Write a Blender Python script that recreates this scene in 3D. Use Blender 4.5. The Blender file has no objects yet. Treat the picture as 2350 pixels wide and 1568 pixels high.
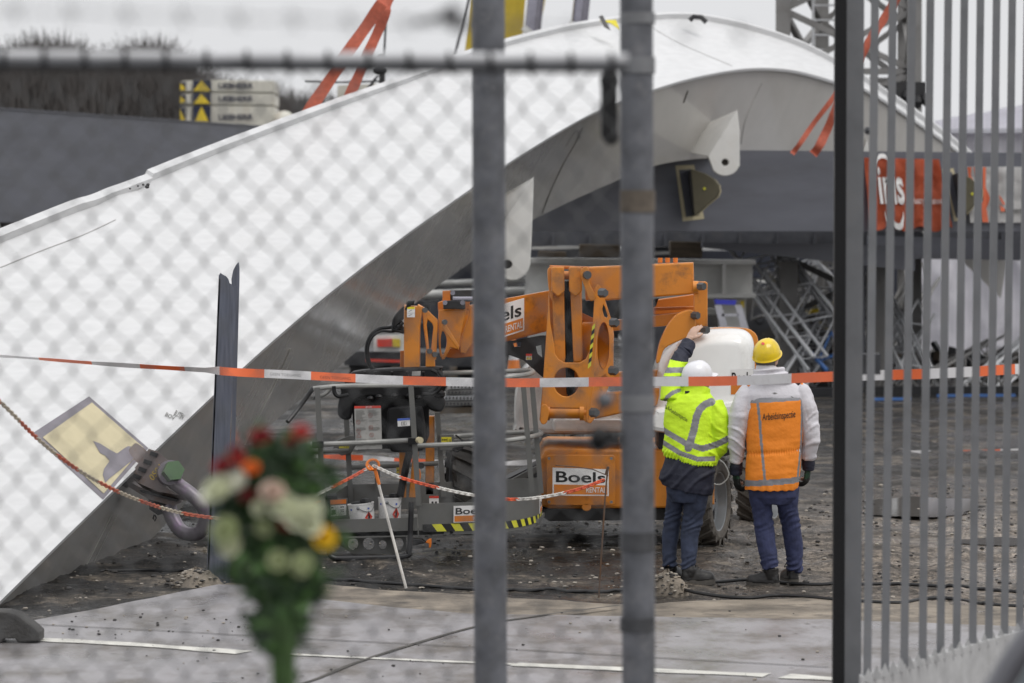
import bpy, bmesh, math, random
from mathutils import Vector, Matrix, noise
from mathutils.bvhtree import BVHTree
random.seed(11)
SC = bpy.context.scene
COL = SC.collection
# ---------------------------------------------------------------- camera, sky, sun, exposure
S = 1024/2350          # my measuring pixels -> render pixels
F = 3500.0             # focal length in render pixels
H = 2.55               # camera height (m); the horizon lies on measured row 553
FOC = F/133.0
cam = bpy.data.cameras.new('camera'); camo = bpy.data.objects.new('camera', cam); COL.objects.link(camo)
camo.location = (0, 0, H); camo.rotation_euler = (math.radians(90), 0, 0)
cam.sensor_width = 36; cam.lens = F/1024*36
cam.shift_y = -(341.5-553*S)/1024
cam.clip_start = .1; cam.clip_end = 3000
cam.dof.use_dof = True; cam.dof.focus_distance = FOC; cam.dof.aperture_fstop = cam.lens/39.0
SC.camera = camo
SUN_EL, SUN_AZ = 60, 130   # degrees; azimuth clockwise from +Y
wd = bpy.data.worlds.new('World'); SC.world = wd; wd.use_nodes = True
nt = wd.node_tree; nt.nodes.clear()
out = nt.nodes.new('ShaderNodeOutputWorld'); bg = nt.nodes.new('ShaderNodeBackground')
sky = nt.nodes.new('ShaderNodeTexSky'); sky.sky_type = 'NISHITA'; sky.sun_disc = False
sky.sun_elevation = math.radians(SUN_EL); sky.sun_rotation = math.radians(SUN_AZ)
sky.dust_density = 4; sky.air_density = 1.5
hs = nt.nodes.new('ShaderNodeHueSaturation'); hs.inputs['Saturation'].default_value = .12
tc = nt.nodes.new('ShaderNodeTexCoord'); sp = nt.nodes.new('ShaderNodeSeparateXYZ')
rp = nt.nodes.new('ShaderNodeValToRGB')   # overcast cloud layer: duller at the horizon, brighter overhead
rp.color_ramp.elements[0].position = 0; rp.color_ramp.elements[0].color = (.655, .66, .675, 1)
rp.color_ramp.elements[1].position = .9; rp.color_ramp.elements[1].color = (.86, .865, .885, 1)
e = rp.color_ramp.elements.new(.12); e.color = (.64, .645, .66, 1)
nz = nt.nodes.new('ShaderNodeTexNoise'); nz.inputs['Scale'].default_value = 3; nz.inputs['Detail'].default_value = 4
mxn = nt.nodes.new('ShaderNodeMixRGB'); mxn.blend_type = 'MULTIPLY'; mxn.inputs[0].default_value = .18
ml = nt.nodes.new('ShaderNodeMixRGB'); ml.blend_type = 'MULTIPLY'; ml.inputs[0].default_value = 1; ml.inputs[2].default_value = (14., 14., 14., 1)
mx = nt.nodes.new('ShaderNodeMixRGB'); mx.inputs[0].default_value = .88
L = nt.links
L.new(tc.outputs['Generated'], sp.inputs[0]); L.new(sp.outputs['Z'], rp.inputs[0])
L.new(tc.outputs['Generated'], nz.inputs['Vector'])
L.new(rp.outputs[0], mxn.inputs[1]); L.new(nz.outputs['Fac'], mxn.inputs[2]); L.new(mxn.outputs[0], ml.inputs[1])
L.new(sky.outputs[0], hs.inputs['Color']); L.new(hs.outputs[0], mx.inputs[1]); L.new(ml.outputs[0], mx.inputs[2])
L.new(mx.outputs[0], bg.inputs[0]); bg.inputs[1].default_value = .1; L.new(bg.outputs[0], out.inputs[0])
sun = bpy.data.lights.new('sun', 'SUN'); suno = bpy.data.objects.new('sun', sun); COL.objects.link(suno)
sun.energy = 1.4; sun.angle = math.radians(30); sun.color = (1, .97, .93)
_a, _e = math.radians(SUN_AZ), math.radians(SUN_EL)
_d = Vector((math.sin(_a)*math.cos(_e), math.cos(_a)*math.cos(_e), math.sin(_e)))
suno.rotation_euler = _d.to_track_quat('Z', 'Y').to_euler()
vs = SC.view_settings; vs.view_transform = 'Standard'; vs.look = 'None'; vs.gamma = 1; vs.exposure = 0
SC.cycles.max_bounces = 8; SC.cycles.use_denoising = True
# ---------------------------------------------------------------- coordinates
def W(X, Y, k):
    """measured pixel (2350 wide) at k render-pixels per metre -> world point"""
    return Vector(((X-1175)*S/k, F/k, H-(Y-553)*S/k))
def G(X, Y, z=0):
    """measured pixel on the ground plane at height z"""
    k = (Y-553)*S/(H-z); return Vector(((X-1175)*S/k, F/k, z))
def gk(Y, z=0): return (Y-553)*S/(H-z)
# ---------------------------------------------------------------- materials
M = {}
def mat(name, col, rough=.5, metal=0., var=.12, scale=6., bump=0., bscale=60., coat=0., spec=.5,
        dirt=None, dirt_amt=.45, dscale=3., stretch=(1, 1, 1), rvar=.0, sheen=0., dlo=.52):
    m = bpy.data.materials.new(name); m.use_nodes = True
    n = m.node_tree.nodes; l = m.node_tree.links; b = n['Principled BSDF']
    b.inputs['Roughness'].default_value = rough; b.inputs['Metallic'].default_value = metal
    b.inputs['Coat Weight'].default_value = coat; b.inputs['Coat Roughness'].default_value = .12
    b.inputs['Specular IOR Level'].default_value = spec; b.inputs['Sheen Weight'].default_value = sheen
    t = n.new('ShaderNodeTexCoord'); mp = n.new('ShaderNodeMapping'); mp.inputs['Scale'].default_value = stretch
    l.new(t.outputs['Object'], mp.inputs[0])
    z = n.new('ShaderNodeTexNoise'); z.inputs['Scale'].default_value = scale; z.inputs['Detail'].default_value = 5
    l.new(mp.outputs[0], z.inputs['Vector'])
    r = n.new('ShaderNodeValToRGB'); r.color_ramp.elements[0].position = .3; r.color_ramp.elements[1].position = .7
    r.color_ramp.elements[0].color = tuple(max(0, c*(1-var)) for c in col)+(1,)
    r.color_ramp.elements[1].color = tuple(min(1, c*(1+var)) for c in col)+(1,)
    l.new(z.outputs['Fac'], r.inputs[0]); last = r.outputs[0]
    if dirt:
        z2 = n.new('ShaderNodeTexNoise'); z2.inputs['Scale'].default_value = dscale; z2.inputs['Detail'].default_value = 8
        z2.inputs['Roughness'].default_value = .7
        l.new(mp.outputs[0], z2.inputs['Vector'])
        r2 = n.new('ShaderNodeValToRGB'); r2.color_ramp.elements[0].position = dlo; r2.color_ramp.elements[1].position = dlo+.2
        r2.color_ramp.elements[0].color = (0, 0, 0, 1); r2.color_ramp.elements[1].color = (dirt_amt,)*3+(1,)
        l.new(z2.outputs['Fac'], r2.inputs[0])
        x = n.new('ShaderNodeMixRGB'); x.inputs[2].default_value = tuple(dirt)+(1,)
        l.new(r2.outputs[0], x.inputs[0]); l.new(last, x.inputs[1]); last = x.outputs[0]
    l.new(last, b.inputs['Base Color'])
    if rvar:
        mr = n.new('ShaderNodeMapRange'); mr.inputs[1].default_value = .3; mr.inputs[2].default_value = .7
        mr.inputs[3].default_value = max(.03, rough-rvar); mr.inputs[4].default_value = min(1, rough+rvar)
        l.new(z.outputs['Fac'], mr.inputs[0]); l.new(mr.outputs[0], b.inputs['Roughness'])
    if bump:
        z3 = n.new('ShaderNodeTexNoise'); z3.inputs['Scale'].default_value = bscale; z3.inputs['Detail'].default_value = 6
        l.new(mp.outputs[0], z3.inputs['Vector'])
        bp = n.new('ShaderNodeBump'); bp.inputs['Strength'].default_value = bump; bp.inputs['Distance'].default_value = .02
        l.new(z3.outputs['Fac'], bp.inputs['Height']); l.new(bp.outputs[0], b.inputs['Normal'])
    M[name] = m; return m
def srgb(r, g, b): return tuple(((c/255+.055)/1.055)**2.4 if c > 10 else c/255/12.92 for c in (r, g, b))
RUST = (.09, .045, .02); MUD = (.07, .06, .05)
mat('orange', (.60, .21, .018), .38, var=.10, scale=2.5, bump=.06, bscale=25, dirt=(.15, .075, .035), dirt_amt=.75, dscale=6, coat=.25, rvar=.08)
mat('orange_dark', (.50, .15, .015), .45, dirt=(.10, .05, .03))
mat('orange_plastic', (.75, .20, .02), .4)
mat('basket_grey', (.125, .125, .118), .5, dirt=(.09, .08, .07), var=.12, dscale=6)
mat('tube_grey', (.33, .33, .315), .42, metal=.3, dirt=(.15, .14, .12), dscale=12)
mat('black_plastic', (.008, .008, .009), .5, bump=.1, bscale=80, rvar=.1, spec=.3)
mat('black_steel', (.015, .015, .017), .4, dirt=MUD, dirt_amt=.3)
mat('rubber', (.028, .026, .024), .75, bump=.3, dirt=(.10, .09, .075), dirt_amt=.8, dscale=9)
mat('muddy_rubber', (.075, .065, .055), .8, bump=.4, dirt=(.16, .14, .115), dirt_amt=.8, dscale=7)
mat('rim_grey', (.22, .23, .24), .35, metal=.4, dirt=MUD, dirt_amt=.6)
mat('hood_white', (.80, .80, .78), .25, var=.03, dirt=(.48, .46, .42), dirt_amt=.45, dscale=4, coat=.5)
mat('arch_white', (.635, .64, .647), .42, var=.06, scale=9, dirt=(.50, .50, .49), dirt_amt=.35, dscale=2.5, stretch=(.6, .25, 3))
mat('arch_web_shaded', (.53, .515, .49), .16, var=.04, scale=2.2, dirt=(.42, .38, .35), dirt_amt=.25, dscale=.7, coat=.5, rvar=.06, bump=.12, bscale=1.3)  # same white paint as the top plate, darkened for its shaded side
mat('plate_white', (.74, .73, .70), .4, var=.05, dirt=(.45, .40, .34), dirt_amt=.3)
mat('primer_cream', (.52, .46, .30), .65, var=.05, dirt=(.44, .38, .24), dirt_amt=.6, dscale=5)
mat('mauve_steel', (.19, .175, .20), .5, var=.12, dirt=(.12, .09, .07), dscale=8)
mat('clamp_steel', (.20, .17, .165), .42, metal=.25, var=.2, dirt=(.16, .09, .045), dirt_amt=.6, dscale=12, bump=.1, bscale=90)
mat('shackle_purple', (.20, .182, .205), .42, metal=.3, var=.22, scale=12, dirt=(.30, .16, .34), dirt_amt=.5, dscale=9)
mat('bolt_green', (.10, .17, .09), .4, metal=.2, dirt=(.2, .22, .17), dscale=20)
mat('girder_grey', (.115, .12, .142), .42, var=.12, scale=2.5, dirt=(.075, .075, .08), dirt_amt=.6, dscale=1.3, bump=.04, bscale=12, stretch=(.3, .3, 1.4))
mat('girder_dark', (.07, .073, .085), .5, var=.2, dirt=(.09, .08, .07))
mat('post_steel', (.10, .11, .142), .42, metal=.2, var=.25, stretch=(9, 9, .6), dirt=(.12, .12, .13), dirt_amt=.4)
mat('galvanised', (.125, .13, .145), .5, metal=.3, var=.35, scale=9, dirt=(.21, .21, .22), dirt_amt=.7, dscale=11)
mat('galv_dark', (.07, .072, .078), .5, metal=.3, var=.3, scale=14, dirt=(.08, .08, .085), dirt_amt=.6, dscale=22)
mat('galv_light', (.20, .205, .215), .5, metal=.3, var=.15, scale=10)
mat('bright_blur', (.55, .555, .57), .5, metal=.2, var=.15, scale=10)
mat('gate_rail', (.40, .40, .40), .6, var=.15, scale=10)
mat('gate_grey', (.18, .185, .195), .5, metal=.2, var=.15, dirt=(.15, .14, .13), dscale=6)
mat('rust_band', (.11, .09, .07), .7, var=.3, scale=20)
mat('wire_grey', (.12, .122, .125), .5, metal=.4)
mat('wire_dark', (.10, .10, .105), .5, metal=.3)
mat('tape_white', (.66, .65, .655), .45, var=.05, dirt=(.45, .42, .40), dirt_amt=.4, dscale=20)
mat('tape_red', (.78, .15, .045), .45, var=.06)
mat('black_print', (.012, .012, .012), .6)
mat('grey_print', (.14, .14, .13), .6)
mat('chain_white', (.72, .70, .66), .5, dirt=(.4, .36, .3), dscale=30)
mat('chain_worn', (.42, .37, .29), .6, dirt=(.25, .16, .1), dirt_amt=.6, dscale=25); mat('chain_worn_red', (.45, .11, .06), .6, dirt=(.22, .1, .06), dirt_amt=.7, dscale=25)
mat('chain_red', (.68, .11, .04), .5, dirt=(.3, .08, .05), dscale=30)
mat('sign_white', (.76, .75, .74), .45, var=.03, dirt=(.5, .48, .45), dirt_amt=.3, dscale=14)
mat('sign_orange', (.62, .19, .02), .45, var=.04)
mat('sign_red', (.6, .05, .03), .5); mat('sign_yellow', (.72, .62, .03), .5); mat('sign_blue', (.05, .12, .5), .5)
mat('label_grey', (.34, .335, .32), .55, var=.1, dirt=(.2, .18, .16), dscale=30)
mat('mark_red', (.30, .10, .08), .6); mat('pin_grey', (.10, .105, .11), .35, metal=.5)
mat('hazard_yellow', (.62, .60, .04), .5, dirt=(.3, .28, .1), dscale=15)
mat('sling_red', (.50, .12, .07), .7, var=.15, scale=20, bump=.2, bscale=150)
mat('crane_yellow', (.55, .40, .03), .4, dirt=(.3, .2, .05))
mat('chrome', (.32, .31, .36), .25, metal=.9)
mat('lattice_grey', (.20, .195, .19), .55, var=.2, dirt=(.10, .09, .08), scale=2)
mat('truss_silver', (.60, .61, .63), .45, metal=.2, var=.2, scale=3, dirt=(.2, .18, .15))
mat('truss_blue', (.06, .16, .42), .5); mat('truss_yellow', (.6, .5, .2), .5)
mat('cream_steel', (.60, .58, .51), .5, var=.06, dirt=(.34, .24, .13), dirt_amt=.55, dscale=1.8, stretch=(1, 1, .4))
mat('navy_print', (.012, .016, .045), .5)
mat('warning_yellow', (.68, .50, .03), .5)
mat('support_white', (.62, .62, .60), .5, var=.06, dirt=(.45, .43, .4))
mat('timber', (.085, .065, .045), .8, var=.3, scale=3, stretch=(1, 1, 6))
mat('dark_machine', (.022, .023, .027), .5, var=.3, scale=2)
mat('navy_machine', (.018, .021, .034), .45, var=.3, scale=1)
mat('tent_white', (.76, .75, .79), .6, var=.05, scale=1.2, bump=.5, bscale=2.2, stretch=(1, 1, .8))
mat('tent_roof', (.66, .65, .71), .6, var=.06, scale=1.2)
mat('banner_red', (.62, .135, .06), .6, var=.12, scale=4)
mat('cable_black', (.010, .010, .011), .5)
mat('concrete_block', (.06, .058, .056), .85, var=.3, bump=.5, bscale=40)
mat('aluminium', (.55, .55, .60), .35, metal=.5)
mat('blue_plastic', (.06, .07, .6), .4)
mat('stone_light', (.30, .27, .23), .8, var=.3); mat('stone_dark', (.035, .032, .03), .7, var=.3)
mat('leaf_green', (.05, .115, .025), .55, var=.5, scale=25); mat('leaf_dark', (.015, .04, .012), .55, var=.4, scale=25)
mat('stem_green', (.04, .085, .02), .5, var=.3, scale=25)
mat('petal_red', (.22, .010, .014), .55, var=.3, scale=30); mat('petal_scarlet', (.42, .035, .03), .55, var=.3, scale=30)
mat('petal_orange', (.70, .17, .02), .5); mat('petal_cream', (.66, .68, .50), .55, var=.1, scale=30)
mat('petal_white', (.78, .78, .68), .55); mat('petal_pink', (.60, .46, .38), .55, var=.15, scale=30)
mat('petal_yellow', (.78, .52, .02), .5); mat('petal_pale_green', (.42, .47, .26), .55, var=.2, scale=25)
mat('twig', (.088, .080, .076), .9, var=.25, scale=.3); mat('bark', (.078, .071, .067), .9, var=.3, scale=.8)
mat('car_grey', (.085, .085, .10), .3, coat=.5); mat('car_glass', (.25, .30, .33), .1)
mat('skin', (.50, .33, .25), .5, var=.08, scale=40)
mat('skin_dark', (.36, .20, .14), .5); mat('hair_dark', (.025, .019, .015), .6, bump=.4, bscale=200)
mat('hair_grey', (.09, .08, .075), .6, bump=.4, bscale=200)
FAB = dict(bump=.14, bscale=60)
mat('jeans', (.030, .037, .092), .85, var=.28, scale=16, **FAB)
mat('jeans_slate', (.032, .042, .076), .85, var=.28, scale=16, **FAB)
mat('hivis_yellow', (.60, .88, .018), .65, var=.05, **FAB)
mat('hivis_orange', (.83, .24, .014), .65, var=.05, **FAB)
mat('reflective', (.22, .22, .235), .5, var=.1, scale=20, dirt=(.14, .14, .14), **FAB)
mat('navy_cloth', (.012, .014, .030), .7, var=.2, **FAB)
mat('jacket_white', (.62, .605, .64), .75, var=.05, dirt=(.34, .30, .28), dirt_amt=.45, dscale=5, **FAB)
mat('boot_black', (.014, .013, .013), .42, dirt=(.07, .06, .05), dirt_amt=.25, dscale=14); mat('boot_sole', (.075, .068, .06), .8, dirt=(.11, .10, .085), dirt_amt=.8, dscale=14)
mat('boot_lace', (.02, .02, .02), .8)
mat('glove_green', (.012, .05, .022), .7, **FAB); mat('glove_black', (.010, .011, .010), .7, **FAB)
mat('helmet_white', (.74, .74, .77), .3, var=.03, coat=.3, dirt=(.5, .48, .46), dirt_amt=.3, dscale=14)
mat('helmet_yellow', (.76, .54, .008), .33, var=.05, coat=.3, dirt=(.35, .25, .04), dirt_amt=.5, dscale=10)
mat('eye_white', (.7, .7, .68), .2)
# ---------------------------------------------------------------- mesh builder
def new_mesh_object(name, me, parent=None):
    o = bpy.data.objects.new(name, me); COL.objects.link(o)
    if parent is not None:
        o.parent = parent; o.matrix_parent_inverse = Matrix.Translation(-root_loc(parent))
    return o
def root_loc(p):
    v = Vector((0, 0, 0)) if p.type != 'EMPTY' else Vector(p.location)
    return v
def root(name, label, cat, loc, group=None):
    o = bpy.data.objects.new(name, None); COL.objects.link(o); o.location = loc; o.empty_display_size = .1
    return tag(o, label, cat, group)
def tag(o, label, cat, group=None, kind=None):
    if label: o['label'] = label
    if cat: o['category'] = cat
    if group: o['group'] = group
    if kind: o['kind'] = kind
    return o
class MB:
    def __init__(s): s.bm = bmesh.new(); s.mats = []; s.mi = 0
    def use(s, name):
        if name not in s.mats: s.mats.append(name)
        s.mi = s.mats.index(name); return s
    def face(s, vs):
        try: f = s.bm.faces.new(vs); f.material_index = s.mi; return f
        except ValueError: return None
    def poly(s, pts): return s.face([s.bm.verts.new(p) for p in pts])
    def prism(s, pts, vec):
        n = len(pts); vec = Vector(vec)
        a = [s.bm.verts.new(p) for p in pts]; b = [s.bm.verts.new(Vector(p)+vec) for p in pts]
        s.face(a); s.face(b[::-1])
        for i in range(n): s.face([a[i], b[i], b[(i+1) % n], a[(i+1) % n]])
        return s
    def box(s, c, size, rot=None):
        c = Vector(c); hx, hy, hz = size[0]/2, size[1]/2, size[2]/2
        P = [Vector(p) for p in ((-hx,-hy,-hz),(hx,-hy,-hz),(hx,-hy,hz),(-hx,-hy,hz))]
        v = Vector((0, size[1], 0))
        if rot is not None: P = [rot @ p for p in P]; v = rot @ v
        return s.prism([c+p for p in P], v)
    def bar(s, p0, p1, w, h=None, up=(0, 0, 1)):
        """rectangular bar between two points"""
        p0, p1 = Vector(p0), Vector(p1); h = h or w; d = (p1-p0).normalized(); u = Vector(up)
        if abs(d.dot(u)) > .98: u = Vector((0, 1, 0))
        x = d.cross(u).normalized(); y = x.cross(d).normalized()
        P = [p0+x*(-w/2)+y*(-h/2), p0+x*(w/2)+y*(-h/2), p0+x*(w/2)+y*(h/2), p0+x*(-w/2)+y*(h/2)]
        return s.prism(P, p1-p0)
    def loft(s, rings, caps=True, closed=True):
        V = [[s.bm.verts.new(p) for p in r] for r in rings]; n = len(V[0])
        for a, b in zip(V, V[1:]):
            for i in range(n if closed else n-1):
                s.face([a[i], a[(i+1) % n], b[(i+1) % n], b[i]])
        if caps and closed:
            s.face(V[0][::-1]); s.face(V[-1])
        return s
    def tube(s, path, r, n=10, caps=True, closed=False):
        path = [Vector(p) for p in path]; m = len(path)
        R = r if isinstance(r, (list, tuple)) else [r]*m
        rings = []; pv = None
        for i, p in enumerate(path):
            if closed: t = path[(i+1) % m]-path[i-1]
            else: t = (path[min(i+1, m-1)]-path[max(i-1, 0)])
            if t.length < 1e-9: t = Vector((0, 0, 1))
            t.normalize()
            if pv is None:
                u = t.cross(Vector((0, 1, 0)));  u = u if u.length > .2 else t.cross(Vector((1, 0, 0)))
            else: u = pv - t*pv.dot(t)
            u.normalize(); pv = u; v = t.cross(u)
            a, b = R[i] if isinstance(R[i], (tuple, list)) else (R[i], R[i])
            rings.append([p+u*math.cos(2*math.pi*j/n)*a+v*math.sin(2*math.pi*j/n)*b for j in range(n)])
        if closed:
            rings.append(rings[0])
            V = [[s.bm.verts.new(p) for p in q] for q in rings[:-1]]
            for i in range(m):
                a, b = V[i], V[(i+1) % m]
                for j in range(n): s.face([a[j], a[(j+1) % n], b[(j+1) % n], b[j]])
            return s
        return s.loft(rings, caps)
    def ell(s, c, r, n=12, rot=None, zmin=-1.0):
        """ellipsoid (rings from zmin..1 of its height)"""
        c = Vector(c); rings = []
        for i in range(n//2+1):
            a = -math.pi/2+math.pi*i/(n//2); z = math.sin(a)
            if z < zmin: z = zmin
            q = max(math.sqrt(max(0, 1-z*z)), .02)
            pts = [Vector((r[0]*q*math.cos(2*math.pi*j/n), r[1]*q*math.sin(2*math.pi*j/n), r[2]*z)) for j in range(n)]
            if rot is not None: pts = [rot @ p for p in pts]
            rings.append([c+p for p in pts])
        return s.loft(rings)
    def ering(s, st, n=20):
        """torso-like loft: stations (centre, rx, ry)"""
        return s.loft([[Vector(c)+Vector((math.cos(2*math.pi*j/n)*rx, math.sin(2*math.pi*j/n)*ry, 0)) for j in range(n)] for c, rx, ry in st])
    def add(s, me, fn=None):
        nv = len(s.bm.verts); nf = len(s.bm.faces)
        s.bm.from_mesh(me); s.bm.verts.ensure_lookup_table(); s.bm.faces.ensure_lookup_table()
        if fn:
            for v in s.bm.verts[nv:]: v.co = fn(v.co)
        for f in s.bm.faces[nf:]: f.material_index = s.mi
        return s
    def plate(s, pts, k, th, holes=(), bev=.004, slope=0., rad=None):
        """outline in measured pixels at scale k -> plate th thick with its front at F/k; holes: polygons or (X,Y,rx[,ry])"""
        D = F/k; polys = [pts]
        for h in holes:
            if isinstance(h[0], (int, float)):
                rx = h[2]; ry = h[3] if len(h) > 3 else rx
                polys.append([(h[0]+rx*math.cos(2*math.pi*i/28), h[1]+ry*math.sin(2*math.pi*i/28)) for i in range(28)])
            else: polys.append(h)
        xy = [[((X-1175)*S/k, H-(Y-553)*S/k) for X, Y in p] for p in polys]
        me = curve_plate(xy, th, bev)
        x0 = xy[0][0][0]
        s.add(me, lambda c: Vector((c.x, D+th/2-c.z+(c.x-x0)*slope, c.y)))
        bpy.data.meshes.remove(me); return s
    def text(s, txt, quad, off=.003, bold=0., fit=True):
        """lettering mapped into a quad TL,TR,BR,BL of world points, lifted by off towards the camera"""
        me = text_mesh(txt, bold)
        xs = [v.co.x for v in me.vertices]; ys = [v.co.y for v in me.vertices]
        x0, x1, y0, y1 = min(xs), max(xs), min(ys), max(ys)
        TL, TR, BR, BL = [Vector(q) for q in quad]
        nrm = (TR-TL).cross(BL-TL).normalized()
        if nrm.y > 0: nrm = -nrm
        def fn(c):
            u = (c.x-x0)/(x1-x0); v = (c.y-y0)/(y1-y0)
            return (BL.lerp(BR, u)).lerp(TL.lerp(TR, u), v)+nrm*off
        s.add(me, fn); bpy.data.meshes.remove(me); return s
    def build(s, name, mats=None, parent=None, smooth=30, fix=True):
        if mats is None: mats = s.mats
        elif isinstance(mats, str): mats = [mats]
        if fix: bmesh.ops.recalc_face_normals(s.bm, faces=s.bm.faces[:])
        me = bpy.data.meshes.new(name); s.bm.to_mesh(me); s.bm.free()
        for m in mats: me.materials.append(M[m])
        if smooth:
            for p in me.polygons: p.use_smooth = True
            me.set_sharp_from_angle(angle=math.radians(smooth))
        return new_mesh_object(name, me, parent)
def curve_plate(polys, th, bev):
    cu = bpy.data.curves.new('c', 'CURVE'); cu.dimensions = '2D'; cu.fill_mode = 'BOTH'
    cu.extrude = max(th/2-bev, .0005); cu.bevel_depth = bev; cu.offset = -bev; cu.bevel_resolution = 1
    for p in polys:
        sp = cu.splines.new('POLY'); sp.points.add(len(p)-1)
        for q, (x, y) in zip(sp.points, p): q.co = (x, y, 0, 1)
        sp.use_cyclic_u = True
    o = bpy.data.objects.new('c', cu)
    me = bpy.data.meshes.new_from_object(o)
    bpy.data.objects.remove(o); bpy.data.curves.remove(cu); return me
def text_mesh(txt, bold=0.):
    cu = bpy.data.curves.new('t', 'FONT'); cu.body = txt; cu.offset = bold; cu.resolution_u = 4
    o = bpy.data.objects.new('t', cu); me = bpy.data.meshes.new_from_object(o)
    bpy.data.objects.remove(o); bpy.data.curves.remove(cu); return me
def rrect(x0, y0, x1, y1, r, n=5):
    pts = []
    for cx, cy, a0 in ((x1-r, y0+r, -90), (x1-r, y1-r, 0), (x0+r, y1-r, 90), (x0+r, y0+r, 180)):
        for i in range(n+1):
            a = math.radians(a0+90*i/n); pts.append((cx+r*math.cos(a), cy+r*math.sin(a)))
    return pts
def smooth_path(pts, n=6):
    """Catmull-Rom through points"""
    pts = [Vector(p) for p in pts]; out = []
    for i in range(len(pts)-1):
        p0, p1, p2, p3 = pts[max(i-1, 0)], pts[i], pts[i+1], pts[min(i+2, len(pts)-1)]
        for j in range(n):
            t = j/n
            out.append(.5*((2*p1)+(p2-p0)*t+(2*p0-5*p1+4*p2-p3)*t*t+(3*p1-p0-3*p2+p3)*t**3))
    out.append(pts[-1]); return out
def smooth2(pts, n=6, closed=False):
    q = [Vector((x, y, 0)) for x, y in pts]
    if closed: q = [q[-1]]+q+[q[0], q[1]]
    r = smooth_path(q, n)
    if closed: r = r[n:-n]; r = r[:-1]
    return [(p.x, p.y) for p in r]
def quad(pts, k, dk=0):
    """measured TL,TR,BR,BL at one scale -> world points"""
    return [W(x, y, k+dk) for x, y in pts]
def interp(q, u, v):
    TL, TR, BR, BL = q; return (TL.lerp(TR, u)).lerp(BL.lerp(BR, u), v)
def subq(q, u0, v0, u1, v1): return [interp(q, u0, v0), interp(q, u1, v0), interp(q, u1, v1), interp(q, u0, v1)]
def lerp_tab(tab, x):
    if x <= tab[0][0]: return tab[0][1]
    for (x0, y0), (x1, y1) in zip(tab, tab[1:]):
        if x <= x1: return y0+(y1-y0)*(x-x0)/(x1-x0)
    return tab[-1][1]
def copy_tree(o, loc=None, parent=None):
    c = o.copy(); COL.objects.link(c)
    if parent is not None: c.parent = parent
    if loc is not None: c.location = loc
    for ch in list(o.children): copy_tree(ch, None, c)
    return c
def rental_sticker(q, parent, off=.004, name='sticker'):
    """white over orange hire company sticker in a quad"""
    mb = MB(); nrm = (q[1]-q[0]).cross(q[3]-q[0]).normalized()
    if nrm.y > 0: nrm = -nrm
    th = nrm*(-off*1.6)
    qq = [p+nrm*off for p in q]
    mb.use('sign_white').prism(qq, th)
    lo = [p+nrm*.0015 for p in subq(qq, .025, .60, .975, .955)]
    mb.use('sign_orange').prism(lo, -nrm*.001)
    mb.use('black_print').text('Boels', subq(qq, .06, .12, .94, .52), .002, .018)
    mb.use('sign_white').text('RENTAL', subq(qq, .60, .68, .955, .88), .004, .01)
    return mb.build(name, None, parent, smooth=0)
# ================================================================ ground, road
def fbm(x, y, z=0., o=4): return noise.fractal(Vector((x, y, z)), .9, 2.1, o)
PUD = [(G(2122, 1162).x, G(2122, 1162).y, 1.25, 1.05), (G(2275, 1245).x, G(2275, 1245).y, .95, .55)]
PUD = [p+(0,) for p in PUD]
RUTS_Y = [(1.75, .10, .17), (3.15, .12, .17), (-1.1, -.22, .16), (-2.0, -.25, .16), (2.5, -.14, .15), (4.2, -.10, .16)]
RUTS_X = [(27.6, .16, .17), (29.2, .16, .17), (33.5, -.1, .2), (35.2, -.1, .2)]
def clumpy(x, y):
    m = max(0., min(1., (y-20.5)/1.5))*max(0., min(1., (60-y)/15))
    c = .5+.5*math.tanh(3*fbm(x*.35, y*.25, 7))
    pu = 0.
    for (px_, py_, rx_, ry_, dz_) in PUD:
        e_ = ((x-px_)/rx_)**2+((y-py_)/ry_)**2
        if e_ < 1.6: pu = max(pu, min(1, (1.6-e_)/.6))
    rut = 0.
    for a_, s_, w_ in RUTS_Y:
        d_ = (x-a_-s_*(y-27))/w_
        if abs(d_) < 2.2: rut += -.040*math.exp(-d_*d_)*(.75+.35*math.sin(y*34+d_*2))+.016*math.exp(-(abs(d_)-1.5)**2*4)
    for a_, s_, w_ in RUTS_X:
        d_ = (y-a_-s_*x)/w_
        if abs(d_) < 2.2: rut += -.035*math.exp(-d_*d_)*(.75+.35*math.sin(x*34+d_*2))+.016*math.exp(-(abs(d_)-1.5)**2*4)
    return -.004*pu+(1-pu)*m*(rut*(.6+.5*fbm(x*.8, y*.6, 2))+.022*fbm(x*1.3, y*1.1)+.045*c*max(0, fbm(x*5, y*4, 3))+.018*c*fbm(x*12, y*10, 5)-.006)
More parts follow.
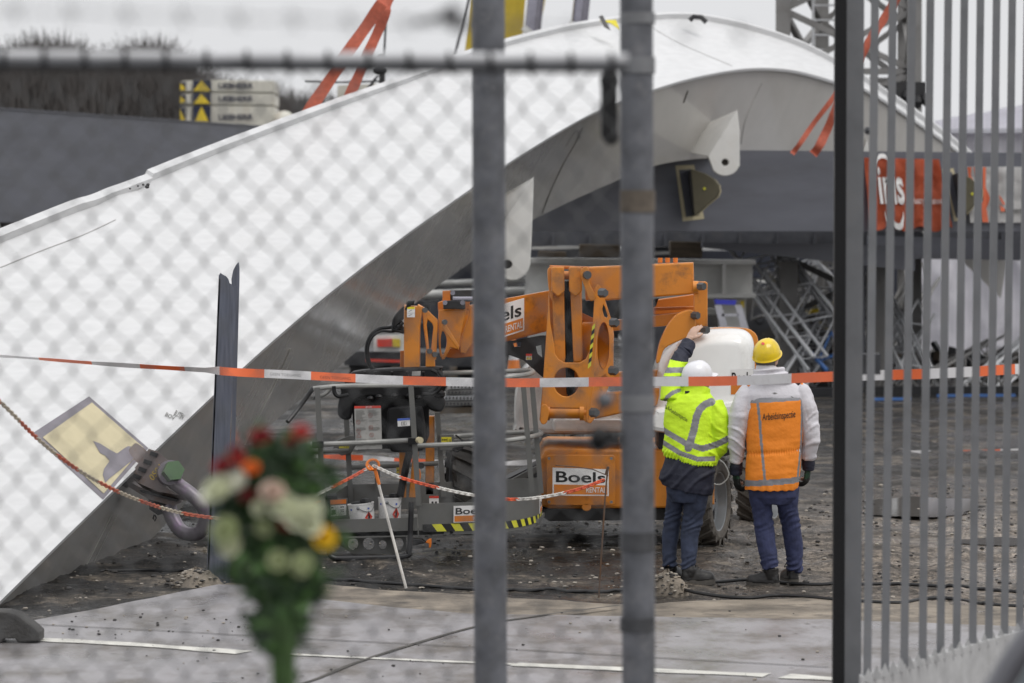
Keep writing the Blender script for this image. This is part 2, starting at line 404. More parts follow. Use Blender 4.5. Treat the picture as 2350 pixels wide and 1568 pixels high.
def mud_material():
    m = bpy.data.materials.new('mud'); m.use_nodes = True
    n = m.node_tree.nodes; l = m.node_tree.links; b = n['Principled BSDF']
    t = n.new('ShaderNodeTexCoord'); vec = t.outputs['Object']
    def nzz(s, d=6, r=.6):
        q = n.new('ShaderNodeTexNoise'); q.inputs['Scale'].default_value = s; q.inputs['Detail'].default_value = d; q.inputs['Roughness'].default_value = r
        l.new(vec, q.inputs['Vector']); return q.outputs['Fac']
    def ramp(src, *st):
        r = n.new('ShaderNodeValToRGB'); el = r.color_ramp.elements
        while len(el) < len(st): el.new(.5)
        for e_, (p, c) in zip(el, st): e_.position = p; e_.color = tuple(c)+(1,)
        l.new(src, r.inputs[0]); return r.outputs[0]
    def mixc(f, a, c, mode='MIX'):
        x = n.new('ShaderNodeMixRGB'); x.blend_type = mode
        for i, q in ((0, f), (1, a), (2, c)):
            if isinstance(q, bpy.types.NodeSocket): l.new(q, x.inputs[i])
            else: x.inputs[i].default_value = q if i == 0 else tuple(q)+(1,)
        return x.outputs[0]
    base = ramp(nzz(1.3, 7, .62), (.42, (.010, .009, .008)), (.51, (.030, .026, .022)), (.62, (.165, .138, .108)))
    # towards the gate: pale silty mud, with wet sky sheen painted into the colour
    sx = n.new('ShaderNodeSeparateXYZ'); l.new(vec, sx.inputs[0])
    mr = n.new('ShaderNodeMapRange'); mr.inputs[1].default_value = .8; mr.inputs[2].default_value = 4.2; l.new(sx.outputs['X'], mr.inputs[0])
    silt_sheen = n.new('ShaderNodeMath'); silt_sheen.operation = 'MULTIPLY'; my = n.new('ShaderNodeMapRange'); my.inputs[1].default_value = 39; my.inputs[2].default_value = 29; l.new(sx.outputs['Y'], my.inputs[0])
    mm = n.new('ShaderNodeMath'); mm.operation = 'MULTIPLY'; l.new(mr.outputs[0], mm.inputs[0]); l.new(my.outputs[0], mm.inputs[1]); l.new(mm.outputs[0], silt_sheen.inputs[0]); l.new(ramp(nzz(1.1, 5), (.36, (.35,)*3), (.56, (1,)*3)), silt_sheen.inputs[1])
    c1 = mixc(silt_sheen.outputs[0], base, (.33, .275, .225))
    v = n.new('ShaderNodeTexVoronoi'); v.inputs['Scale'].default_value = 42; l.new(vec, v.inputs['Vector'])
    sel = ramp(v.outputs['Color'], (.74, (0,)*3), (.80, (1,)*3))
    near = ramp(v.outputs['Distance'], (.28, (1,)*3), (.42, (0,)*3))
    st = mixc(1, sel, near, 'MULTIPLY')
    c2 = mixc(st, c1, (.22, .19, .155))
    dk = mixc(1, ramp(nzz(20, 5, .75), (.40, (.25,)*3), (.58, (1.25,)*3)), ramp(nzz(5.5, 6, .7), (.43, (.28,)*3), (.55, (1.3,)*3)), 'MULTIPLY')
    c3 = mixc(.8, c2, dk, 'MULTIPLY')
    l.new(c3, b.inputs['Base Color'])
    wet = ramp(nzz(.55, 4), (.42, (.72,)*3), (.56, (.17,)*3))
    l.new(wet, b.inputs['Roughness']); b.inputs['Specular IOR Level'].default_value = .38
    bp = n.new('ShaderNodeBump'); bp.inputs['Strength'].default_value = .8; bp.inputs['Distance'].default_value = .03
    ad = n.new('ShaderNodeMath'); ad.operation = 'ADD'; l.new(nzz(28, 8, .7), ad.inputs[0]); l.new(near, ad.inputs[1])
    l.new(ad.outputs[0], bp.inputs['Height']); l.new(bp.outputs[0], b.inputs['Normal'])
    M['mud'] = m
mud_material()
def axis(segs):
    v = [segs[0][0]]
    for a, b_, st in segs:
        m = max(1, round((b_-a)/st)); v += [a+(b_-a)*(i+1)/m for i in range(m)]
    return v
xs = axis([(-900, -60, 140), (-60, -8, 4), (-8, -4.6, .4), (-4.6, 6.2, .055), (6.2, 10, .4), (10, 60, 5), (60, 900, 140)])
ys = axis([(-60, 16, 8), (16, 20, 1), (20, 34, .07), (34, 52, .25), (52, 110, 3), (110, 1500, 120)])
mb = MB(); bm = mb.bm
grid = [[bm.verts.new((x, y, clumpy(x, y))) for x in xs] for y in ys]
for r0, r1 in zip(grid, grid[1:]):
    for i in range(len(xs)-1): mb.face([r0[i], r0[i+1], r1[i+1], r1[i]])
o = mb.build('ground', 'mud', None, smooth=180, fix=False); tag(o, 'dark wet mud and gravel of the work yard', 'ground', None, 'structure')

def sheet(name, pts, z, m, label, cat, thick=.05, wob=0., sub=.35, kind='structure'):
    """flat sheet with a ragged outline given in measured ground pixels"""
    P = [G(X, Y, z) for X, Y in pts]; out_ = []
    for a, b_ in zip(P, P[1:]+P[:1]):
        m_ = max(1, int((b_-a).length/sub))
        for i in range(m_):
            p = a.lerp(b_, i/m_)
            if wob: p = p+Vector((wob*fbm(p.x*2.2, p.y*2.2, 1), wob*1.6*fbm(p.x*2.2, p.y*2.2, 9), 0))
            out_.append(p)
    mb = MB()
    if thick: mb.prism(out_, (0, 0, -thick))
    else: mb.poly(out_)
    o = mb.build(name, m, None, smooth=0); return tag(o, label, cat, None, kind)
mat('sand_verge', (.20, .17, .135), .75, var=.5, scale=2.6, bump=1., bscale=18, dirt=(.05, .043, .036), dirt_amt=1., dscale=3.2)
sheet('verge', [(300, 1392), (470, 1352), (520, 1338), (640, 1336), (740, 1343), (1080, 1366), (1330, 1381), (1500, 1386), (1640, 1376), (1900, 1369), (2150, 1380), (2450, 1392), (2900, 1400), (2900, 1600), (300, 1600)],
      .022, 'sand_verge', 'strip of sandy grit along the far edge of the road', 'verge', .06, .07, .12)
def road_material():
    mat('road', (.275, .265, .275), .42, var=.14, scale=2.2, bump=.3, bscale=90, dirt=(.11, .095, .08), dirt_amt=.95, dscale=1.9, rvar=.2, stretch=(1, .55, 1), dlo=.45)
    m = M['road']; n = m.node_tree.nodes; l = m.node_tree.links; b = n['Principled BSDF']
    t = n.new('ShaderNodeTexCoord'); v = n.new('ShaderNodeTexVoronoi'); v.inputs['Scale'].default_value = 5.5
    l.new(t.outputs['Object'], v.inputs['Vector'])
    r = n.new('ShaderNodeValToRGB'); r.color_ramp.elements[0].position = .08; r.color_ramp.elements[0].color = (1,)*4
    r.color_ramp.elements[1].position = .14; r.color_ramp.elements[1].color = (0, 0, 0, 1); l.new(v.outputs['Distance'], r.inputs[0])
    r2 = n.new('ShaderNodeValToRGB'); r2.color_ramp.elements[0].position = .62; r2.color_ramp.elements[0].color = (0, 0, 0, 1)
    r2.color_ramp.elements[1].position = .66; l.new(v.outputs['Color'], r2.inputs[0])
    x = n.new('ShaderNodeMixRGB'); x.blend_type = 'MULTIPLY'; x.inputs[0].default_value = 1
    l.new(r.outputs[0], x.inputs[1]); l.new(r2.outputs[0], x.inputs[2])
    c = n.new('ShaderNodeMixRGB'); c.inputs[2].default_value = (.05, .045, .04, 1)
    old = b.inputs['Base Color'].links[0].from_socket
    l.new(x.outputs[0], c.inputs[0]); l.new(old, c.inputs[1]); l.new(c.outputs[0], b.inputs['Base Color'])
road_material()
sheet('road', [(-900, 1632), (73, 1424), (240, 1393), (420, 1357), (500, 1341), (560, 1342), (640, 1352), (740, 1376), (900, 1393), (1080, 1408), (1500, 1415), (1900, 1421), (2400, 1440), (3000, 1450), (3000, 2400), (-900, 2400)],
      .045, 'road', 'wet pale grey concrete road in front of the yard', 'road', .10, .02, .2)
mat('road_paint', (.62, .61, .56), .6, var=.15, scale=5, dirt=(.30, .29, .28), dirt_amt=.9, dscale=3)
def strip(name, pts, w, z, m, label, cat):
    P = smooth_path([G(X, Y, z) for X, Y in pts], 8); mb = MB(); rings = []
    for i, p in enumerate(P):
        t = (P[min(i+1, len(P)-1)]-P[max(i-1, 0)]).normalized(); s_ = Vector((-t.y, t.x, 0))
        ww = w*(.5+.18*fbm(p.x*3, p.y*3, 2)); rings.append((p-s_*ww, p+s_*ww))
    for (a, b_), (c, d) in zip(rings, rings[1:]): mb.poly([a, b_, d, c])
    o = mb.build(name, m, None, smooth=0); return tag(o, label, cat, None, 'structure')
strip('road_marking', [(70, 1466), (300, 1478), (560, 1497)], .17, .050, 'road_paint', 'worn white line painted on the road beside the concrete foot', 'road line')
strip('road_marking', [(640, 1500), (900, 1512), (1180, 1524)], .08, .050, 'road_paint', 'faded thin middle stretch of white road line behind the flowers', 'road line')
strip('road_marking', [(1180, 1524), (1500, 1538), (1760, 1549)], .16, .050, 'road_paint', 'white painted road line between the two fence posts and the gate', 'road line')
strip('road_marking', [(1800, 1551), (1990, 1562)], .16, .050, 'road_paint', 'short end of white road line beside the gate post', 'road line')
mat('joint', (.075, .07, .063), .8, var=.3, scale=8, bump=.4)
strip('road_joint', [(560, 1590), (700, 1566), (840, 1512), (1080, 1440), (1240, 1412), (1420, 1389)], .035, .051, 'joint', 'dark tarred joint running diagonally across the concrete road', 'joint')
strip('road_joint', [(80, 1432), (400, 1448), (640, 1462), (1080, 1484), (1500, 1508), (1900, 1530)], .018, .051, 'joint', 'thin dark joint along the concrete road', 'joint')
mat('puddle', (.15, .14, .13), .06, var=.1, spec=.7)
def puddle(pts, label): sheet('puddle', pts, .006, 'puddle', label, 'puddle', 0, .14, .12)
puddle([(1985, 1150), (2080, 1138), (2230, 1144), (2260, 1160), (2210, 1183), (2060, 1186), (1990, 1178)], 'large puddle mirroring the white tent behind the gate bars')
puddle([(2180, 1240), (2260, 1232), (2370, 1238), (2360, 1250), (2240, 1253)], 'narrow brown puddle nearer the gate bars')
# ---------------------------------------------------------------- stones, clods, rubble heap
def stone(mb, c, r, seed):
    rr = random.Random(seed); n = 7; rings = []
    for zf, q in ((-.4, .75), (.25, 1.), (.8, .55)):
        rings.append([Vector(c)+Vector((r*q*rr.uniform(.7, 1.25)*math.cos(6.283*i/n), r*q*rr.uniform(.7, 1.25)*math.sin(6.283*i/n), r*zf*rr.uniform(.5, .8))) for i in range(n)])
    mb.loft(rings)
mb = MB()
for i in range(3400):
    x, y = random.uniform(-4.2, 5.8), 20.6+random.random()**1.5*16
    mb.use(random.choice(['stone_light', 'stone_dark', 'stone_dark']))
    p = G(1175, 1400); 
    if y < 25.2 and random.random() < .8: continue
    stone(mb, (x, y, clumpy(x, y)+.004), random.uniform(.006, .022)*(1.5 if random.random() < .06 else 1), i)
tag(mb.build('gravel', None, None, smooth=40), 'loose stones and clods strewn over the mud', 'gravel', None, 'stuff')
mb = MB()
for i in range(110):
    X, Y = random.uniform(250, 1900), random.uniform(1400, 1560)
    p = G(X, Y, .05); mb.use(random.choice(['stone_dark', 'stone_dark', 'stone_light']))
    if random.random() < .5: p = G(random.uniform(80, 700), random.uniform(1400, 1470), .05)
    stone(mb, p, random.uniform(.004, .014), 900+i)
tag(mb.build('mud_crumbs', None, None, smooth=40), 'crumbs of mud scattered over the concrete road', 'mud crumbs', None, 'stuff')
def heap(X, Y, rx, ry, h, label, m='sand_verge'):
    c = G(X, Y, 0); mb = MB(); rings = []; n = 40
    for j in range(11):
        t = j/10; rings.append([c+Vector((rx*(1-t)*math.cos(6.283*i/n)+.02*fbm(i*.9, j, 3), ry*(1-t)*math.sin(6.283*i/n), h*(1-(1-t)**2)**.8+.05*h*4*fbm(math.cos(6.283*i/n)*2+X, math.sin(6.283*i/n)*2, t*4)-.03*(1-t))) for i in range(n)])
    mb.use(m).loft(rings)
    for i in range(120):
        a = random.uniform(0, 6.283); t = random.random()
        mb.use(random.choice(['stone_light', 'stone_dark', m]))
        stone(mb, c+Vector((rx*t*math.cos(a)*1.1, ry*t*math.sin(a)*1.1, h*(1-t*t)*.95)), random.uniform(.006, .02), i)
    return tag(mb.build('dirt_heap', None, None, smooth=50), label, 'dirt heap')
heap(1532, 1362, .16, .14, .16, 'small heap of dirt by the left boots of the worker in yellow')
heap(452, 1345, .22, .2, .13, 'low mound of dirt at the foot of the torn steel post')
for i in range(9):
    x = random.uniform(-2, 3)
# ================================================================ collapsed bridge arch
ST = [(19.5, (-1150, 1030), (-420, 1800), (-560, 2080)), (24.1, (-700, 840), (0, 1380), (-190, 1790)), (28.0, (-192, 633), (360, 1030), (146, 1475)),
      (31.4, (190, 478), (640, 770), (470, 1128)), (36.0, (480, 358), (862, 590), (690, 930)), (41.4, (760, 251), (1085, 430), (935, 722)),
      (45.2, (940, 186), (1236, 330), (1085, 608)), (48.6, (1104, 122), (1370, 255), (1224, 512)), (51.2, (1240, 84), (1500, 205), (1391, 432)), (52.6, (1330, 65), (1610, 174), (1507, 384)),
      (53.8, (1440, 50), (1720, 157), (1630, 366)), (55.0, (1600, 45), (1820, 161), (1738, 372)), (56.4, (1790, 90), (1920, 187), (1850, 398)),
      (57.4, (1935, 158), (1990, 206), (1928, 428)), (59.2, (2096, 262), (2110, 282), (2060, 500)), (61.5, (2228, 361), (2240, 377), (2200, 596)), (64, (2325, 452), (2335, 470), (2300, 690))]
def dense(k): return smooth_path([W(s[k][0], s[k][1], F/s[0]) for s in ST], 8)
PA, PB, PC = dense(1), dense(2), dense(3)
arch = root('bridge_arch', 'huge white box section bridge arch lying collapsed across the yard', 'bridge arch', PC[9]*1)
mb = MB(); rings = []
for a, b_, c in zip(PA, PB, PC):
    ab = (b_-a).normalized(); bc = (c-b_).normalized()
    rings.append([a+ab*.03+bc*.03, b_-ab*.05+bc*.03, c-ab*.05, a+(c-b_)+ab*.03])
web = mb.use('arch_web_shaded').loft(rings).build('web', None, arch, smooth=35)
mb = MB(); rings = []
for a, b_, c in zip(PA, PB, PC):
    ab = (b_-a).normalized(); bc = (c-b_).normalized()
    rings.append([a, b_, b_+bc*.045, a+bc*.045])
topp = mb.use('arch_white').loft(rings).build('top_plate', None, arch, smooth=35)
BT = BVHTree.FromPolygons([v.co for v in topp.data.vertices], [p.vertices for p in topp.data.polygons])
BW = BVHTree.FromPolygons([v.co for v in web.data.vertices], [p.vertices for p in web.data.polygons])
CAM = Vector((0, 0, H))
def hit(bvh, X, Y, off=.0):
    d = (W(X, Y, 100)-CAM).normalized(); l, n_, i, q = bvh.ray_cast(CAM, d)
    if l is None: return None
    if n_.dot(d) > 0: n_ = -n_
    return l+n_*off
def decal(bvh, pts, off, m, name, parent, sub=14):
    P = []
    for (x0, y0), (x1, y1) in zip(pts, pts[1:]+pts[:1]):
        for i in range(sub):
            h = hit(bvh, x0+(x1-x0)*i/sub, y0+(y1-y0)*i/sub, off)
            if h is not None: P.append(h)
    mb = MB(); mb.use(m).prism(P, (P[0]-CAM).normalized()*.003)
    return mb.build(name, None, parent, smooth=0)
def px(p): return 1175+p.x*F/p.y/S
# raised rim along the top edge, crushed near the left
def rim(sel, name, bend=False):
    pts = []
    for a, b_, c in zip(PA, PB, PC):
        if sel(px(a)):
            pts.append((a, (a-b_).normalized(), (b_-c).normalized()))
    mb = MB(); rings = []
    fine = []
    for (a, u, n_), (a2, u2, n2) in zip(pts, pts[1:]):
        for j in range(4): fine.append((a.lerp(a2, j/4), u, n_))
    fine.append(pts[-1])
    for a, u, n_ in fine:
        s_ = Vector((0, 0, 0)); hh = .085; x_ = px(a)
        if bend and x_ > 140:
            q = (x_-140)/200
            s_ = n_*(.014*math.sin(q*9)*q-.004*q)+u*(.02*math.sin(q*13)*q-.02*q); hh = .085-.025*q+.012*math.sin(q*17)*q
        a = a+s_-u*.015; rings.append([a, a+u*.075, a+u*.075+n_*hh, a+n_*hh])
    return mb.use('arch_white').loft(rings).build(name, None, arch, smooth=25)
rim(lambda x: x <= 345, 'rim', True); rim(lambda x: x >= 332, 'rim')
# torn end of the rim
mb = MB().use('black_steel')
for X, Y, r in ((341, 424, .016), (339, 429, .02), (330, 424, .012), (318, 427, .010), (300, 433, .010)): mb.ell(W(X, Y, F/29.2)+Vector((0, -.05, 0)), (r, r, r*.8), 8)
mb.build('torn_edge', None, arch)
# weld seams, scratches
def seam(pts, w, m, name='weld_seam', bvh=BW):
    P = [hit(bvh, x, y, .006) for x, y in smooth2(pts, 8)]; P = [p for p in P if p is not None]
    mb = MB(); mb.use(m).tube(P, w, 5); return mb.build(name, None, arch)
mat('seam_dark', (.09, .08, .07), .7); mat('scratch_pale', (.50, .49, .46), .5); mat('seam_grey', (.42, .41, .40), .5)
seam([(1336, 292), (1318, 330), (1290, 380), (1262, 440), (1240, 500)], .007, 'seam_dark')
seam([(1298, 335), (1322, 300), (1331, 318)], .004, 'seam_dark')
seam([(665, 800), (630, 880), (590, 960), (560, 1020)], .007, 'scratch_pale', 'scratch')
seam([(255, 1180), (210, 1270), (170, 1350), (145, 1398)], .005, 'scratch_pale', 'scratch')
seam([(268, 1180), (216, 1285), (160, 1400)], .004, 'scratch_pale', 'scratch')
seam([(1748, 190), (1712, 270), (1700, 330)], .008, 'seam_grey')
seam([(1578, 208), (1568, 235)], .012, 'seam_dark')
seam([(0, 615), (90, 578), (190, 540), (265, 505)], .0032, 'seam_grey', 'weld_seam', BT)
mb = MB().use('girder_grey')
seam([(1490, 60), (1560, 100), (1680, 152)], .004, 'seam_grey', 'weld_seam', BT)
# primer patch with stencilled border and scuff
decal(BT, [(204, 910), (340, 1029), (236, 1147), (71, 997)], .003, 'mauve_steel', 'patch_border', arch)
decal(BT, [(210, 925), (328, 1028), (237, 1134), (97, 1005)], .007, 'primer_cream', 'primer_patch', arch)
decal(BT, [(212, 1014), (228, 1020), (250, 1034), (267, 1043), (282, 1032), (292, 1026), (306, 1028), (318, 1036), (300, 1060), (269, 1085), (250, 1100), (240, 1110), (234, 1092), (237, 1078), (250, 1060), (240, 1048), (228, 1042)], .011, 'mauve_steel', 'scuff', arch, 3)
mb = MB().use('grey_print')
for t, q in (('BOV', ((381, 948), (402, 958), (398, 966), (377, 956))), ('BUITEN', ((403, 943), (424, 953), (417, 965), (397, 954)))):
    Q = [hit(BT, x, y, .006) for x, y in q]
    if all(p is not None for p in Q): mb.text(t, Q, .004, .01)
mb.build('stencil', None, arch, smooth=0)
# lifting lugs on the web
def lug(outl, k, hole, th, gus):
    mb = MB().use('plate_white').plate(outl, k, th, [hole], .012)
    o = mb.build('lug', None, arch)
    g = MB().use('plate_white').prism([W(*gus[0], k), W(*gus[1], k), W(*gus[2], k*.975), W(*gus[3], k*.975)], (0, .06, 0)); g.build('gusset', None, o, smooth=0)
    m2 = MB().use('seam_dark').tube([W(hole[0], hole[1], k)+Vector((0, th*.9, 0)), W(hole[0], hole[1], k)+Vector((0, th*1.2, 0))], hole[2]*S/k*1.1, 20); m2.build('lug_hole', None, o)
lug([(1692, 251), (1697, 300), (1698, 380)]+[(1664+34*math.cos(a*.3142), 373+31*math.sin(a*.3142)) for a in range(1, 9)]+[(1625, 358)], 66.6, (1664, 373, 8, 8), .14, [(1692, 253), (1626, 358), (1560, 345), (1600, 292)])
lug([(1225, 405), (1222, 500), (1219, 570)]+[(1176+41*math.cos(a*.3142-.2), 602+42*math.sin(a*.3142-.2)) for a in range(1, 9)]+[(1122, 580), (1160, 498)], 82, (1163, 607, 12, 10), .16, [(1225, 407), (1160, 498), (1110, 540), (1130, 460)])
lug([(1990, 318), (1996, 350), (1994, 400), (1975, 425), (1958, 400)], 60.6, (1978, 395, 6, 6), .12, [(1990, 320), (1958, 400), (1930, 390), (1950, 330)])
# small bits on the crest: lifting eye and a rag of yellow tape
c0 = W(1602, 47, F/54.3); eye = MB().use('black_steel').tube([c0+Vector((-.13, 0, .0)), c0+Vector((-.07, 0, .06)), c0+Vector((.05, 0, .05)), c0+Vector((.13, 0, -.03))], .04, 8); eye.build('lifting_eye', None, arch)
mb = MB().use('sign_yellow'); p = W(1398, 57, F/52.4)
mb.prism([p+Vector(q) for q in ((-.14, -.1, .06), (.02, -.15, .02), (.16, -.2, -.08), (.1, -.1, .07))], (0, .02, -.01)); mb.use('black_steel').prism([p+Vector(q) for q in ((-.16, -.1, .12), (-.1, -.1, .14), (.02, -.22, -.1), (-.08, -.22, -.05))], (0, .02, 0))
mb.build('tape_rag', None, arch)
# ---------------------------------------------------------------- beam clamp with shackle, bitten onto the arch edge
def cp(cx, cy, d=27.55): return W(55.1+cx*.2458, 881.3+cy*.2458, F/d)
clamp = root('beam_clamp', 'rusty steel lifting clamp with big shackle gripping the arch edge', 'lifting clamp', cp(1100, 900))
mb = MB().use('clamp_steel')
mb.tube([cp(1120, 640, 27.7), cp(1000, 760, 27.65), cp(880, 880, 27.6)], [.105, .105, .105], 18)
mb.prism([cp(*p, 27.45) for p in ((1165, 605), (1250, 630), (1330, 700), (1372, 762), (1290, 860), (1275, 930), (1400, 1010), (1470, 1040), (1250, 1005), (1060, 920), (985, 850))], (.03, .10, -.05))
mb.build('clamp_body', None, clamp)
mb = MB().use('black_steel')
mb.tube([cp(905, 856, 27.5), cp(868, 893, 27.5)], .075, 14)
for x, y in ((1213, 655), (1155, 730), (1105, 800), (1055, 865)): mb.box(cp(x, y, 27.44), (.062, .03, .032), Matrix.Rotation(.35, 3, 'Y'))
mb.build('clamp_slot_shade', None, clamp)  # black disc and blocks paint the shade of tube mouth and notches
mb = MB().use('clamp_steel')
mb.prism([cp(*p, 27.55) for p in ((930, 880), (1060, 955), (1250, 1020), (1475, 1050), (1470, 1105), (1390, 1140), (1160, 1075), (985, 965))], (0, .22, 0))
mb.use('black_steel').prism([cp(*p, 27.5) for p in ((1080, 985), (1440, 1080), (1430, 1100), (1090, 1010))], (0, .05, 0))
mb.prism([cp(*p, 27.6) for p in ((1160, 1070), (1390, 1130), (1340, 1200), (1250, 1225), (1170, 1170))], (0, .14, 0))
mb.build('jaw', None, clamp)
sh = MB().use('shackle_purple')
path = smooth_path([cp(1330, 835, 27.42), cp(1420, 930, 27.36), cp(1560, 1030, 27.3), cp(1655, 1130, 27.3), cp(1690, 1260, 27.35), cp(1650, 1375, 27.4), cp(1560, 1405, 27.45), cp(1465, 1370, 27.5), cp(1395, 1270, 27.55), cp(1350, 1150, 27.6)], 6)
sh.tube(path, [.062-.008*math.sin(math.pi*i/(len(path)-1)) for i in range(len(path))], 14)
bx = (cp(1400, 820, 27.2)-cp(1310, 850, 27.5)).normalized()
sh.tube([cp(1345, 838, 27.5), cp(1370, 826, 27.3)], .098, 20)
shk = sh.build('shackle', None, clamp)
hx = MB().use('bolt_green').tube([cp(1378, 826, 27.31), cp(1404, 806, 27.18)], .082, 6); hx.build('bolt', None, shk, smooth=20)
cl = MB().use('crane_yellow').text('0504', [cp(1165, 862, 27.43), cp(1262, 740, 27.43), cp(1300, 775, 27.43), cp(1205, 905, 27.43)], .004, -.012); cl.build('chalk_mark', None, clamp, smooth=0)
mb = MB().use('black_steel').tube([cp(1215, 1220, 27.5), cp(1205, 1255, 27.5), cp(1220, 1280, 27.5), cp(1235, 1250, 27.5), cp(1222, 1222, 27.5)], .006, 6); mb.build('split_pin', None, clamp)
# ================================================================ dark girders
def girder(X0, Yt0, Yb0, k0, X1, Yt1, k1, depth, label, name='bridge_girder'):
    zt = W(X0, Yt0, k0).z; zb = W(X0, Yb0, k0).z
    a = W(X0, 0, k0); b_ = W(X1, 0, k1); v = Vector((0, depth, 0)); r = root(name, label, 'girder', (a.x, a.y, zb))
    mb = MB().use('girder_grey')
    t = .04
    mb.prism([(a.x, a.y, zb), (b_.x, b_.y, zb), (b_.x, b_.y, zt), (a.x, a.y, zt)], v); mb.build('box', None, r, smooth=0)
    return r, a, b_, zt, zb
gl, ga, gb, zt, zb = girder(-500, 216, 505, 49.5, 1000, 318, 34.5, 2.2, 'dark grey steel girder rising behind the arch on the left')
fl = MB().use('girder_grey')
fl.prism([(ga.x, ga.y-.08, zt), (gb.x, gb.y-.08, zt), (gb.x, gb.y-.08, zt+.03), (ga.x, ga.y-.08, zt+.03)], (0, 2.3, 0)); fl.build('flange', None, gl, smooth=0)
for fx in (.2, .62):
    c = ga.lerp(gb, fx); mb = MB().use('support_white')
    rr = root('trestle', 'white steel trestle holding up the left dark girder %s' % ('at its near end' if fx < .5 else 'far behind the arch'), 'trestle', (c.x, c.y+1, 0))
    for sx in (-.6, .6):
        m2 = MB().use('support_white').bar((c.x+sx*1.4, c.y+.3, 0), (c.x+sx, c.y+.3, zb), .2); m2.bar((c.x+sx*1.4, c.y+1.9, 0), (c.x+sx, c.y+1.9, zb), .2); m2.build('leg', None, rr, smooth=0)
    mb.bar((c.x-.8, c.y+.3, .8), (c.x+.7, c.y+.3, zb-.3), .1); mb.build('brace', None, rr, smooth=0)
gr, ga, gb, zt, zb = girder(1150, 340, 530, 66.2, 2620, 384, 62.2, 1.3, 'dark grey steel girder lying under the crest of the arch on the right')
def gface(X, Y, off=.0):
    """point on the front face of the right girder"""
    d = W(X, Y, 100)-CAM; n_ = (gb-ga); n_ = Vector((n_.y, -n_.x, 0)).normalized()
    t = (ga-CAM).dot(n_)/d.dot(n_); return CAM+d*t-Vector((0, off, 0))
def bracket(pts_frame, pts_plate, lab, inner, dot):
    o1 = MB().use('primer_cream')
    q = [gface(x, y, .006) for x, y in pts_frame]; q2 = [gface(x, y, .010) for x, y in inner]
    o1.prism(q, (0, .004, 0)); o1.use('girder_grey').prism(q2, (0, .003, 0)); par = o1.build('primed_patch', None, gr, smooth=0)
    p = MB().use('primer_olive').prism([gface(x, y, .55) for x, y in pts_plate], (.03, .07, 0)); p.use('primer_cream').prism([gface(x+3, y+1, .50) for x, y in pts_plate], (.02, .02, 0))
    p.use('hazard_yellow').prism([gface(dot[0]+dx, dot[1]+dy, .56) for dx, dy in ((-4, 0), (0, -4), (4, 0), (0, 4))], (0, .01, 0))
    p.use('black_steel').prism([gface(x, y, .53) for x, y in ((pts_plate[0][0]-4, pts_plate[0][1]+2), (pts_plate[0][0]+3, pts_plate[0][1]), (pts_plate[-1][0]+3, pts_plate[-1][1]), (pts_plate[-1][0]-2, pts_plate[-1][1]))], (0, .55, 0))
    p.build('anchor_plate', None, gr, smooth=20)
mat('primer_olive', (.085, .075, .045), .7, var=.1)
bracket([(1550, 380), (1593, 378), (1616, 502), (1567, 508)], [(1582, 390), (1612, 400), (1632, 412), (1643, 426), (1645, 440), (1640, 452), (1618, 470), (1590, 496)], '', [(1558, 390), (1586, 388), (1606, 494), (1574, 498)], (1612, 434))
bracket([(2163, 388), (2188, 386), (2215, 505), (2190, 508)], [(2190, 398), (2215, 410), (2232, 424), (2241, 440), (2238, 456), (2222, 474), (2205, 492)], '', [(2168, 396), (2184, 394), (2206, 500), (2194, 500)], (2221, 446))
# cross beams, white stacked supports, timber packing under the right girder
def beam(name, label, cat, p0, p1, w, h, m, flange=0.):
    r = root(name, label, cat, p0); MB().use(m).bar(p0, p1, w if not flange else w*.12, h).build('beam_web', None, r, smooth=0)
    if flange:
        for s_ in (-1, 1):
            u = Vector((0, 0, s_*(h/2-flange/2))); MB().use(m).bar(Vector(p0)+u, Vector(p1)+u, w, flange).build('flange', None, r, smooth=0)
    return r
mb = MB().use('girder_grey').prism([W(x, y, 63.2) for x, y in ((1612, 556), (1930, 560), (2100, 566), (2100, 622), (1920, 602), (1612, 568))], (0, .5, 0))
tag(mb.build('cross_beam', None, None, smooth=0), 'dark steel cross beam tapering under the right girder', 'cross beam')
mb = MB().use('girder_grey').prism([W(x, y, 60.2) for x, y in ((2000, 540), (2500, 556), (2500, 600), (2000, 592))], (0, .8, 0))
tag(mb.build('cross_beam', None, None, smooth=0), 'dark steel beam under the girder seen through the gate bars', 'cross beam')
# white I-beam: we look at its end on the right
ib = root('support_beam', 'white steel I-beam under the right girder with its open end to the right', 'support beam', W(1450, 685, 62))
k = 62
MB().use('support_white').prism([W(1205, 592, k), W(1735, 597, k), W(1735, 607, k), (W(1205, 604, k))], (0, 1., 0)).build('flange', None, ib, smooth=0)
MB().use('support_white').prism([W(1205, 676, k), W(1735, 674, k), W(1735, 683, k), (W(1205, 688, k))], (0, 1., 0)).build('flange', None, ib, smooth=0)
MB().use('support_white').prism([W(1205, 603, k-.4), W(1727, 606, k-.4), W(1727, 675, k-.4), (W(1205, 678, k-.4))], (0, .08, 0)).build('beam_web', None, ib, smooth=0)
MB().use('support_white').prism([W(1658, 607, k), W(1666, 607, k), W(1666, 675, k), (W(1658, 675, k))], (0, .45, 0)).build('stiffener', None, ib, smooth=0)
sc_ = root('support_column', 'white steel column carrying the I-beam beside the stepladder', 'column', W(1665, 905, 61))
MB().use('support_white').prism([W(1652, 684, 61.5), W(1712, 684, 61.5), W(1712, 905, 61.5), W(1652, 905, 61.5)], (0, .5, 0)).build('shaft', None, sc_, smooth=0)
MB().use('support_white').prism([W(1560, 708, 61), W(1660, 708, 61), W(1660, 722, 61), W(1560, 722, 61)], (0, .3, 0)).build('crossbar', None, sc_, smooth=0)
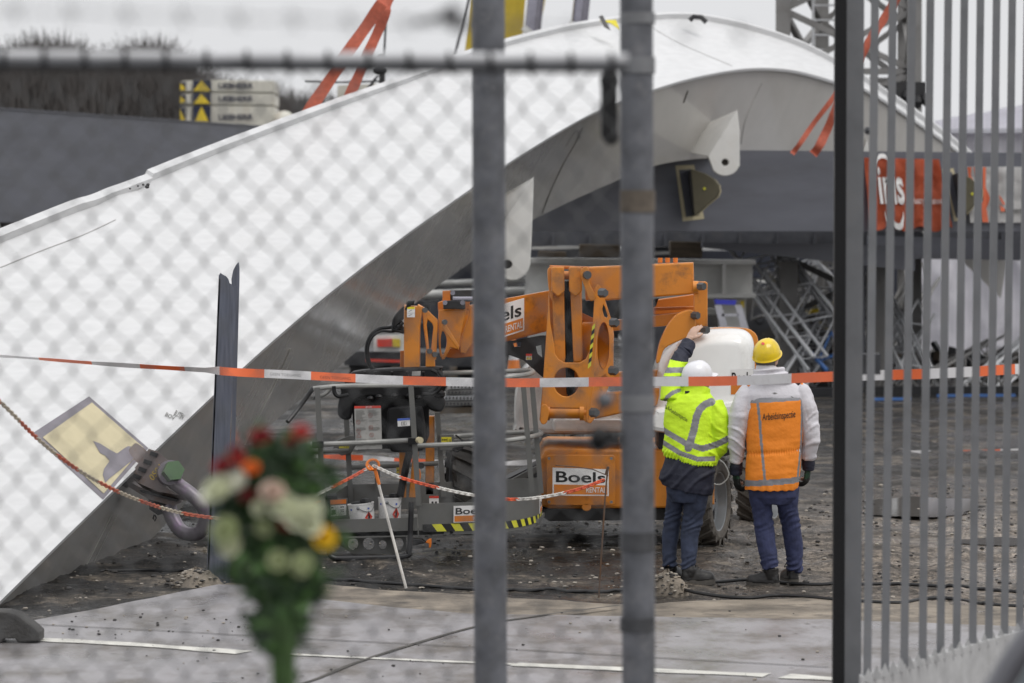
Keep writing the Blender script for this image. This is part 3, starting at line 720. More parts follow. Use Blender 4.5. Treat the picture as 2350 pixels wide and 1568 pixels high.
MB().use('warning_yellow').prism([W(1699, 690, 61.8), W(1708, 690, 61.8), W(1708, 706, 61.8), W(1699, 706, 61.8)], (0, .01, 0)).build('label', None, sc_, smooth=0)
sc2 = root('support_column', 'white steel column under the left end of the I-beam behind the orange boom', 'column', W(1240, 905, 61))
MB().use('support_white').prism([W(1212, 684, 61.5), W(1256, 684, 61.5), W(1256, 905, 61.5), W(1212, 905, 61.5)], (0, .5, 0)).build('shaft', None, sc2, smooth=0)
for i, (x0, x1, y0, y1, lab) in enumerate(((1330, 1425, 560, 591, 'dark timber packing block left of the fence post on the white I-beam'), (1538, 1612, 553, 592, 'dark timber packing block on the white I-beam, right of the fence post'), (1430, 1500, 545, 592, 'timber packing block hidden mostly by the fence post'), (1235, 1300, 575, 591, 'thin dark packing plate near the left end of the white I-beam'))):
    k = 62.6; mb = MB().use('timber').prism([W(x0, y0, k), W(x1, y0+2, k), W(x1, y1, k), W(x0, y1, k)], (0, .5, 0)); mb.bm.edges.ensure_lookup_table()
    bmesh.ops.bevel(mb.bm, geom=mb.bm.edges[:], offset=.015, segments=1, affect='EDGES')
    tag(mb.build('timber_block', None, None, smooth=0), lab, 'timber block', 'packing under the girder')
for i, (x0, x1, y, lab) in enumerate(((1220, 1345, 566, 'pale steel strip on the packing near the left post'), (1500, 1560, 578, 'pale steel strip between packing blocks'))):
    k = 62.4; mb = MB().use('support_white').prism([W(x0, y, k), W(x1, y-2, k), W(x1, y+5, k), W(x0, y+7, k)], (0, .3, 0)); tag(mb.build('steel_strip', None, None, smooth=0), lab, 'steel strip')
# stepladder
sl = root('stepladder', 'aluminium stepladder with blue top standing behind the boom lift', 'stepladder', W(1680, 900, 66))
k = 64
for x0, x1 in ((1644, 1672), (1690, 1722)):
    MB().use('aluminium').prism([W(x0-4, 700, k), W(x0+12, 700, k), W(x1+40, 900, k), W(x1+20, 900, k)], (0, .06, 0)).build('rail', None, sl, smooth=0)
mb = MB().use('aluminium')
for i in range(6):
    y = 720+i*30; mb.prism([W(1656+i*5.2, y, k), W(1694+i*5.2, y, k), W(1696+i*5.2, y+6, k), W(1657+i*5.2, y+6, k)], (0, .05, 0))
mb.build('tread', None, sl, smooth=0)
MB().use('blue_plastic').prism([W(1640, 687, k), W(1690, 689, k), W(1688, 700, k), W(1642, 698, k)], (0, .2, 0)).build('top_cap', None, sl, smooth=0)

# a second dark girder lies deeper in the yard; with its stiffeners it closes the gap under the first
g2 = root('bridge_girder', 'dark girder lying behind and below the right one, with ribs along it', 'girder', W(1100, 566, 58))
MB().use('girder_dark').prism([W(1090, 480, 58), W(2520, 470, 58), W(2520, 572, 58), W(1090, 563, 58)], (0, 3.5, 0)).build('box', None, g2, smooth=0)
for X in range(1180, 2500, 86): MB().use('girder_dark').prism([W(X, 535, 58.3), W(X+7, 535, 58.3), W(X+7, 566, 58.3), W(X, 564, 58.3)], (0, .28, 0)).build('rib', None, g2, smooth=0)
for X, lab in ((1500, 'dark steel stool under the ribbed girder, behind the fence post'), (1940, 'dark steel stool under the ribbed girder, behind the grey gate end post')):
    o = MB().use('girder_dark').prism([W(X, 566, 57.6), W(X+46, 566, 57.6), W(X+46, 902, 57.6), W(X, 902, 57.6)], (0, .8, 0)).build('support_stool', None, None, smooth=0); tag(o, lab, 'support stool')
# ================================================================ slings
def sling(pts, k, w, label, dk=0):
    P = smooth_path([W(x, y, k+dk*i) for i, (x, y) in enumerate(pts)], 6); mb = MB().use('sling_red'); rings = []
    for i, p in enumerate(P):
        t = (P[min(i+1, len(P)-1)]-P[max(i-1, 0)]).normalized(); s_ = t.cross(Vector((0, 1, 0))).normalized()
        ww = w*(1+.04*math.sin(i*.9)); c = p+Vector((0, .03*math.sin(i*.7), 0))
        rings.append([c-s_*ww/2, c-s_*ww/2+Vector((0, .02, 0)), c+s_*ww/2+Vector((0, .02, 0)), c+s_*ww/2])
    mb.loft(rings); return tag(mb.build('lifting_sling', None, None, smooth=40), label, 'lifting sling', 'red lifting slings round the arch')
sling([(655, 335), (695, 275), (760, 178), (822, 86), (872, 14), (905, -40), (1130, -420)], 80, .150, 'wide red lifting sling, nearer the counterweights, rising from the arch edge to the sky')
sling([(762, 305), (795, 235), (826, 165), (856, 97), (884, 32), (910, -40), (1130, -420)], 79, .128, 'narrower red lifting sling beside the wide one above the arch')
sling([(1818, 353), (1834, 332), (1870, 280), (1926, 205), (1975, 122), (2040, 25), (2085, -60), (2260, -420)], 66.8, .075, 'thin red sling hanging over the arch web left of the black gate post')
sling([(1866, 354), (1878, 338), (1900, 295), (1930, 225), (1985, 110), (2045, 18), (2085, -60), (2260, -420)], 66.4, .13, 'wider red sling hanging over the arch web beside the black gate post')
# ================================================================ yellow crane and machines behind the arch
cr = root('mobile_crane', 'yellow telescopic crane rising behind the arch', 'crane', W(1110, 900, 46))
mb = MB().use('crane_yellow'); k = 46
a = [W(x, y, k) for x, y in ((1010, 560), (1160, 560), (1212, -80), (1092, -80))]
mb.prism([a[0], a[1], a[2], a[3]], (0, 1.1, 0)); mb.build('boom', None, cr, smooth=0)
mb = MB().use('crane_yellow').tube([W(1065, 560, k-.3), W(1238, -80, k-.3)], .0, 4)
mb.bm.clear(); mb.prism([W(x, y, 45) for x, y in ((1120, 560), (1150, 560), (1266, -80), (1236, -80))], (0, .3, 0)); mb.build('boom_side', None, cr, smooth=0)
def cyl(x0, y0, x1, y1, w, lab):
    mb = MB().use('chrome').tube([W(x0, y0, 47), W(x1, y1, 47)], w*S/47, 20); o = mb.build('hydraulic_cylinder', None, cr)
    MB().use('support_white').tube([W(x0-8, y0+10, 47), W(x0, y0, 47)], w*S/47*1.25, 20).build('collar', None, o)
cyl(1222, 72, 1236, -60, 19, ''); cyl(1329, 62, 1342, -60, 19, '')
mb = MB().use('wire_dark').tube([W(1030, 180, 47), W(1076, 0, 47), W(1092, -60, 47)], .03, 6); mb.build('hoist_rope', None, cr)
mb = MB().use('navy_machine').prism([W(x, y, 45.5) for x, y in ((930, 560), (1280, 560), (1280, 800), (930, 800))], (0, 2.4, 0)); mb.build('carrier', None, cr, smooth=0)
def wheel(mb_t, mb_r, c, ax, r, w, hub=.55):
    c = Vector(c); ax = Vector(ax).normalized()
    mb_t.tube([c-ax*w*.5, c-ax*w*.44, c+ax*w*.44, c+ax*w*.5], [r*.9, r, r, r*.9], 30)
    mb_r.tube([c-ax*w*.51, c-ax*w*.52], [r*hub, r*hub*.9], 24); mb_r.tube([c-ax*w*.52, c-ax*w*.6], [r*.2, r*.15], 14)
for i, X in enumerate((960, 1050, 1140, 1230)):
    t, r = MB().use('rubber'), MB().use('rim_grey'); wheel(t, r, W(X, 820, 44.6)*1, (0, 1, 0), .58, .4)
    o = t.build('wheel', None, cr); r.build('rim', None, o)
# flatbed trailer with tail lights under the arch
fb = root('trailer', 'dark flatbed trailer with red and amber tail lights behind the boom lift', 'trailer', W(880, 905, 60))
k = 60
MB().use('dark_machine').prism([W(x, y, k) for x, y in ((790, 806), (1110, 812), (1110, 842), (790, 838))], (0, 2.4, 0)).build('deck', None, fb, smooth=0)
MB().use('dark_machine').prism([W(x, y, k-1) for x, y in ((800, 838), (1100, 842), (1090, 872), (810, 868))], (0, 2.0, 0)).build('chassis', None, fb, smooth=0)
mb = MB().use('sign_red').prism([W(x, y, k+.1) for x, y in ((866, 778), (900, 778), (900, 796), (866, 796))], (0, .05, 0)); mb.use('warning_yellow').prism([W(x, y, k+.1) for x, y in ((901, 778), (918, 778), (918, 796), (901, 796))], (0, .05, 0)); mb.build('tail_light', None, fb, smooth=0)
MB().use('support_white').prism([W(x, y, k+.05) for x, y in ((858, 770), (930, 768), (930, 806), (858, 806))], (0, .2, 0)).build('light_bracket', None, fb, smooth=0)
MB().use('sign_red').prism([W(x, y, k+.1) for x, y in ((840, 824), (925, 826), (925, 832), (840, 830))], (0, .02, 0)).build('reflector_strip', None, fb, smooth=0)
for X in (905, 1040):
    MB().use('timber').prism([W(x, y, k+.2) for x, y in ((X-8, 842), (X+8, 842), (X+8, 905), (X-8, 905))], (0, .2, 0)).build('support_leg', None, fb, smooth=0)
for X in (850, 980, 1080):
    t, r = MB().use('rubber'), MB().use('rim_grey'); wheel(t, r, W(X, 878, k-1.5), (0, 1, 0), .40, .3); o = t.build('wheel', None, fb); r.build('rim', None, o)
for y0, y1, lab, kk in ((640, 652, 'upper white pipe lying behind the orange jib', 55), (662, 680, 'lower white pipe lying behind the orange jib', 54.5)):
    mb = MB().use('support_white').tube([W(960, (y0+y1)/2+6, kk), W(1230, (y0+y1)/2-4, kk)], (y1-y0)/2*S/kk*1.1, 14); tag(mb.build('pipe', None, None), lab, 'pipe', 'white pipes on the trailer')
tr = root('pipe_rack', 'dark rack carrying the white pipes behind the orange jib', 'rack', W(1090, 810, 54))
for y in (656, 690, 740): MB().use('dark_machine').prism([W(960, y, 53.4), W(1235, y-2, 53.4), W(1235, y+12, 53.4), W(960, y+12, 53.4)], (0, .8, 0)).build('shelf', None, tr, smooth=0)
for X in (975, 1225): MB().use('dark_machine').prism([W(X, 650, 53.2), W(X+10, 650, 53.2), W(X+10, 865, 53.2), W(X, 865, 53.2)], (0, .8, 0)).build('upright', None, tr, smooth=0)
# stack of steel grating mats, under the post
mats_k = 82
for i in range(4):
    y = 932-i*13; mb = MB().use('truss_silver' if i % 2 else 'lattice_grey')
    mb.prism([W(1010+i*6, y, mats_k), W(1150-i*4, y-3, mats_k), W(1150-i*4, y-13, mats_k), W(1010+i*6, y-10, mats_k)], (0, 1.4, 0))
    for j in range(16):
        mb.use('dark_machine').prism([W(1016+i*6+j*8.2, y-2, mats_k+.05), W(1020+i*6+j*8.2, y-2, mats_k+.05), W(1020+i*6+j*8.2, y-8, mats_k+.05), W(1016+i*6+j*8.2, y-8, mats_k+.05)], (0, .01, 0))
    tag(mb.build('grating_mat', None, None, smooth=0), ['bottom', 'second lowest', 'second highest', 'topmost'][i]+' steel grating mat in the stack behind the basket', 'grating mat', 'stacked grating mats')
MB_ = MB().use('timber'); MB_.prism([W(1005, 936, mats_k), W(1155, 933, mats_k), W(1155, 946, mats_k), W(1005, 950, mats_k)], (0, 1.2, 0)); tag(MB_.build('timber_sleeper', None, None, smooth=0), 'dark timber sleeper under the stack of grating mats', 'sleeper')
# traffic cone
def cone(X, Yb, k, h, label):
    c = W(X, Yb, k); r = root('traffic_cone', label, 'traffic cone', c); mb = MB()
    for i, (z0, z1, m) in enumerate(((.03, .22, 'tape_white'), (.22, .45, 'orange_plastic'), (.45, .62, 'tape_white'), (.62, 1, 'orange_plastic'))):
        mb.use(m).tube([c+Vector((0, 0, z0*h)), c+Vector((0, 0, z1*h))], [.19*h*(1-.85*z0), .19*h*(1-.85*z1)], 16)
    mb.build('cone_body', None, r); MB().use('rubber').box(c+Vector((0, 0, .02)), (.42*h, .42*h, .04)).build('base', None, r, smooth=0)
cone(1179, 872, 72, .62, 'orange and white traffic cone behind the basket rail')
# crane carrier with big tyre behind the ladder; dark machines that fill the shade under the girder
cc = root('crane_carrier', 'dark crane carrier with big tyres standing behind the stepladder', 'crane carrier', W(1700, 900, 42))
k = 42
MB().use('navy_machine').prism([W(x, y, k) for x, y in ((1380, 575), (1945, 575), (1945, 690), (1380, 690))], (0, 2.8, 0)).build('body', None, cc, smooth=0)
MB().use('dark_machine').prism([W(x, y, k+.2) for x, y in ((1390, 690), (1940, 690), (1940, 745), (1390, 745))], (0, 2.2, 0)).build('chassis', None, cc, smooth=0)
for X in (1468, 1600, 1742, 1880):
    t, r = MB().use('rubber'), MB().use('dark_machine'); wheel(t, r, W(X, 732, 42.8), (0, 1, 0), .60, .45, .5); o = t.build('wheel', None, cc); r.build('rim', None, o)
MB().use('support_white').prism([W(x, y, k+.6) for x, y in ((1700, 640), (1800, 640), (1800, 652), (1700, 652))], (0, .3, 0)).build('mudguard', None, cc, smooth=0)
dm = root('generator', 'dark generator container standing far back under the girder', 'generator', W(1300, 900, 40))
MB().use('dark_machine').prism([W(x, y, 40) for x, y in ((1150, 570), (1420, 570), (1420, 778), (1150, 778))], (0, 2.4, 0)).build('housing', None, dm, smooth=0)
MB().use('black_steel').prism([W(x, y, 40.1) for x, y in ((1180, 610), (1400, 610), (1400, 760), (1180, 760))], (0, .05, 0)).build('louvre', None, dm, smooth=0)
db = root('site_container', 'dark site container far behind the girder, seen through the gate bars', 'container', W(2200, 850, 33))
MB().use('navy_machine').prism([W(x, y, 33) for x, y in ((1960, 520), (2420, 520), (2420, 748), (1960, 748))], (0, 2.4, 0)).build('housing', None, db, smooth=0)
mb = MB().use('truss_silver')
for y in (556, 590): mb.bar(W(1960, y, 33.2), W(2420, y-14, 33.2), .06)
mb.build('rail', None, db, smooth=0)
# ================================================================ counterweights of another crane
cwc = root('crane_superstructure', 'weathered cream crane body carrying the counterweight slabs, mostly hidden behind the dark girder', 'crane body', W(540, 800, 29))
k = 29
MB().use('cream_steel').prism([W(x, y, k) for x, y in ((420, 288), (640, 288), (640, 728), (420, 728))], (0, 3, 0)).build('body', None, cwc, smooth=0)
mb = MB().use('cream_steel').ell(W(652, 282, k), (.42, .42, .42), 16); mb.build('lamp_dome', None, cwc)
MB().use('cream_steel').prism([W(x, y, k) for x, y in ((640, 268), (685, 282), (685, 300), (640, 300))], (0, 1, 0)).build('walkway', None, cwc, smooth=0)
def slab(Yt, Yb, lab):
    r = root('counterweight', lab, 'counterweight', W(540, Yb, k), 'stacked crane counterweights'); mb = MB()
    x0, x1 = 448, 629
    mb.use('cream_steel').prism([W(x, y, k) for x, y in ((x0, Yt), (x1, Yt+2), (x1, Yb+2), (x0, Yb))], (0, 2.6, 0))
    mb.prism([W(x, y, k) for x, y in ((413, Yt+4), (x0, Yt), (x0, Yb), (413, Yb-1))], (0, 2.2, 0))
    bmesh.ops.bevel(mb.bm, geom=mb.bm.edges[:], offset=.03, segments=2, affect='EDGES'); o = mb.build('slab', None, r, smooth=20)
    q = [W(x, y, k+.03) for x, y in ((443, Yt+1), (484, Yt+1), (484, Yb-1), (443, Yb-1))]; q = [p+Vector((0, -.05, 0)) for p in q]
    m2 = MB().use('navy_print').prism(q, (0, .02, 0)); h = Yb-Yt
    m2.use('warning_yellow').prism([W(x, y, k+.03)+Vector((0, -.09, 0)) for x, y in ((444, Yb-2), (463, Yt+2), (483, Yb-2))], (0, .02, 0)); m2.build('arrow_sign', None, r, smooth=0)
    m4 = MB().use('navy_print').prism([W(x, y, k)+Vector((0, -.06, 0)) for x, y in ((413, Yt+6), (428, Yt+5), (428, Yb-3), (413, Yb-3))], (0, .02, 0))
    m4.use('warning_yellow').prism([W(x, y, k)+Vector((0, -.09, 0)) for x, y in ((414, Yb-4), (414, Yt+8), (424, Yt+h*.6), (426, Yb-4))], (0, .02, 0)); m4.build('arrow_sign', None, r, smooth=0)
    yc = Yt+h*(.48 if h < 35 else .55)
    m3 = MB().use('navy_print').text('LIEBHERR', [W(x, y, k)+Vector((0, -.05, 0)) for x, y in ((502, yc-6), (581, yc-6), (581, yc+7), (502, yc+7))], .01, .03); m3.build('lettering', None, r, smooth=0)
    m5 = MB().use('cream_steel').tube([W(433, Yt+4, k)+Vector((0, -.12, 0)), W(433, Yb-2, k)+Vector((0, -.12, 0))], .09, 8); m5.build('lashing_eye', None, r)
slab(183, 211, 'topmost white counterweight slab with yellow arrow, on the crane behind the girder')
slab(213, 240, 'middle white counterweight slab with yellow arrow, between two others')
slab(242, 290, 'thickest white counterweight slab, lowest of the three above the dark girder')
# mast with hoist ropes peeping over the arch
ms = root('hoist_mast', 'small dark hoist block with ropes beside the red slings', 'hoist block', W(876, 240, 60))
MB().use('wire_dark').tube([W(878, 195, 60), W(885, 60, 60), W(889, 10, 60)], .02, 6).build('rope', None, ms)
MB().use('black_steel').tube([W(877, 250, 60), W(877, 175, 60), W(876, 130, 60)], [.05, .05, .035], 8).build('post', None, ms)
mb = MB().use('black_steel').ell(W(876, 138, 60), (.09, .09, .10), 10); mb.ell(W(872, 160, 60), (.12, .1, .08), 10); mb.build('block', None, ms)
for a, b_ in (((800, 250), (850, 195)), ((812, 250), (862, 178)), ((826, 240), (868, 172)), ((745, 190), (880, 186)), ((740, 188), (700, 186))): MB().use('wire_dark').tube([W(*a, 60), W(*b_, 60)], .018, 5).build('rope', None, ms)
mb = MB().use('cream_steel').prism([W(x, y, 40) for x, y in ((775, 196), (905, 190), (905, 330), (775, 330))], (0, 2, 0)); tag(mb.build('white_cabin', None, None, smooth=0), 'pale cabin roof showing between the red slings and the arch', 'cabin')
# ================================================================ lattice mast behind the crest
def lattice(name, label, cat, corners0, corners1, nb, rc, rb, m, mb_m=None, style='x', chord_round=False, group=None, mcs=None):
    """four chords between two quads of corners, zigzag or X bracing on each side"""
    r = root(name, label, cat, sum(corners0, Vector())/4, group)
    for i in range(4):
        mb = MB().use(mcs[i] if mcs else m)
        if chord_round: mb.tube([corners0[i], corners1[i]], rc, 10)
        else: mb.bar(corners0[i], corners1[i], rc*2)
        mb.build('chord', None, r, smooth=30 if chord_round else 0)
    mb = MB().use(mb_m or m)
    for i in range(4):
        a0, a1, b0, b1 = corners0[i], corners1[i], corners0[(i+1) % 4], corners1[(i+1) % 4]
        for j in range(nb):
            p, q = j/nb, (j+1)/nb
            pa, qa, pb, qb = a0.lerp(a1, p), a0.lerp(a1, q), b0.lerp(b1, p), b0.lerp(b1, q)
            def rod(u, v):
                if chord_round: mb.tube([u, v], rb, 6)
                else: mb.bar(u, v, rb*2)
            if style == 'x': rod(pa, qb); rod(pb, qa)
            else: rod(pa, qb) if j % 2 else rod(pb, qa)
            if style == 'x' and j % 2 == 0: rod(qa, qb)
    mb.build('bracing', None, r, smooth=30 if chord_round else 0); return r
k0, k1 = 55, 52
def mastq(Y): return [Vector((W(X, 0, k).x, W(X, 0, k).y, H-(Y-553)*S/55)) for X, k in ((1797, k0), (2098, k0), (2076, k1), (1886, k1))]
lattice('lattice_mast', 'tall dark grey lattice mast rising behind the crest of the arch', 'lattice mast', mastq(870), mastq(-260), 8, .125, .055, 'lattice_grey', style='x')
lm = root('mast_ladder', 'narrow ladder running up inside the lattice mast', 'ladder', W(1875, 300, 53.5))
for X in (1866, 1926): MB().use('truss_silver').bar(W(X, 300, 53.5), W(X, -100, 53.5), .05).build('rail', None, lm, smooth=0)
mb = MB().use('truss_silver')
for y in range(-90, 300, 34): mb.bar(W(1866, y, 53.5), W(1926, y, 53.5), .035)
mb.build('rung', None, lm, smooth=0)
mb = MB().use('black_steel').box(W(2085, 205, 56), (.6, .3, .25)); mb.box(W(2040, 205, 56), (.8, .25, .12))
for X in (2060, 2082, 2105, 2125): mb.ell(W(X, 222+6*(X % 3), 56.2), (.10, .1, .13), 8)
tag(mb.build('floodlight', None, None, smooth=30), 'dark lamp cluster on the foot of the mast above the arch edge', 'lamp cluster')
# ================================================================ collapsed lattice boom
def trussq(c, d, w, h):
    d = d.normalized(); u = d.cross(Vector((0, 1, 0))).normalized(); v = u.cross(d)
    return [c+u*w/2+v*h/2, c-u*w/2+v*h/2, c-u*w/2-v*h/2, c+u*w/2-v*h/2]
def truss(p0, p1, w, h, nb, label, m='truss_silver', mm=None, mcs=None, rc=.036, rb=.019):
    d = p1-p0; return lattice('lattice_boom', label, 'lattice boom', trussq(p0, d, w, h), trussq(p1, d, w, h), nb, rc, rb, m, mm, 'zig', True, 'collapsed lattice boom sections', mcs)
truss(W(1725, 560, 56), W(1925, 815, 57.5), .78, .9, 7, 'crumpled grey lattice boom falling from the girder towards the black gate post')
truss(W(1890, 795, 57.4), W(1930, 838, 57.6), .5, .5, 2, 'bent bright blue end frame of the lattice boom near the ground', 'truss_blue')
truss(W(1790, 590, 53), W(1990, 770, 53.5), .75, .7, 6, 'second grey lattice boom with a yellow chord, lying behind the first one', 'lattice_grey', 'truss_silver', ['truss_silver', 'truss_yellow', 'lattice_grey', 'truss_silver'])
truss(W(1985, 700, 55), W(2085, 900, 57), .62, .7, 5, 'grey lattice boom piece leaning left behind the gate bars')
truss(W(1990, 850, 56), W(2118, 640, 53), .42, .5, 6, 'thin dark lattice boom crossing in front of the tent wall', 'lattice_grey', None, None, .03, .018)
truss(W(1990, 893, 58), W(2420, 874, 58.5), .42, .5, 9, 'long lattice boom lying on the ground behind the gate, with a blue lower chord', 'lattice_grey', 'lattice_grey', ['lattice_grey', 'lattice_grey', 'truss_blue', 'truss_blue'])
truss(W(2240, 862, 55), W(2440, 800, 55), .4, .4, 6, 'dark lattice boom piece lying low at the far right behind the gate', 'lattice_grey')
TS = [((1762, 592, 56.5), (1918, 790, 57), .5, .5, 8, 'pale silver lattice section hanging from the girder between two others', 'truss_silver'), ((1738, 648, 56.8), (1882, 842, 57.6), .4, .4, 8, 'pale silver lattice section sloping down behind the yellow helmet', 'truss_silver'),
 ((1740, 610, 55), (1900, 905, 57), .55, .6, 8, 'thin silver lattice section hanging behind the orange worker\'s helmet', 'truss_silver'),
 ((1735, 700, 53), (1930, 640, 52), .5, .5, 8, 'level grey lattice section between the white beam end and the black gate post', 'lattice_grey'),
 ((1800, 905, 58), (1935, 690, 56), .42, .42, 7, 'silver lattice section rising to the right behind the blue boom end', 'truss_silver'),
 ((1760, 830, 56.5), (1930, 880, 57), .45, .4, 7, 'silver lattice section lying low behind the orange worker', 'truss_silver'),
 ((1835, 585, 54), (1935, 740, 55), .4, .4, 6, 'small grey lattice section dangling beside the black gate post', 'truss_silver'),
 ((1985, 640, 55), (2120, 880, 57.5), .45, .5, 8, 'silver lattice section leaning right behind the gate bars', 'truss_silver'),
 ((2010, 880, 57), (2110, 720, 55), .4, .4, 6, 'silver lattice section crossing another, low behind the gate bars', 'truss_silver'),
 ((2100, 905, 58.5), (2300, 800, 56), .45, .45, 8, 'brown-grey lattice section leaning on the tent foot', 'lattice_grey'),
 ((2230, 905, 58.5), (2400, 770, 56), .4, .45, 7, 'grey lattice section at the far right foot of the tent', 'truss_silver')]
for (a, b_, c), (d, e_, f_), w, h, n_, lab, m in TS: truss(W(a, b_, c), W(d, e_, f_), w, h, n_, lab, m, None, None, .028, .015)
def debris(X0, X1, Yt, k, label):
    p, q = W(X0, 905, k), W(X1, 905, k); mb = MB(); rr = random.Random(X0)
    for i in range(70):
        t = rr.random(); c = p.lerp(q, t)+Vector((0, rr.uniform(-.6, .6), 0)); h = (905-Yt)*S/k*rr.uniform(.2, 1)*(math.sin(math.pi*(.12+.76*t)))
        mb.use(rr.choice(['timber', 'dark_machine', 'lattice_grey', 'stone_dark', 'dark_machine'])); a = Vector((rr.uniform(-1, 1), rr.uniform(-.5, .5), rr.uniform(-.35, .5))).normalized()
        L_ = rr.uniform(.4, 1.3); c.z = max(.08, h); mb.bar(c-a*L_/2, c+a*L_/2, rr.uniform(.06, .22), rr.uniform(.04, .2))
    return tag(mb.build('debris', None, None, smooth=0), label, 'debris', None, 'stuff')
debris(1745, 1940, 800, 54.5, 'dark tangle of timber and steel scraps under the crumpled lattice boom')
debris(1980, 2440, 850, 54.5, 'dark tangle of steel scraps along the ground behind the gate')
for i, (x0, x1, lab) in enumerate(((1790, 1831, 'grey-brown steel prop standing behind the blue boom end'), (1995, 2045, 'grey-brown steel prop standing behind the gate post'))):
    mb = MB().use('timber' if i > 5 else 'lattice_grey'); k = 57.2
    mb.prism([W(x0, 600, k), W(x1, 600, k), W(x1, 890, k), W(x0, 890, k)], (0, .5, 0)); tag(mb.build('steel_prop', None, None, smooth=0), lab, 'prop', 'props under the girder')
for i, (x, y, x2, y2, lab) in enumerate(((1845, 760, 1880, 700, 'yellow strut showing through the crumpled lattice boom'), (1900, 735, 1905, 690, 'short yellow strut next to the black gate post'), (1805, 860, 1870, 720, 'dark slanting beam under the crumpled lattice boom'), (1835, 905, 1915, 800, 'dark slanting beam beside the blue boom end'))):
    mb = MB().use('warning_yellow' if i < 2 else 'timber').bar(W(x, y, 54), W(x2, y2, 54), .16); tag(mb.build('strut', None, None, smooth=0), lab, 'strut')
# long low dark debris line on the ground behind the gate
for i, (x0, x1, y, m, lab) in enumerate(((1740, 1935, 912, 'dark_machine', 'dark steel section lying on the ground behind the orange worker'), (1985, 2400, 908, 'black_steel', 'long dark steel section on the ground behind the gate bars'), (2000, 2090, 922, 'truss_blue', 'short blue lattice chord lying on the mud nearest the gate post'), (2150, 2330, 914, 'truss_blue', 'longer blue lattice chord lying on the mud behind the gate bars'))):
    kk = gk(y)-.2; mb = MB().use(m).bar(W(x0, y-6, kk), W(x1, y-7, kk), .22 if i < 2 else .045); tag(mb.build('steel_section', None, None, smooth=0), lab, 'steel section')
# ================================================================ tent, banners
tn = root('tent', 'large white event tent with a sloping roof behind the gate', 'tent', W(2400, 830, 48))
def cloth(fn, nu, nv, name, m, parent, thick=.02):
    mb = MB().use(m); g = [[mb.bm.verts.new(fn(i/nu, j/nv)) for i in range(nu+1)] for j in range(nv+1)]
    for a, b_ in zip(g, g[1:]):
        for i in range(nu): mb.face([a[i], a[i+1], b_[i+1], b_[i]])
    bmesh.ops.solidify(mb.bm, geom=mb.bm.faces[:], thickness=thick)
    return mb.build(name, None, parent, smooth=70)
k = 47.5
def wall(u, v):
    p = W(2118+u*620, 296, k).lerp(W(2118+u*620, 815, k), v)
    return p+Vector((.05*math.sin(v*6+u*4), .10*math.sin(u*44+3*fbm(u*4, v*3, 1))*(.4+.6*v)+.10*fbm(u*12, v*5, 3), -.0+.14*max(0, v-.94)/.06*math.sin(u*30)))
cloth(wall, 110, 40, 'wall', 'tent_white', tn)
mb = MB().use('tent_roof'); a = W(2100, 300, k); b_ = W(2760, 295, k)
cloth(lambda u, v: (W(2104+u*640, 301-u*4, k).lerp(W(2120+u*640, 282-u*118, k*.93), v))+Vector((0, -.1, .03*fbm(u*16, v*5, 2))), 60, 12, 'roof', 'tent_roof', tn, .03)
mb = MB().use('aluminium').bar(W(2104, 302, k)+Vector((0, -.2, 0)), W(2760, 298, k)+Vector((0, -.2, 0)), .09); mb.build('eave_beam', None, tn, smooth=0)
for X in (2124, 2440): MB().use('aluminium').bar(W(X, 300, k)+Vector((0, .25, 0)), W(X, 818, k)+Vector((0, .25, 0)), .10).build('tent_leg', None, tn, smooth=0)
# red banner on the girder: surface with folds, lettering laid on it
bn = root('banner', 'red banner with white lettering and a smile, hung on the dark girder behind the gate', 'banner', gface(2080, 520, .1))
def banner_pt(u, v, off=.0):
    tl, tr, br, bl = (1980, 362), (2153, 366), (2184, 527), (1996, 523)
    x = (tl[0]*(1-u)+tr[0]*u)*(1-v)+(bl[0]*(1-u)+br[0]*u)*v; y = (tl[1]*(1-u)+tr[1]*u)*(1-v)+(bl[1]*(1-u)+br[1]*u)*v+6*math.sin(u*18)*(v > .9)
    return gface(x, y, .10+.035*math.sin(u*20+v*2)+.03*fbm(u*6, v*4, 2)+off)
cloth(lambda u, v: banner_pt(u, v), 60, 24, 'cloth', 'banner_red', bn, .012)
def on_banner(txt, u0, v0, u1, v1, bold, mbx):
    me = text_mesh(txt, bold); xs = [v.co.x for v in me.vertices]; ys_ = [v.co.y for v in me.vertices]
    a, b_, c, d = min(xs), max(xs), min(ys_), max(ys_)
    mbx.add(me, lambda co: banner_pt(u0+(u1-u0)*(co.x-a)/(b_-a), v1-(v1-v0)*(co.y-c)/(d-c), .03)); bpy.data.meshes.remove(me)
mb = MB().use('sign_white'); on_banner('iris', .155, .13, .475, .66, .025, mb); on_banner('Industry Solutions', .52, .545, .94, .67, -.002, mb)
def arc(cx, cy, ru, rv, a0, a1, w):
    for i in range(16):
        t0, t1 = a0+(a1-a0)*i/16, a0+(a1-a0)*(i+1)/16; w0, w1 = w*math.sin(math.pi*i/16)+.008, w*math.sin(math.pi*(i+1)/16)+.008
        mb.poly([banner_pt(cx+ru*math.cos(t)*(1+s_), cy+rv*math.sin(t)*(1+s_), .03) for t, s_ in ((t0, 0), (t1, 0), (t1, w1*3), (t0, w0*3))])
arc(.315, .70, .115, .24, math.radians(12), math.radians(168), .12); arc(.255, .20, .12, .20, math.radians(190), math.radians(350), .10)
mb.build('lettering', None, bn, smooth=0)
wb = root('banner', 'white banner with red zigzag shape and dark lettering at the right end of the girder', 'banner', gface(2300, 510, .1))
def wb_pt(u, v, off=0.):
    return gface(2216+u*190+8*v*(1-u), 383+v*128, .10+.05*math.sin(u*17+v)+.03*fbm(u*5, v*4, 6)+off)
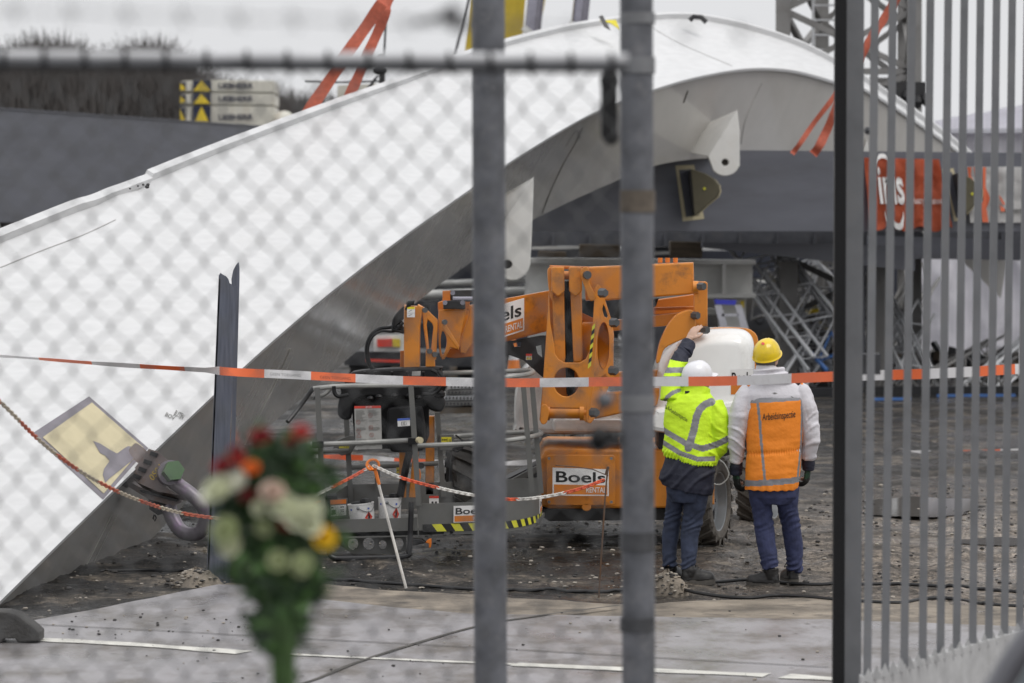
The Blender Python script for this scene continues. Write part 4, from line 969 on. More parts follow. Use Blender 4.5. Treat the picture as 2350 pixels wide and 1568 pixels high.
cloth(lambda u, v: wb_pt(u, v), 50, 20, 'cloth', 'sign_white', wb, .012)
mb = MB().use('banner_red')
def shape(pts): mb.poly([wb_pt((x-2216)/190, (y-383)/128, .03) for x, y in pts])
shape([(2217, 384), (2226, 384), (2224, 404), (2232, 418), (2219, 415)]); shape([(2231, 384), (2240, 384), (2238, 412), (2234, 402)])
for z in ([(2252, 384), (2261, 384), (2258, 430), (2250, 420)], [(2250, 420), (2258, 430), (2268, 455), (2258, 478), (2250, 462)], [(2250, 462), (2258, 478), (2261, 510), (2246, 510), (2236, 470)], [(2285, 448), (2291, 452), (2301, 470), (2295, 470)], [(2288, 470), (2305, 484), (2290, 486)]): shape(z)
me = text_mesh('aasterm', .0); mb.use('black_print'); mxx = max(v.co.x for v in me.vertices)
mb.add(me, lambda co: wb_pt((2298+50*co.x/mxx-2216)/190, (489-20*co.y-383)/128, .03)); mb.build('lettering', None, wb, smooth=0)
# ================================================================ bare trees far off
def bare_tree(rr, h, spread):
    tw, tk = MB().use('twig'), MB().use('bark'); 
    def strand(mb, p, q, r0, r1, n=3): mb.tube([p, q], [r0, r1], n, caps=False)
    def grow(p, d, L, r, lev):
        q = p+d*L; strand(tk if lev < 2 else tw, p, q, r, r*.7, 5 if lev < 2 else 3)
        if lev >= 4: return
        for i in range(rr.choice((3, 4)) if lev < 3 else 6):
            nd = (d+Vector((rr.uniform(-1, 1)*spread, rr.uniform(-1, 1)*spread, rr.uniform(-.1, .75)))).normalized()
            grow(p+d*L*rr.uniform(.45, 1), nd, L*rr.uniform(.5, .8), r*.55, lev+1)
    grow(Vector((0, 0, 0)), Vector((0, 0, 1)), h*.30, h*.014, 0); 
    for i in range(3): grow(Vector((0, 0, h*.2)), Vector((rr.uniform(-.5, .5), rr.uniform(-.5, .5), 1)).normalized(), h*.27, h*.010, 1)
    return tw, tk
TREES = [(80, 100, 3.9, 15.2), (-95, 150, 3.1, 15.0), (325, 108, 3.6, 15.4), (215, 165, 2.9, 14.8), (440, 175, 3., 14.6), (-20, 118, 3.2, 15.6), (640, 200, 2.7, 14.2), (560, 196, 2.7, 14.4), (740, 205, 2.6, 14.0), (835, 190, 2.6, 14.2), (950, 205, 2.6, 13.9), (395, 140, 3., 15.1), (150, 120, 3.3, 15.3)]
protos = []
TL = ['tall bare tree with a broad crown at the far left', 'bare tree at the left edge of the photo', 'tall bare tree rising between the left edge and the counterweights', 'lower bare tree in the dip between the two tall crowns', 'bare tree just left of the counterweights', 'bare tree on the left shoulder of the tallest crown', 'bare tree just right of the counterweights', 'bare tree behind the counterweights', 'bare tree between the counterweights and the red slings', 'bare tree seen between the two red slings', 'bare tree right of the red slings, mostly behind the arch', 'bare tree on the right shoulder of the second tall crown', 'bare tree on the right shoulder of the tallest crown']
for i, (X, Yt, sc, k) in enumerate(TREES):
    base = Vector((W(X, 0, k).x, F/k, 0)); h = W(X, Yt, k).z
    if i < 3:
        r = root('bare_tree', TL[i], 'tree', (0, 0, 0), 'bare trees on the skyline'); tw, tk = bare_tree(random.Random(40+i), 10., .75); tk.build('trunk', None, r, smooth=0); tw.build('crown', None, r, smooth=0); protos.append(r); r.location = base
    else:
        r = copy_tree(protos[i % 3], base); r['label'] = TL[i]
    r.rotation_euler.z = i*1.3; r.scale = (h/10*.78,)*2+(h/10,)
mb = MB()
for i in range(38000):
    X = random.uniform(-500, 1000); k = random.uniform(14.2, 16.5)
    top = lerp_tab([(-500, 250), (-200, 180), (-100, 140), (0, 106), (80, 80), (170, 92), (230, 124), (270, 110), (330, 84), (390, 96), (440, 140), (500, 178), (640, 205), (700, 218), (1000, 222)], X)+(random.gauss(10, 14) if random.random() < .14 else 16+random.expovariate(1/75.))
    z1 = W(X, top, k).z; z0 = max(.0, z1-random.uniform(1.5, 5)); b_ = Vector((W(X, 0, k).x, F/k, z0)); q = Vector((b_.x+random.uniform(-1.7, 1.7)*(.35 if random.random() < .4 else 1), b_.y, z1))
    w = random.uniform(.015, .045); mb.use('twig' if random.random() < .75 else 'bark'); mb.poly([b_+Vector((-w*1.3, 0, 0)), b_+Vector((w*1.3, 0, 0)), q+Vector((w*.3, 0, 0)), q-Vector((w*.3, 0, 0))])
for i in range(14000):
    X = random.uniform(-500, 1000); k = random.uniform(13.8, 14.6); z1 = random.uniform(3, 13.5)*(1 if X < 430 else .93)
    top = lerp_tab([(-500, 280), (0, 128), (200, 125), (400, 128), (460, 180), (520, 215), (1000, 240)], X); z1 = min(z1, W(X, top, k).z)
    b_ = Vector((W(X, 0, k).x, F/k, max(0, z1-4))); w = random.uniform(.04, .09); q = Vector((b_.x+random.uniform(-1.5, 1.5), b_.y, z1)); mb.use('twig'); mb.poly([b_+Vector((-w*2, 0, 0)), b_+Vector((w*2, 0, 0)), q+Vector((w, 0, 0)), q-Vector((w, 0, 0))])
tag(mb.build('woodland', None, None, smooth=0, fix=False), 'dull brown leafless woodland along the skyline behind the dark girder', 'woodland', None, 'stuff')
# ================================================================ chain-link gate right in front of the camera (out of focus)
kf = 450
fn = root('chain_link_fence', 'out of focus chain-link panel with a tube top rail right in front of the camera', 'fence', W(700, 1568, kf)*1)
zb = .02
def fx(X, k=kf): return W(X, 0, k).x
yf = F/kf
for X, w, k_, lab in ((1123, 76, 255, 'tall galvanised gate post standing behind the chain-link panel, left of two'), (1463, 76, 275, 'galvanised gate post with clamps and a black latch, right of two')):
    r = w/2*S/k_; x0, x1 = W(X-3, 0, k_).x, W(X+5, 0, k_).x; y_ = F/k_
    gp = root('gate_post', lab, 'gate post', (x1, y_, zb), 'round gate posts close to the camera')
    MB().use('galvanised').tube([(x1, y_, zb), ((x0+x1)/2, y_, 1.7), (x0, y_, H+1.2)], r, 28).build('tube', None, gp)
    for Y, m, hh in (((42, 'galv_light', .02), (150, 'galv_light', .03), (462, 'rust_band', .04), (925, 'galv_light', .03), (1242, 'galv_dark', .035), (1432, 'galv_dark', .025)) if X > 1300 else ()):
        z = W(0, Y, k_).z; MB().use(m).tube([(W(X, 0, k_).x, y_, z-hh), (W(X, 0, k_).x, y_, z+hh)], r*1.07, 28).build('clamp', None, gp)
    if X > 1300:
        kk = 330; mb = MB().use('black_plastic'); c = W(1398, 250, kk); mb.box(c, (.05, .06, .175)); mb.ell(W(1399, 186, kk), (.031, .03, .036), 10); mb.ell(W(1402, 312, kk), (.026, .03, .03), 10); mb.build('latch', None, gp)
        kk = 430; mb = MB().use('black_plastic'); mb.box(W(1398, 1006, kk), (.06, .03, .035)); mb.ell(W(1376, 1008, kk), (.026, .028, .030), 12); mb.build('hinge', None, gp)
        mb = MB().use('galvanised').ell(W(1388, 918, kk), (.022, .02, .022), 10); mb.build('hinge_bolt', None, gp)
mb = MB().use('galv_dark').tube([W(-800, 128, kf), W(0, 147, kf), W(1123, 154, kf), W(1440, 155, kf)], 13*S/kf, 18); rail = mb.build('top_rail', None, fn)
mb = MB().use('bright_blur').tube([p+Vector((0, .012, 0)) for p in (W(-800, 107, kf), W(0, 127, kf), W(700, 132, kf), W(1440, 136, kf))], 14*S/kf, 14); mb.build('bright_blur_tube', None, fn)  # added pale tube for the bright blur of loops above the rail
mb = MB().use('black_plastic')
for i in range(25):
    X = 1405-i*93; c = W(X, lerp_tab([(-800, 118), (0, 137), (1123, 145)], X), kf); R = 23*S/kf
    MB().use('black_plastic').tube([c+Vector((.010*a/6.28-.005, R*.8*math.cos(a)+.006, R*math.sin(a))) for a in [j*6.283/12 for j in range(14)]], .0050, 6).build('wire_tie', None, fn)
mb.bm.free()
mb = MB().use('wire_grey'); P, Q = 43*S/kf, 100*S/kf; nw = 52
x_right = fx(1415); z_top = W(0, 150, kf).z
for i in range(nw):
    xa = x_right-P*(i+.5); pts = []
    for j in range(40):
        s_ = 1 if (j+i) % 2 else -1
        for dz in (.005, -.005): pts.append((xa+s_*P/2*1.02, yf+.004*s_, z_top-j*Q/2+dz))
    mb.tube(pts, .0018, 5)
    for j in range(38):
        if (j+i) % 2: mb.ell((xa+P/2, yf, z_top-j*Q/2), (.0048, .0045, .0088), 8)
mb.build('mesh_panel', None, fn)
# second run of the mesh wire hides nothing else: barbed wire strands above
bwire = root('barbed_wire', 'blurred strand of barbed wire across the top of the photo', 'barbed wire', W(100, 40, 700))
mb = MB().use('wire_grey'); pts = [W(-500+i*40, 22+ .032*(i*40-500)+2*math.sin(i), 760) for i in range(46)]
mb.tube(pts, .0009, 6); mb.tube([p+Vector((0, .002, .0015*math.sin(i*2.))) for i, p in enumerate(pts)], .0009, 6); mb.build('strand', None, bwire)
mb = MB().use('wire_grey')
for i in range(14):
    c = W(35+i*128, 25+.032*(35+i*128), 760)
    mb = MB().use('wire_grey')
    for d in (Vector((.010, .004, .012)), Vector((.006, -.004, -.013)), Vector((-.008, .004, .011))): mb.tube([c-d, c+d], .0013, 5)
    mb.build('barb', None, bwire)
bk = MB().use('wire_dark').tube(smooth_path([W(x, y, 640) for x, y in ((950, 52), (990, 45), (1025, 30), (1050, 25), (1046, 45), (1060, 60), (1085, 40))], 5), .006, 8)
for x, y in ((1040, 25), (1045, 55), (1020, 38)): bk.ell(W(x, y, 640), (.011, .011, .012), 8)
tag(bk.build('wire_knot', None, None), 'twisted dark wire knot left of the fence post near the top edge', 'wire knot')
# ================================================================ sliding gate
gt = root('sliding_gate', 'grey steel bar gate with a black rubber edge strip, on the right', 'gate', W(1950, 1568, 205))
g0, g1 = (205, 1962), (178, 2420)
MB().use('gate_grey').prism([W(1943, -120, 208), W(1984, -120, 208), W(1976, 1640, 208), W(1938, 1640, 208)], (0, .08, 0)).build('end_post', None, gt, smooth=0)
MB().use('black_plastic').prism([W(1917, -120, 210), W(1944, -120, 210), W(1938, 1640, 210), W(1911, 1640, 210)], (0, .05, 0)).build('rubber_strip', None, gt, smooth=0)
mb = MB().use('galv_dark'); mb.box(W(1990, 835, 206), (.12, .10, .10)); mb.ell(W(1992, 300, 206), (.02, .03, .02), 8); mb.build('lock', None, gt, smooth=0)
BX = [1960, 1990, 2031, 2075, 2117, 2158, 2195, 2232, 2269, 2305, 2340, 2374, 2407]
def gd(X): return lerp_tab([(1980, 214), (2420, 190)], X)
def gb_y(X): return lerp_tab([(1960, 1557), (2420, 1416)], X)
for i, X in enumerate(BX):
    k = gd(X); mb = MB().use('gate_grey'); w = .040
    if i == 0: continue
    mb.bar(W(X, gb_y(X)+8, k), W(X+20, -150, k), w*.93, .016, up=(0, 1, 0)); mb.build('bar', None, gt, smooth=0)
mb = MB().use('gate_rail'); 
a, b_ = W(1975, gb_y(1975)+25, gd(1975)), W(2440, gb_y(2440)+25, gd(2440))
mb.prism([a+Vector((0, -.02, -.20)), b_+Vector((0, -.02, -.20)), b_+Vector((0, -.02, .05)), a+Vector((0, -.02, .05))], (.0, .10, 0)); mb.build('bottom_rail', None, gt, smooth=0)
for i in range(24):
    X = 1990+i*19; c = W(X, gb_y(X)+15, gd(X)); MB().use('gate_rail').prism([c+Vector((-.025, -.03, 0)), c+Vector((.03, -.03, 0)), c+Vector((.004, -.03, .065))], (0, .012, 0)).build('spike', None, gt, smooth=0)

a, b_ = W(2250, 378, 150), W(2430, 380, 150)
# blurred close rail of a parked car's roof at the lower right corner
cr_ = root('car', 'dark blurred car roof pillar cutting into the bottom right corner', 'car', W(2400, 1700, 420))
mb = MB().use('car_grey').tube(smooth_path([W(x, y, 420) for x, y in ((2235, 1680), (2290, 1580), (2345, 1490), (2420, 1410), (2560, 1350), (2800, 1320))], 6), [(.034, .05)]*31, 12); mb.build('roof_pillar', None, cr_)
mb = MB().use('car_glass').prism([W(x, y, 418) for x, y in ((2300, 1640), (2355, 1540), (2430, 1440), (2800, 1350), (2800, 1700), (2280, 1700))], (0, .02, 0)); mb.build('window', None, cr_, smooth=0)
# ================================================================ torn steel post, tape, chains, stakes
tp = root('torn_post', 'tall dark steel angle post torn open at the top, standing at the road edge', 'post', G(490, 1343, 0))
kp = 134.6
out_ = [(472, 1362), (502, 632), (506, 626), (511, 630), (519, 634), (524, 640), (527, 650), (531, 652), (535, 662), (537, 660), (531, 648), (530, 637), (535, 620), (541, 608), (546, 602), (548, 612), (549, 640), (527, 1345), (522, 1362)]
mb = MB().use('post_steel').plate(out_[:10]+[(540, 658), (545, 655), (528, 1000), (520, 1362)], kp, .006, (), .002)
mb.plate([(531, 640), (535, 620), (541, 608), (547, 601), (549, 612), (549, 640), (540, 1000), (527, 1362), (519, 1362), (536, 800)], kp-.3, .006, (), .002, .5)
mb.bar(W(476, 1362, kp)+Vector((0, .03, 0)), W(504, 640, kp)+Vector((0, .03, 0)), .012, .06); mb.build('shaft', None, tp, smooth=20)
def ribbon(pts, w, seglen, label, mats_, name='barrier_tape', text=None, tw=None, group=None):
    P = smooth_path(pts, 14); mb = MB(); L = 0; off = 0
    for i in range(len(P)-1):
        p, q = P[i], P[i+1]; m = mats_[int(L/seglen) % 2]; t = (q-p).normalized()
        def edge(c, L_, i_):
            a = (tw(i_/(len(P)-1)) if tw else .0); u = Vector((0, math.sin(a), math.cos(a))); d = u*w/2; return c-d, c+d
        a, b_ = edge(p, L, i); c, d = edge(q, L, i+1); mb.use(m).poly([a, c, d, b_]); L += (q-p).length
    bmesh.ops.solidify(mb.bm, geom=mb.bm.faces[:], thickness=.0008)
    return mb, P
TP = [(-300, 806, 139), (0, 818, 138), (240, 834, 137), (480, 850, 135.6), (520, 851.5, 136), (640, 858, 136.8), (870, 872, 139.5), (1085, 876, 143), (1290, 878, 147), (1500, 876, 152), (1700, 872, 157), (1900, 866, 162), (2100, 858, 164), (2340, 846, 165), (2600, 834, 165)]
tape_pts = [W(*p)+Vector((0, -.06 if abs(p[0]-500) < 30 else 0, 0)) for p in TP]
tb = root('barrier_tape', 'red and white barrier tape stretched across the whole scene and round the torn post', 'barrier tape', tape_pts[3])
TX = [-250, -130, -20, 90, 210, 320, 425, 504, 605, 715, 815, 924, 1023, 1130, 1238, 1352, 1465, 1578, 1690, 1818, 1930, 2040, 2135, 2235, 2330, 2440, 2550, 2660]
PT = smooth_path(tape_pts, 48); mb = MB(); nP = len(PT)
def tw(f): return lerp_tab([(0, -1.2), (.16, -1.12), (.21, -.9), (.235, .1), (.30, .2), (.5, .15), (.75, -.1), (1, .15)], f)+.10*math.sin(f*50)+.05*math.sin(f*131)
for i in range(nP-1):
    X = (px(PT[i])+px(PT[i+1]))/2; q_ = sum(1 for t in TX if t <= X)
    mb.use('tape_red' if q_ % 2 == 0 else 'tape_white'); E = []
    for c_, ii in ((PT[i], i), (PT[i+1], i+1)):
        a = tw(ii/(nP-1)); d_ = Vector((0, math.sin(a), math.cos(a)))*.031; c2 = c_+Vector((0, 0, .004*math.sin(ii*.05))); E += [c2-d_, c2+d_]
    mb.poly([E[0], E[2], E[3], E[1]])
bmesh.ops.remove_doubles(mb.bm, verts=mb.bm.verts[:], dist=1e-5)
bmesh.ops.solidify(mb.bm, geom=mb.bm.faces[:], thickness=.0008)
mb.build('ribbon', None, tb, smooth=0)
for X, txt in ((655, 'GEEN TOEGANG'), (770, 'GEEN TOEGANG'), (1785, '')):
    if txt:
        y = lerp_tab([(510, 851), (640, 858), (870, 872)], X); k = lerp_tab([(510, 135.7), (640, 137.3), (870, 142.4)], X)
        mb = MB().use('black_print'); mb.text(txt, [W(a, b_, k)+Vector((0, -.02, 0)) for a, b_ in ((X-35, y-4), (X+35, y), (X+35, y+6), (X-35, y+2))], .004, -.01); mb.build('print', None, tb, smooth=0)
bt2 = root('barrier_tape', 'thin red and white tape low over the mud behind the basket', 'barrier tape', W(900, 1060, 98))
mb, _p = ribbon([W(600, 1040, 104), W(700, 1046, 102), W(860, 1052, 100), W(1080, 1064, 97), W(1250, 1060, 96)], .055, .5, '', ['tape_red', 'tape_white'], tw=lambda f: .5+.5*math.sin(f*25)); mb.build('ribbon', None, bt2, smooth=0)
bt3 = root('barrier_tape', 'thin red and white tape on the mud far behind the gate bars', 'barrier tape', W(2150, 1036, 82))
mb, _p = ribbon([W(1945, 1044, 83), W(2060, 1038, 82), W(2250, 1036, 82), W(2450, 1028, 82)], .045, .7, '', ['tape_red', 'tape_white'], tw=lambda f: .6); mb.build('ribbon', None, bt3, smooth=0)
def chain(pts, wire, link, run, label, start=0, mr='chain_red', mw='chain_white'):
    """oval links along a hanging line; colour changes every run links"""
    P = smooth_path(pts, 40); r = root('plastic_chain', label, 'chain', P[0]); cur = None; last = None
    cum = [0]
    for a, b_ in zip(P, P[1:]): cum.append(cum[-1]+(b_-a).length)
    L = 0; i = 0; j = 0; step = link*.62
    while L < cum[-1]-link:
        while cum[j+1] < L: j += 1
        c = P[j].lerp(P[j+1], (L-cum[j])/max(1e-6, cum[j+1]-cum[j])); t = (P[min(j+1, len(P)-1)]-P[j]).normalized()
        n0 = t.cross(Vector((0, 1, 0))).normalized(); n1 = t.cross(n0)
        side = (n0*.75+n1*.66) if i % 2 else (n0*.66-n1*.75)
        ww = link*.26; pts_ = []
        for q in range(12):
            a = 6.283*q/12; pts_.append(c+t*(math.cos(a)*link*.5)+side*(math.sin(a)*ww))
        key = (i+start)//run
        if key != last:
            if cur: cur.build('chain_run', None, r)
            cur = MB().use(mr if key % 2 else mw); last = key
        cur.tube(pts_, wire, 6, closed=True)
        L += step; i += 1
    if cur: cur.build('chain_run', None, r)
    return r
chain([W(-120, 820, 170), W(0, 922, 168), W(90, 1010, 164), W(170, 1072, 161), W(250, 1118, 158), W(330, 1152, 155), W(420, 1178, 152), W(520, 1192, 150), W(560, 1195, 149)], .0045, .045, 10, 'red and white plastic chain sagging across the primer patch on the arch', 3, 'chain_worn_red', 'chain_worn')
chain([W(560, 1190, 141), W(640, 1172, 140.6), W(700, 1148, 140), W(790, 1104, 139), W(855, 1068, 138)], .005, .042, 12, 'red and white plastic chain between the flowers and the white hooked stake', 8)
chain([W(860, 1070, 138), W(920, 1096, 139), W(1000, 1118, 140), W(1085, 1136, 141), (W(1170, 1146, 142)), W(1250, 1140, 142), W(1330, 1122, 142), W(1394, 1098, 142)], .005, .042, 13, 'red and white plastic chain sagging between the white stake and the rusty rod', 2)
st = root('hooked_stake', 'white slanted stake with an orange pigtail hook holding the chain', 'stake', G(932, 1348, .02))
ks = 138; MB().use('chain_white').tube([W(932, 1350, ks), W(868, 1108, ks)], .0105, 10).build('rod', None, st)
path = [W(870, 1112, ks), W(862, 1082, ks)]+[W(856+14*math.cos(a), 1066+12*math.sin(a), ks)+Vector((0, -.006*i, 0)) for i, a in enumerate([1.2-j*.55 for j in range(12)])]+[W(843, 1063, ks)]
MB().use('orange_plastic').tube(path, [.013]*2+[.0095]*(len(path)-3)+[.006], 8).build('hook', None, st)
rr_ = root('steel_rod', 'thin rusty steel rod with a bent top holding the end of the chain', 'rod', G(1375, 1366, .02))
mat('rusty', (.10, .055, .03), .8, var=.3)
MB().use('rusty').tube(smooth_path([W(x, y, 142) for x, y in ((1374, 1372), (1381, 1260), (1389, 1140), (1394, 1085), (1397, 1074), (1394, 1073), (1389, 1090))], 4), .006, 8).build('shaft', None, rr_)
MB().use('rusty').tube([W(x, y, 142) for x, y in ((1396, 1092), (1360, 1077), (1318, 1071), (1275, 1068))], .0035, 6).build('loose_wire', None, rr_)
def cable(pts, r, label, z=.0):
    P = smooth_path([G(x, y, r*.6+z)+Vector((0, 0, 0)) for x, y in pts], 14)
    for p in P: p.z = max(p.z, clumpy(p.x, p.y)+r*.8)
    mb = MB().use('cable_black').tube(P, r, 8); return tag(mb.build('cable', None, None), label, 'cable', 'black cables over the yard')
cable([(230, 1310), (330, 1308), (420, 1311), (480, 1310), (560, 1316), (660, 1322), (760, 1330), (860, 1336), (960, 1343), (1080, 1352), (1180, 1354), (1300, 1357), (1420, 1357), (1500, 1352), (1560, 1340), (1640, 1336), (1720, 1330), (1790, 1336), (1880, 1342), (2050, 1340), (2200, 1348), (2340, 1358), (2500, 1368)], .013, 'long black cable running over the mud from the arch past both workers')
cable([(1565, 1352), (1600, 1360), (1660, 1369), (1720, 1372), (1780, 1366), (1850, 1369), (1940, 1377), (2060, 1383), (2120, 1374), (2180, 1373), (2260, 1386), (2400, 1394)], .013, 'nearer black cable looping along the verge in front of the workers', .022)
# concrete foot of a fence at lower left
cb = root('concrete_foot', 'dark rubber fence foot lying on the road at the lower left edge', 'fence foot', G(30, 1472, .05))
mb = MB().use('concrete_block').plate([(-160, 1476), (-150, 1420), (-100, 1402), (15, 1405), (40, 1412), (72, 1436), (90, 1452), (90, 1472), (40, 1474), (34, 1466), (10, 1466), (0, 1476)], gk(1475, .05), .24, (), .01); mb.build('block', None, cb, smooth=25)
# ================================================================ bouquet on the fence
kb = 510
bq = root('bouquet', 'out of focus bunch of mixed cut flowers tied to the fence', 'bouquet', W(655, 1500, kb))
def rose(mb, c, r, rr, up):
    rot = up.to_track_quat('Z', 'Y').to_matrix()
    for ring, (n, tilt, rad, hgt) in enumerate(((3, .15, .30, .55), (5, .45, .55, .42), (7, .85, .85, .2))):
        for i in range(n):
            a = 6.283*i/n+ring*.6+rr.uniform(-.2, .2); pts = []
            base = Vector((math.cos(a)*rad*.25, math.sin(a)*rad*.25, -.25)); out = Vector((math.cos(a), math.sin(a), 0)); sd = Vector((-math.sin(a), math.cos(a), 0))
            rows = []
            for v in (0, .35, .7, 1.):
                hgt_ = base+out*(rad*.75*v*tilt+.12*v)+Vector((0, 0, hgt*1.1*v+.25*v))
                w = (.25+.55*math.sin(math.pi*(.15+.75*v)))*(.55+.18*ring)
                rows.append([hgt_+sd*w*u+out*(-.18*abs(u)*w) for u in (-1, -.4, .4, 1)])
            for ra, rb in zip(rows, rows[1:]):
                for j in range(3): mb.poly([Vector(c)+rot @ (q*r) for q in (ra[j], ra[j+1], rb[j+1], rb[j])])
FL = [(600, 1002, 30, 'petal_red', 'red'), (694, 990, 25, 'petal_scarlet', 'red'), (545, 1035, 22, 'petal_red', ''), (514, 1068, 28, 'petal_red', ''), (580, 1072, 24, 'petal_orange', ''), (552, 1052, 20, 'petal_scarlet', ''),
      (505, 1122, 46, 'petal_cream', ''), (545, 1105, 34, 'petal_white', ''), (570, 1140, 26, 'petal_red', ''), (628, 1128, 36, 'petal_pink', ''), (600, 1165, 26, 'petal_cream', ''), (720, 1165, 28, 'petal_cream', ''), (650, 1158, 38, 'petal_cream', ''), (690, 1180, 46, 'petal_cream', ''), (660, 1198, 25, 'petal_red', ''), (715, 1200, 34, 'petal_cream', ''),
      (745, 1232, 34, 'petal_yellow', ''), (520, 1215, 40, 'petal_pale_green', ''), (530, 1252, 34, 'petal_cream', ''), (690, 1300, 30, 'petal_pale_green', ''), (608, 1210, 26, 'petal_pale_green', ''), (640, 1285, 30, 'petal_pale_green', ''), (480, 1140, 26, 'petal_white', ''), (670, 1012, 16, 'petal_red', ''), (700, 1285, 26, 'petal_pale_green', '')]
rb_ = random.Random(5)
for X, Y, r, m, _ in FL:
    mb = MB().use(m); c = W(X, Y, kb)+Vector((0, rb_.uniform(-.05, .0), 0)); up = Vector(((X-640)/300+rb_.uniform(-.2, .2), -.9, .9 if Y < 1150 else .35)).normalized()
    rose(mb, c, r*S/kb*.95, rb_, up); mb.ell(c, (r*S/kb*.42,)*3, 10); f = mb.build('flower', None, bq, smooth=60, fix=False)
mbs, mbl = MB().use('stem_green'), MB()
for X, Y, r, m, _ in FL:
    a = W(X, Y+r*.4, kb)+Vector((0, .02, 0)); tx = 655+(X-640)*.10; mbs.tube(smooth_path([a, W(X*.45+tx*.55, min(1330, Y+150), kb)+Vector((0, .015, 0)), W(tx+rb_.uniform(-22, 22), 1440, kb), W(tx+rb_.uniform(-26, 26)+6, 1680, kb)], 5), .0055, 6)
mbs.tube(smooth_path([W(655, 1420, kb), W(660, 1500, kb), W(667, 1680, kb)], 4), .016, 10)
mbs.build('stems', None, bq)
def leaf(mb, c, d, L, w, n_):
    d = d.normalized(); s_ = d.cross(n_).normalized(); 
    a = [c, c+d*L*.35+s_*w*.5, c+d*L, c+d*L*.35-s_*w*.5]; m_ = c+d*L*.4+n_*w*.12
    mb.poly([a[0], a[1], m_]); mb.poly([a[1], a[2], m_]); mb.poly([a[2], a[3], m_]); mb.poly([a[3], a[0], m_])
for i in range(820):
    t = rb_.random(); Y = 1020+t*470
    wd_ = lerp_tab([(1020, 60), (1100, 110), (1200, 130), (1290, 125), (1340, 100), (1385, 72), (1430, 48), (1470, 34), (1600, 28)], Y); cx_ = lerp_tab([(1020, 640), (1200, 635), (1300, 640), (1440, 645)], Y)
    X = cx_+rb_.gauss(0, .5)*wd_; X = max(cx_-wd_, min(cx_+wd_, X))
    mbl.use('leaf_green' if rb_.random() < .35 else 'leaf_dark')
    leaf(mbl, W(X, Y, kb)+Vector((0, rb_.uniform(.0, .05), 0)), Vector((rb_.uniform(-1, 1), rb_.uniform(-.6, .3), rb_.uniform(-.5, 1))), rb_.uniform(.03, .058), rb_.uniform(.016, .031), Vector((rb_.uniform(-.3, .3), -1, .2)).normalized())
mbl.build('leaves', None, bq, smooth=0, fix=False)
# ================================================================ articulated boom lift
lift = root('boom_lift', 'orange articulated boom lift with grey basket, parked under the white arch', 'boom lift', G(1420, 1230, 0))
def P_(mb, pts, k, th, holes=(), bev=.006, slope=0.): return mb.plate(pts, k, th, holes, bev, slope)
def one(m, pts, k, th, name, holes=(), bev=.006, slope=0., parent=lift): return P_(MB().use(m), pts, k, th, holes, bev, slope).build(name, None, parent, smooth=25)
def bolt(mb, X, Y, k, r=.035, d=(0, -1, 0), L=.035):
    c = W(X, Y, k); d = Vector(d).normalized(); mb.tube([c-d*.01, c+d*L], r, 12)
# --- chassis
ch = one('orange', [(1238, 1058), (1250, 1034), (1262, 1030), (1640, 1034), (1640, 1158), (1600, 1166), (1262, 1168), (1240, 1160)], 119.6, 1.9, 'chassis', (), .02)
mb = MB().use('orange'); P_(mb, rrect(1254, 1044, 1412, 1160, 8), 119.9, .02, [(1346, 1164, 11, 9)], .006); pn = mb.build('front_panel', None, ch)
mb = MB().use('rim_grey')
for X, Y in ((1260, 1052), (1403, 1052), (1260, 1152), (1403, 1152)): bolt(mb, X, Y, 120.1, .012, (0, -1, 0), .01)
mb.build('panel_bolt', None, ch)
one('black_steel', [(1236, 1166), (1640, 1166), (1640, 1192), (1260, 1196), (1236, 1180)], 119, 1.7, 'underframe')
one('black_steel', [(1160, 1100), (1242, 1060), (1242, 1150), (1150, 1150)], 118.5, .5, 'axle_beam')
one('basket_grey', [(1150, 1112), (1245, 1062), (1245, 1078), (1160, 1122)], 119.2, .06, 'axle_guard')
rental_sticker(quad([(1268, 1073), (1397, 1077), (1397, 1138), (1268, 1137)], 120.6), ch)
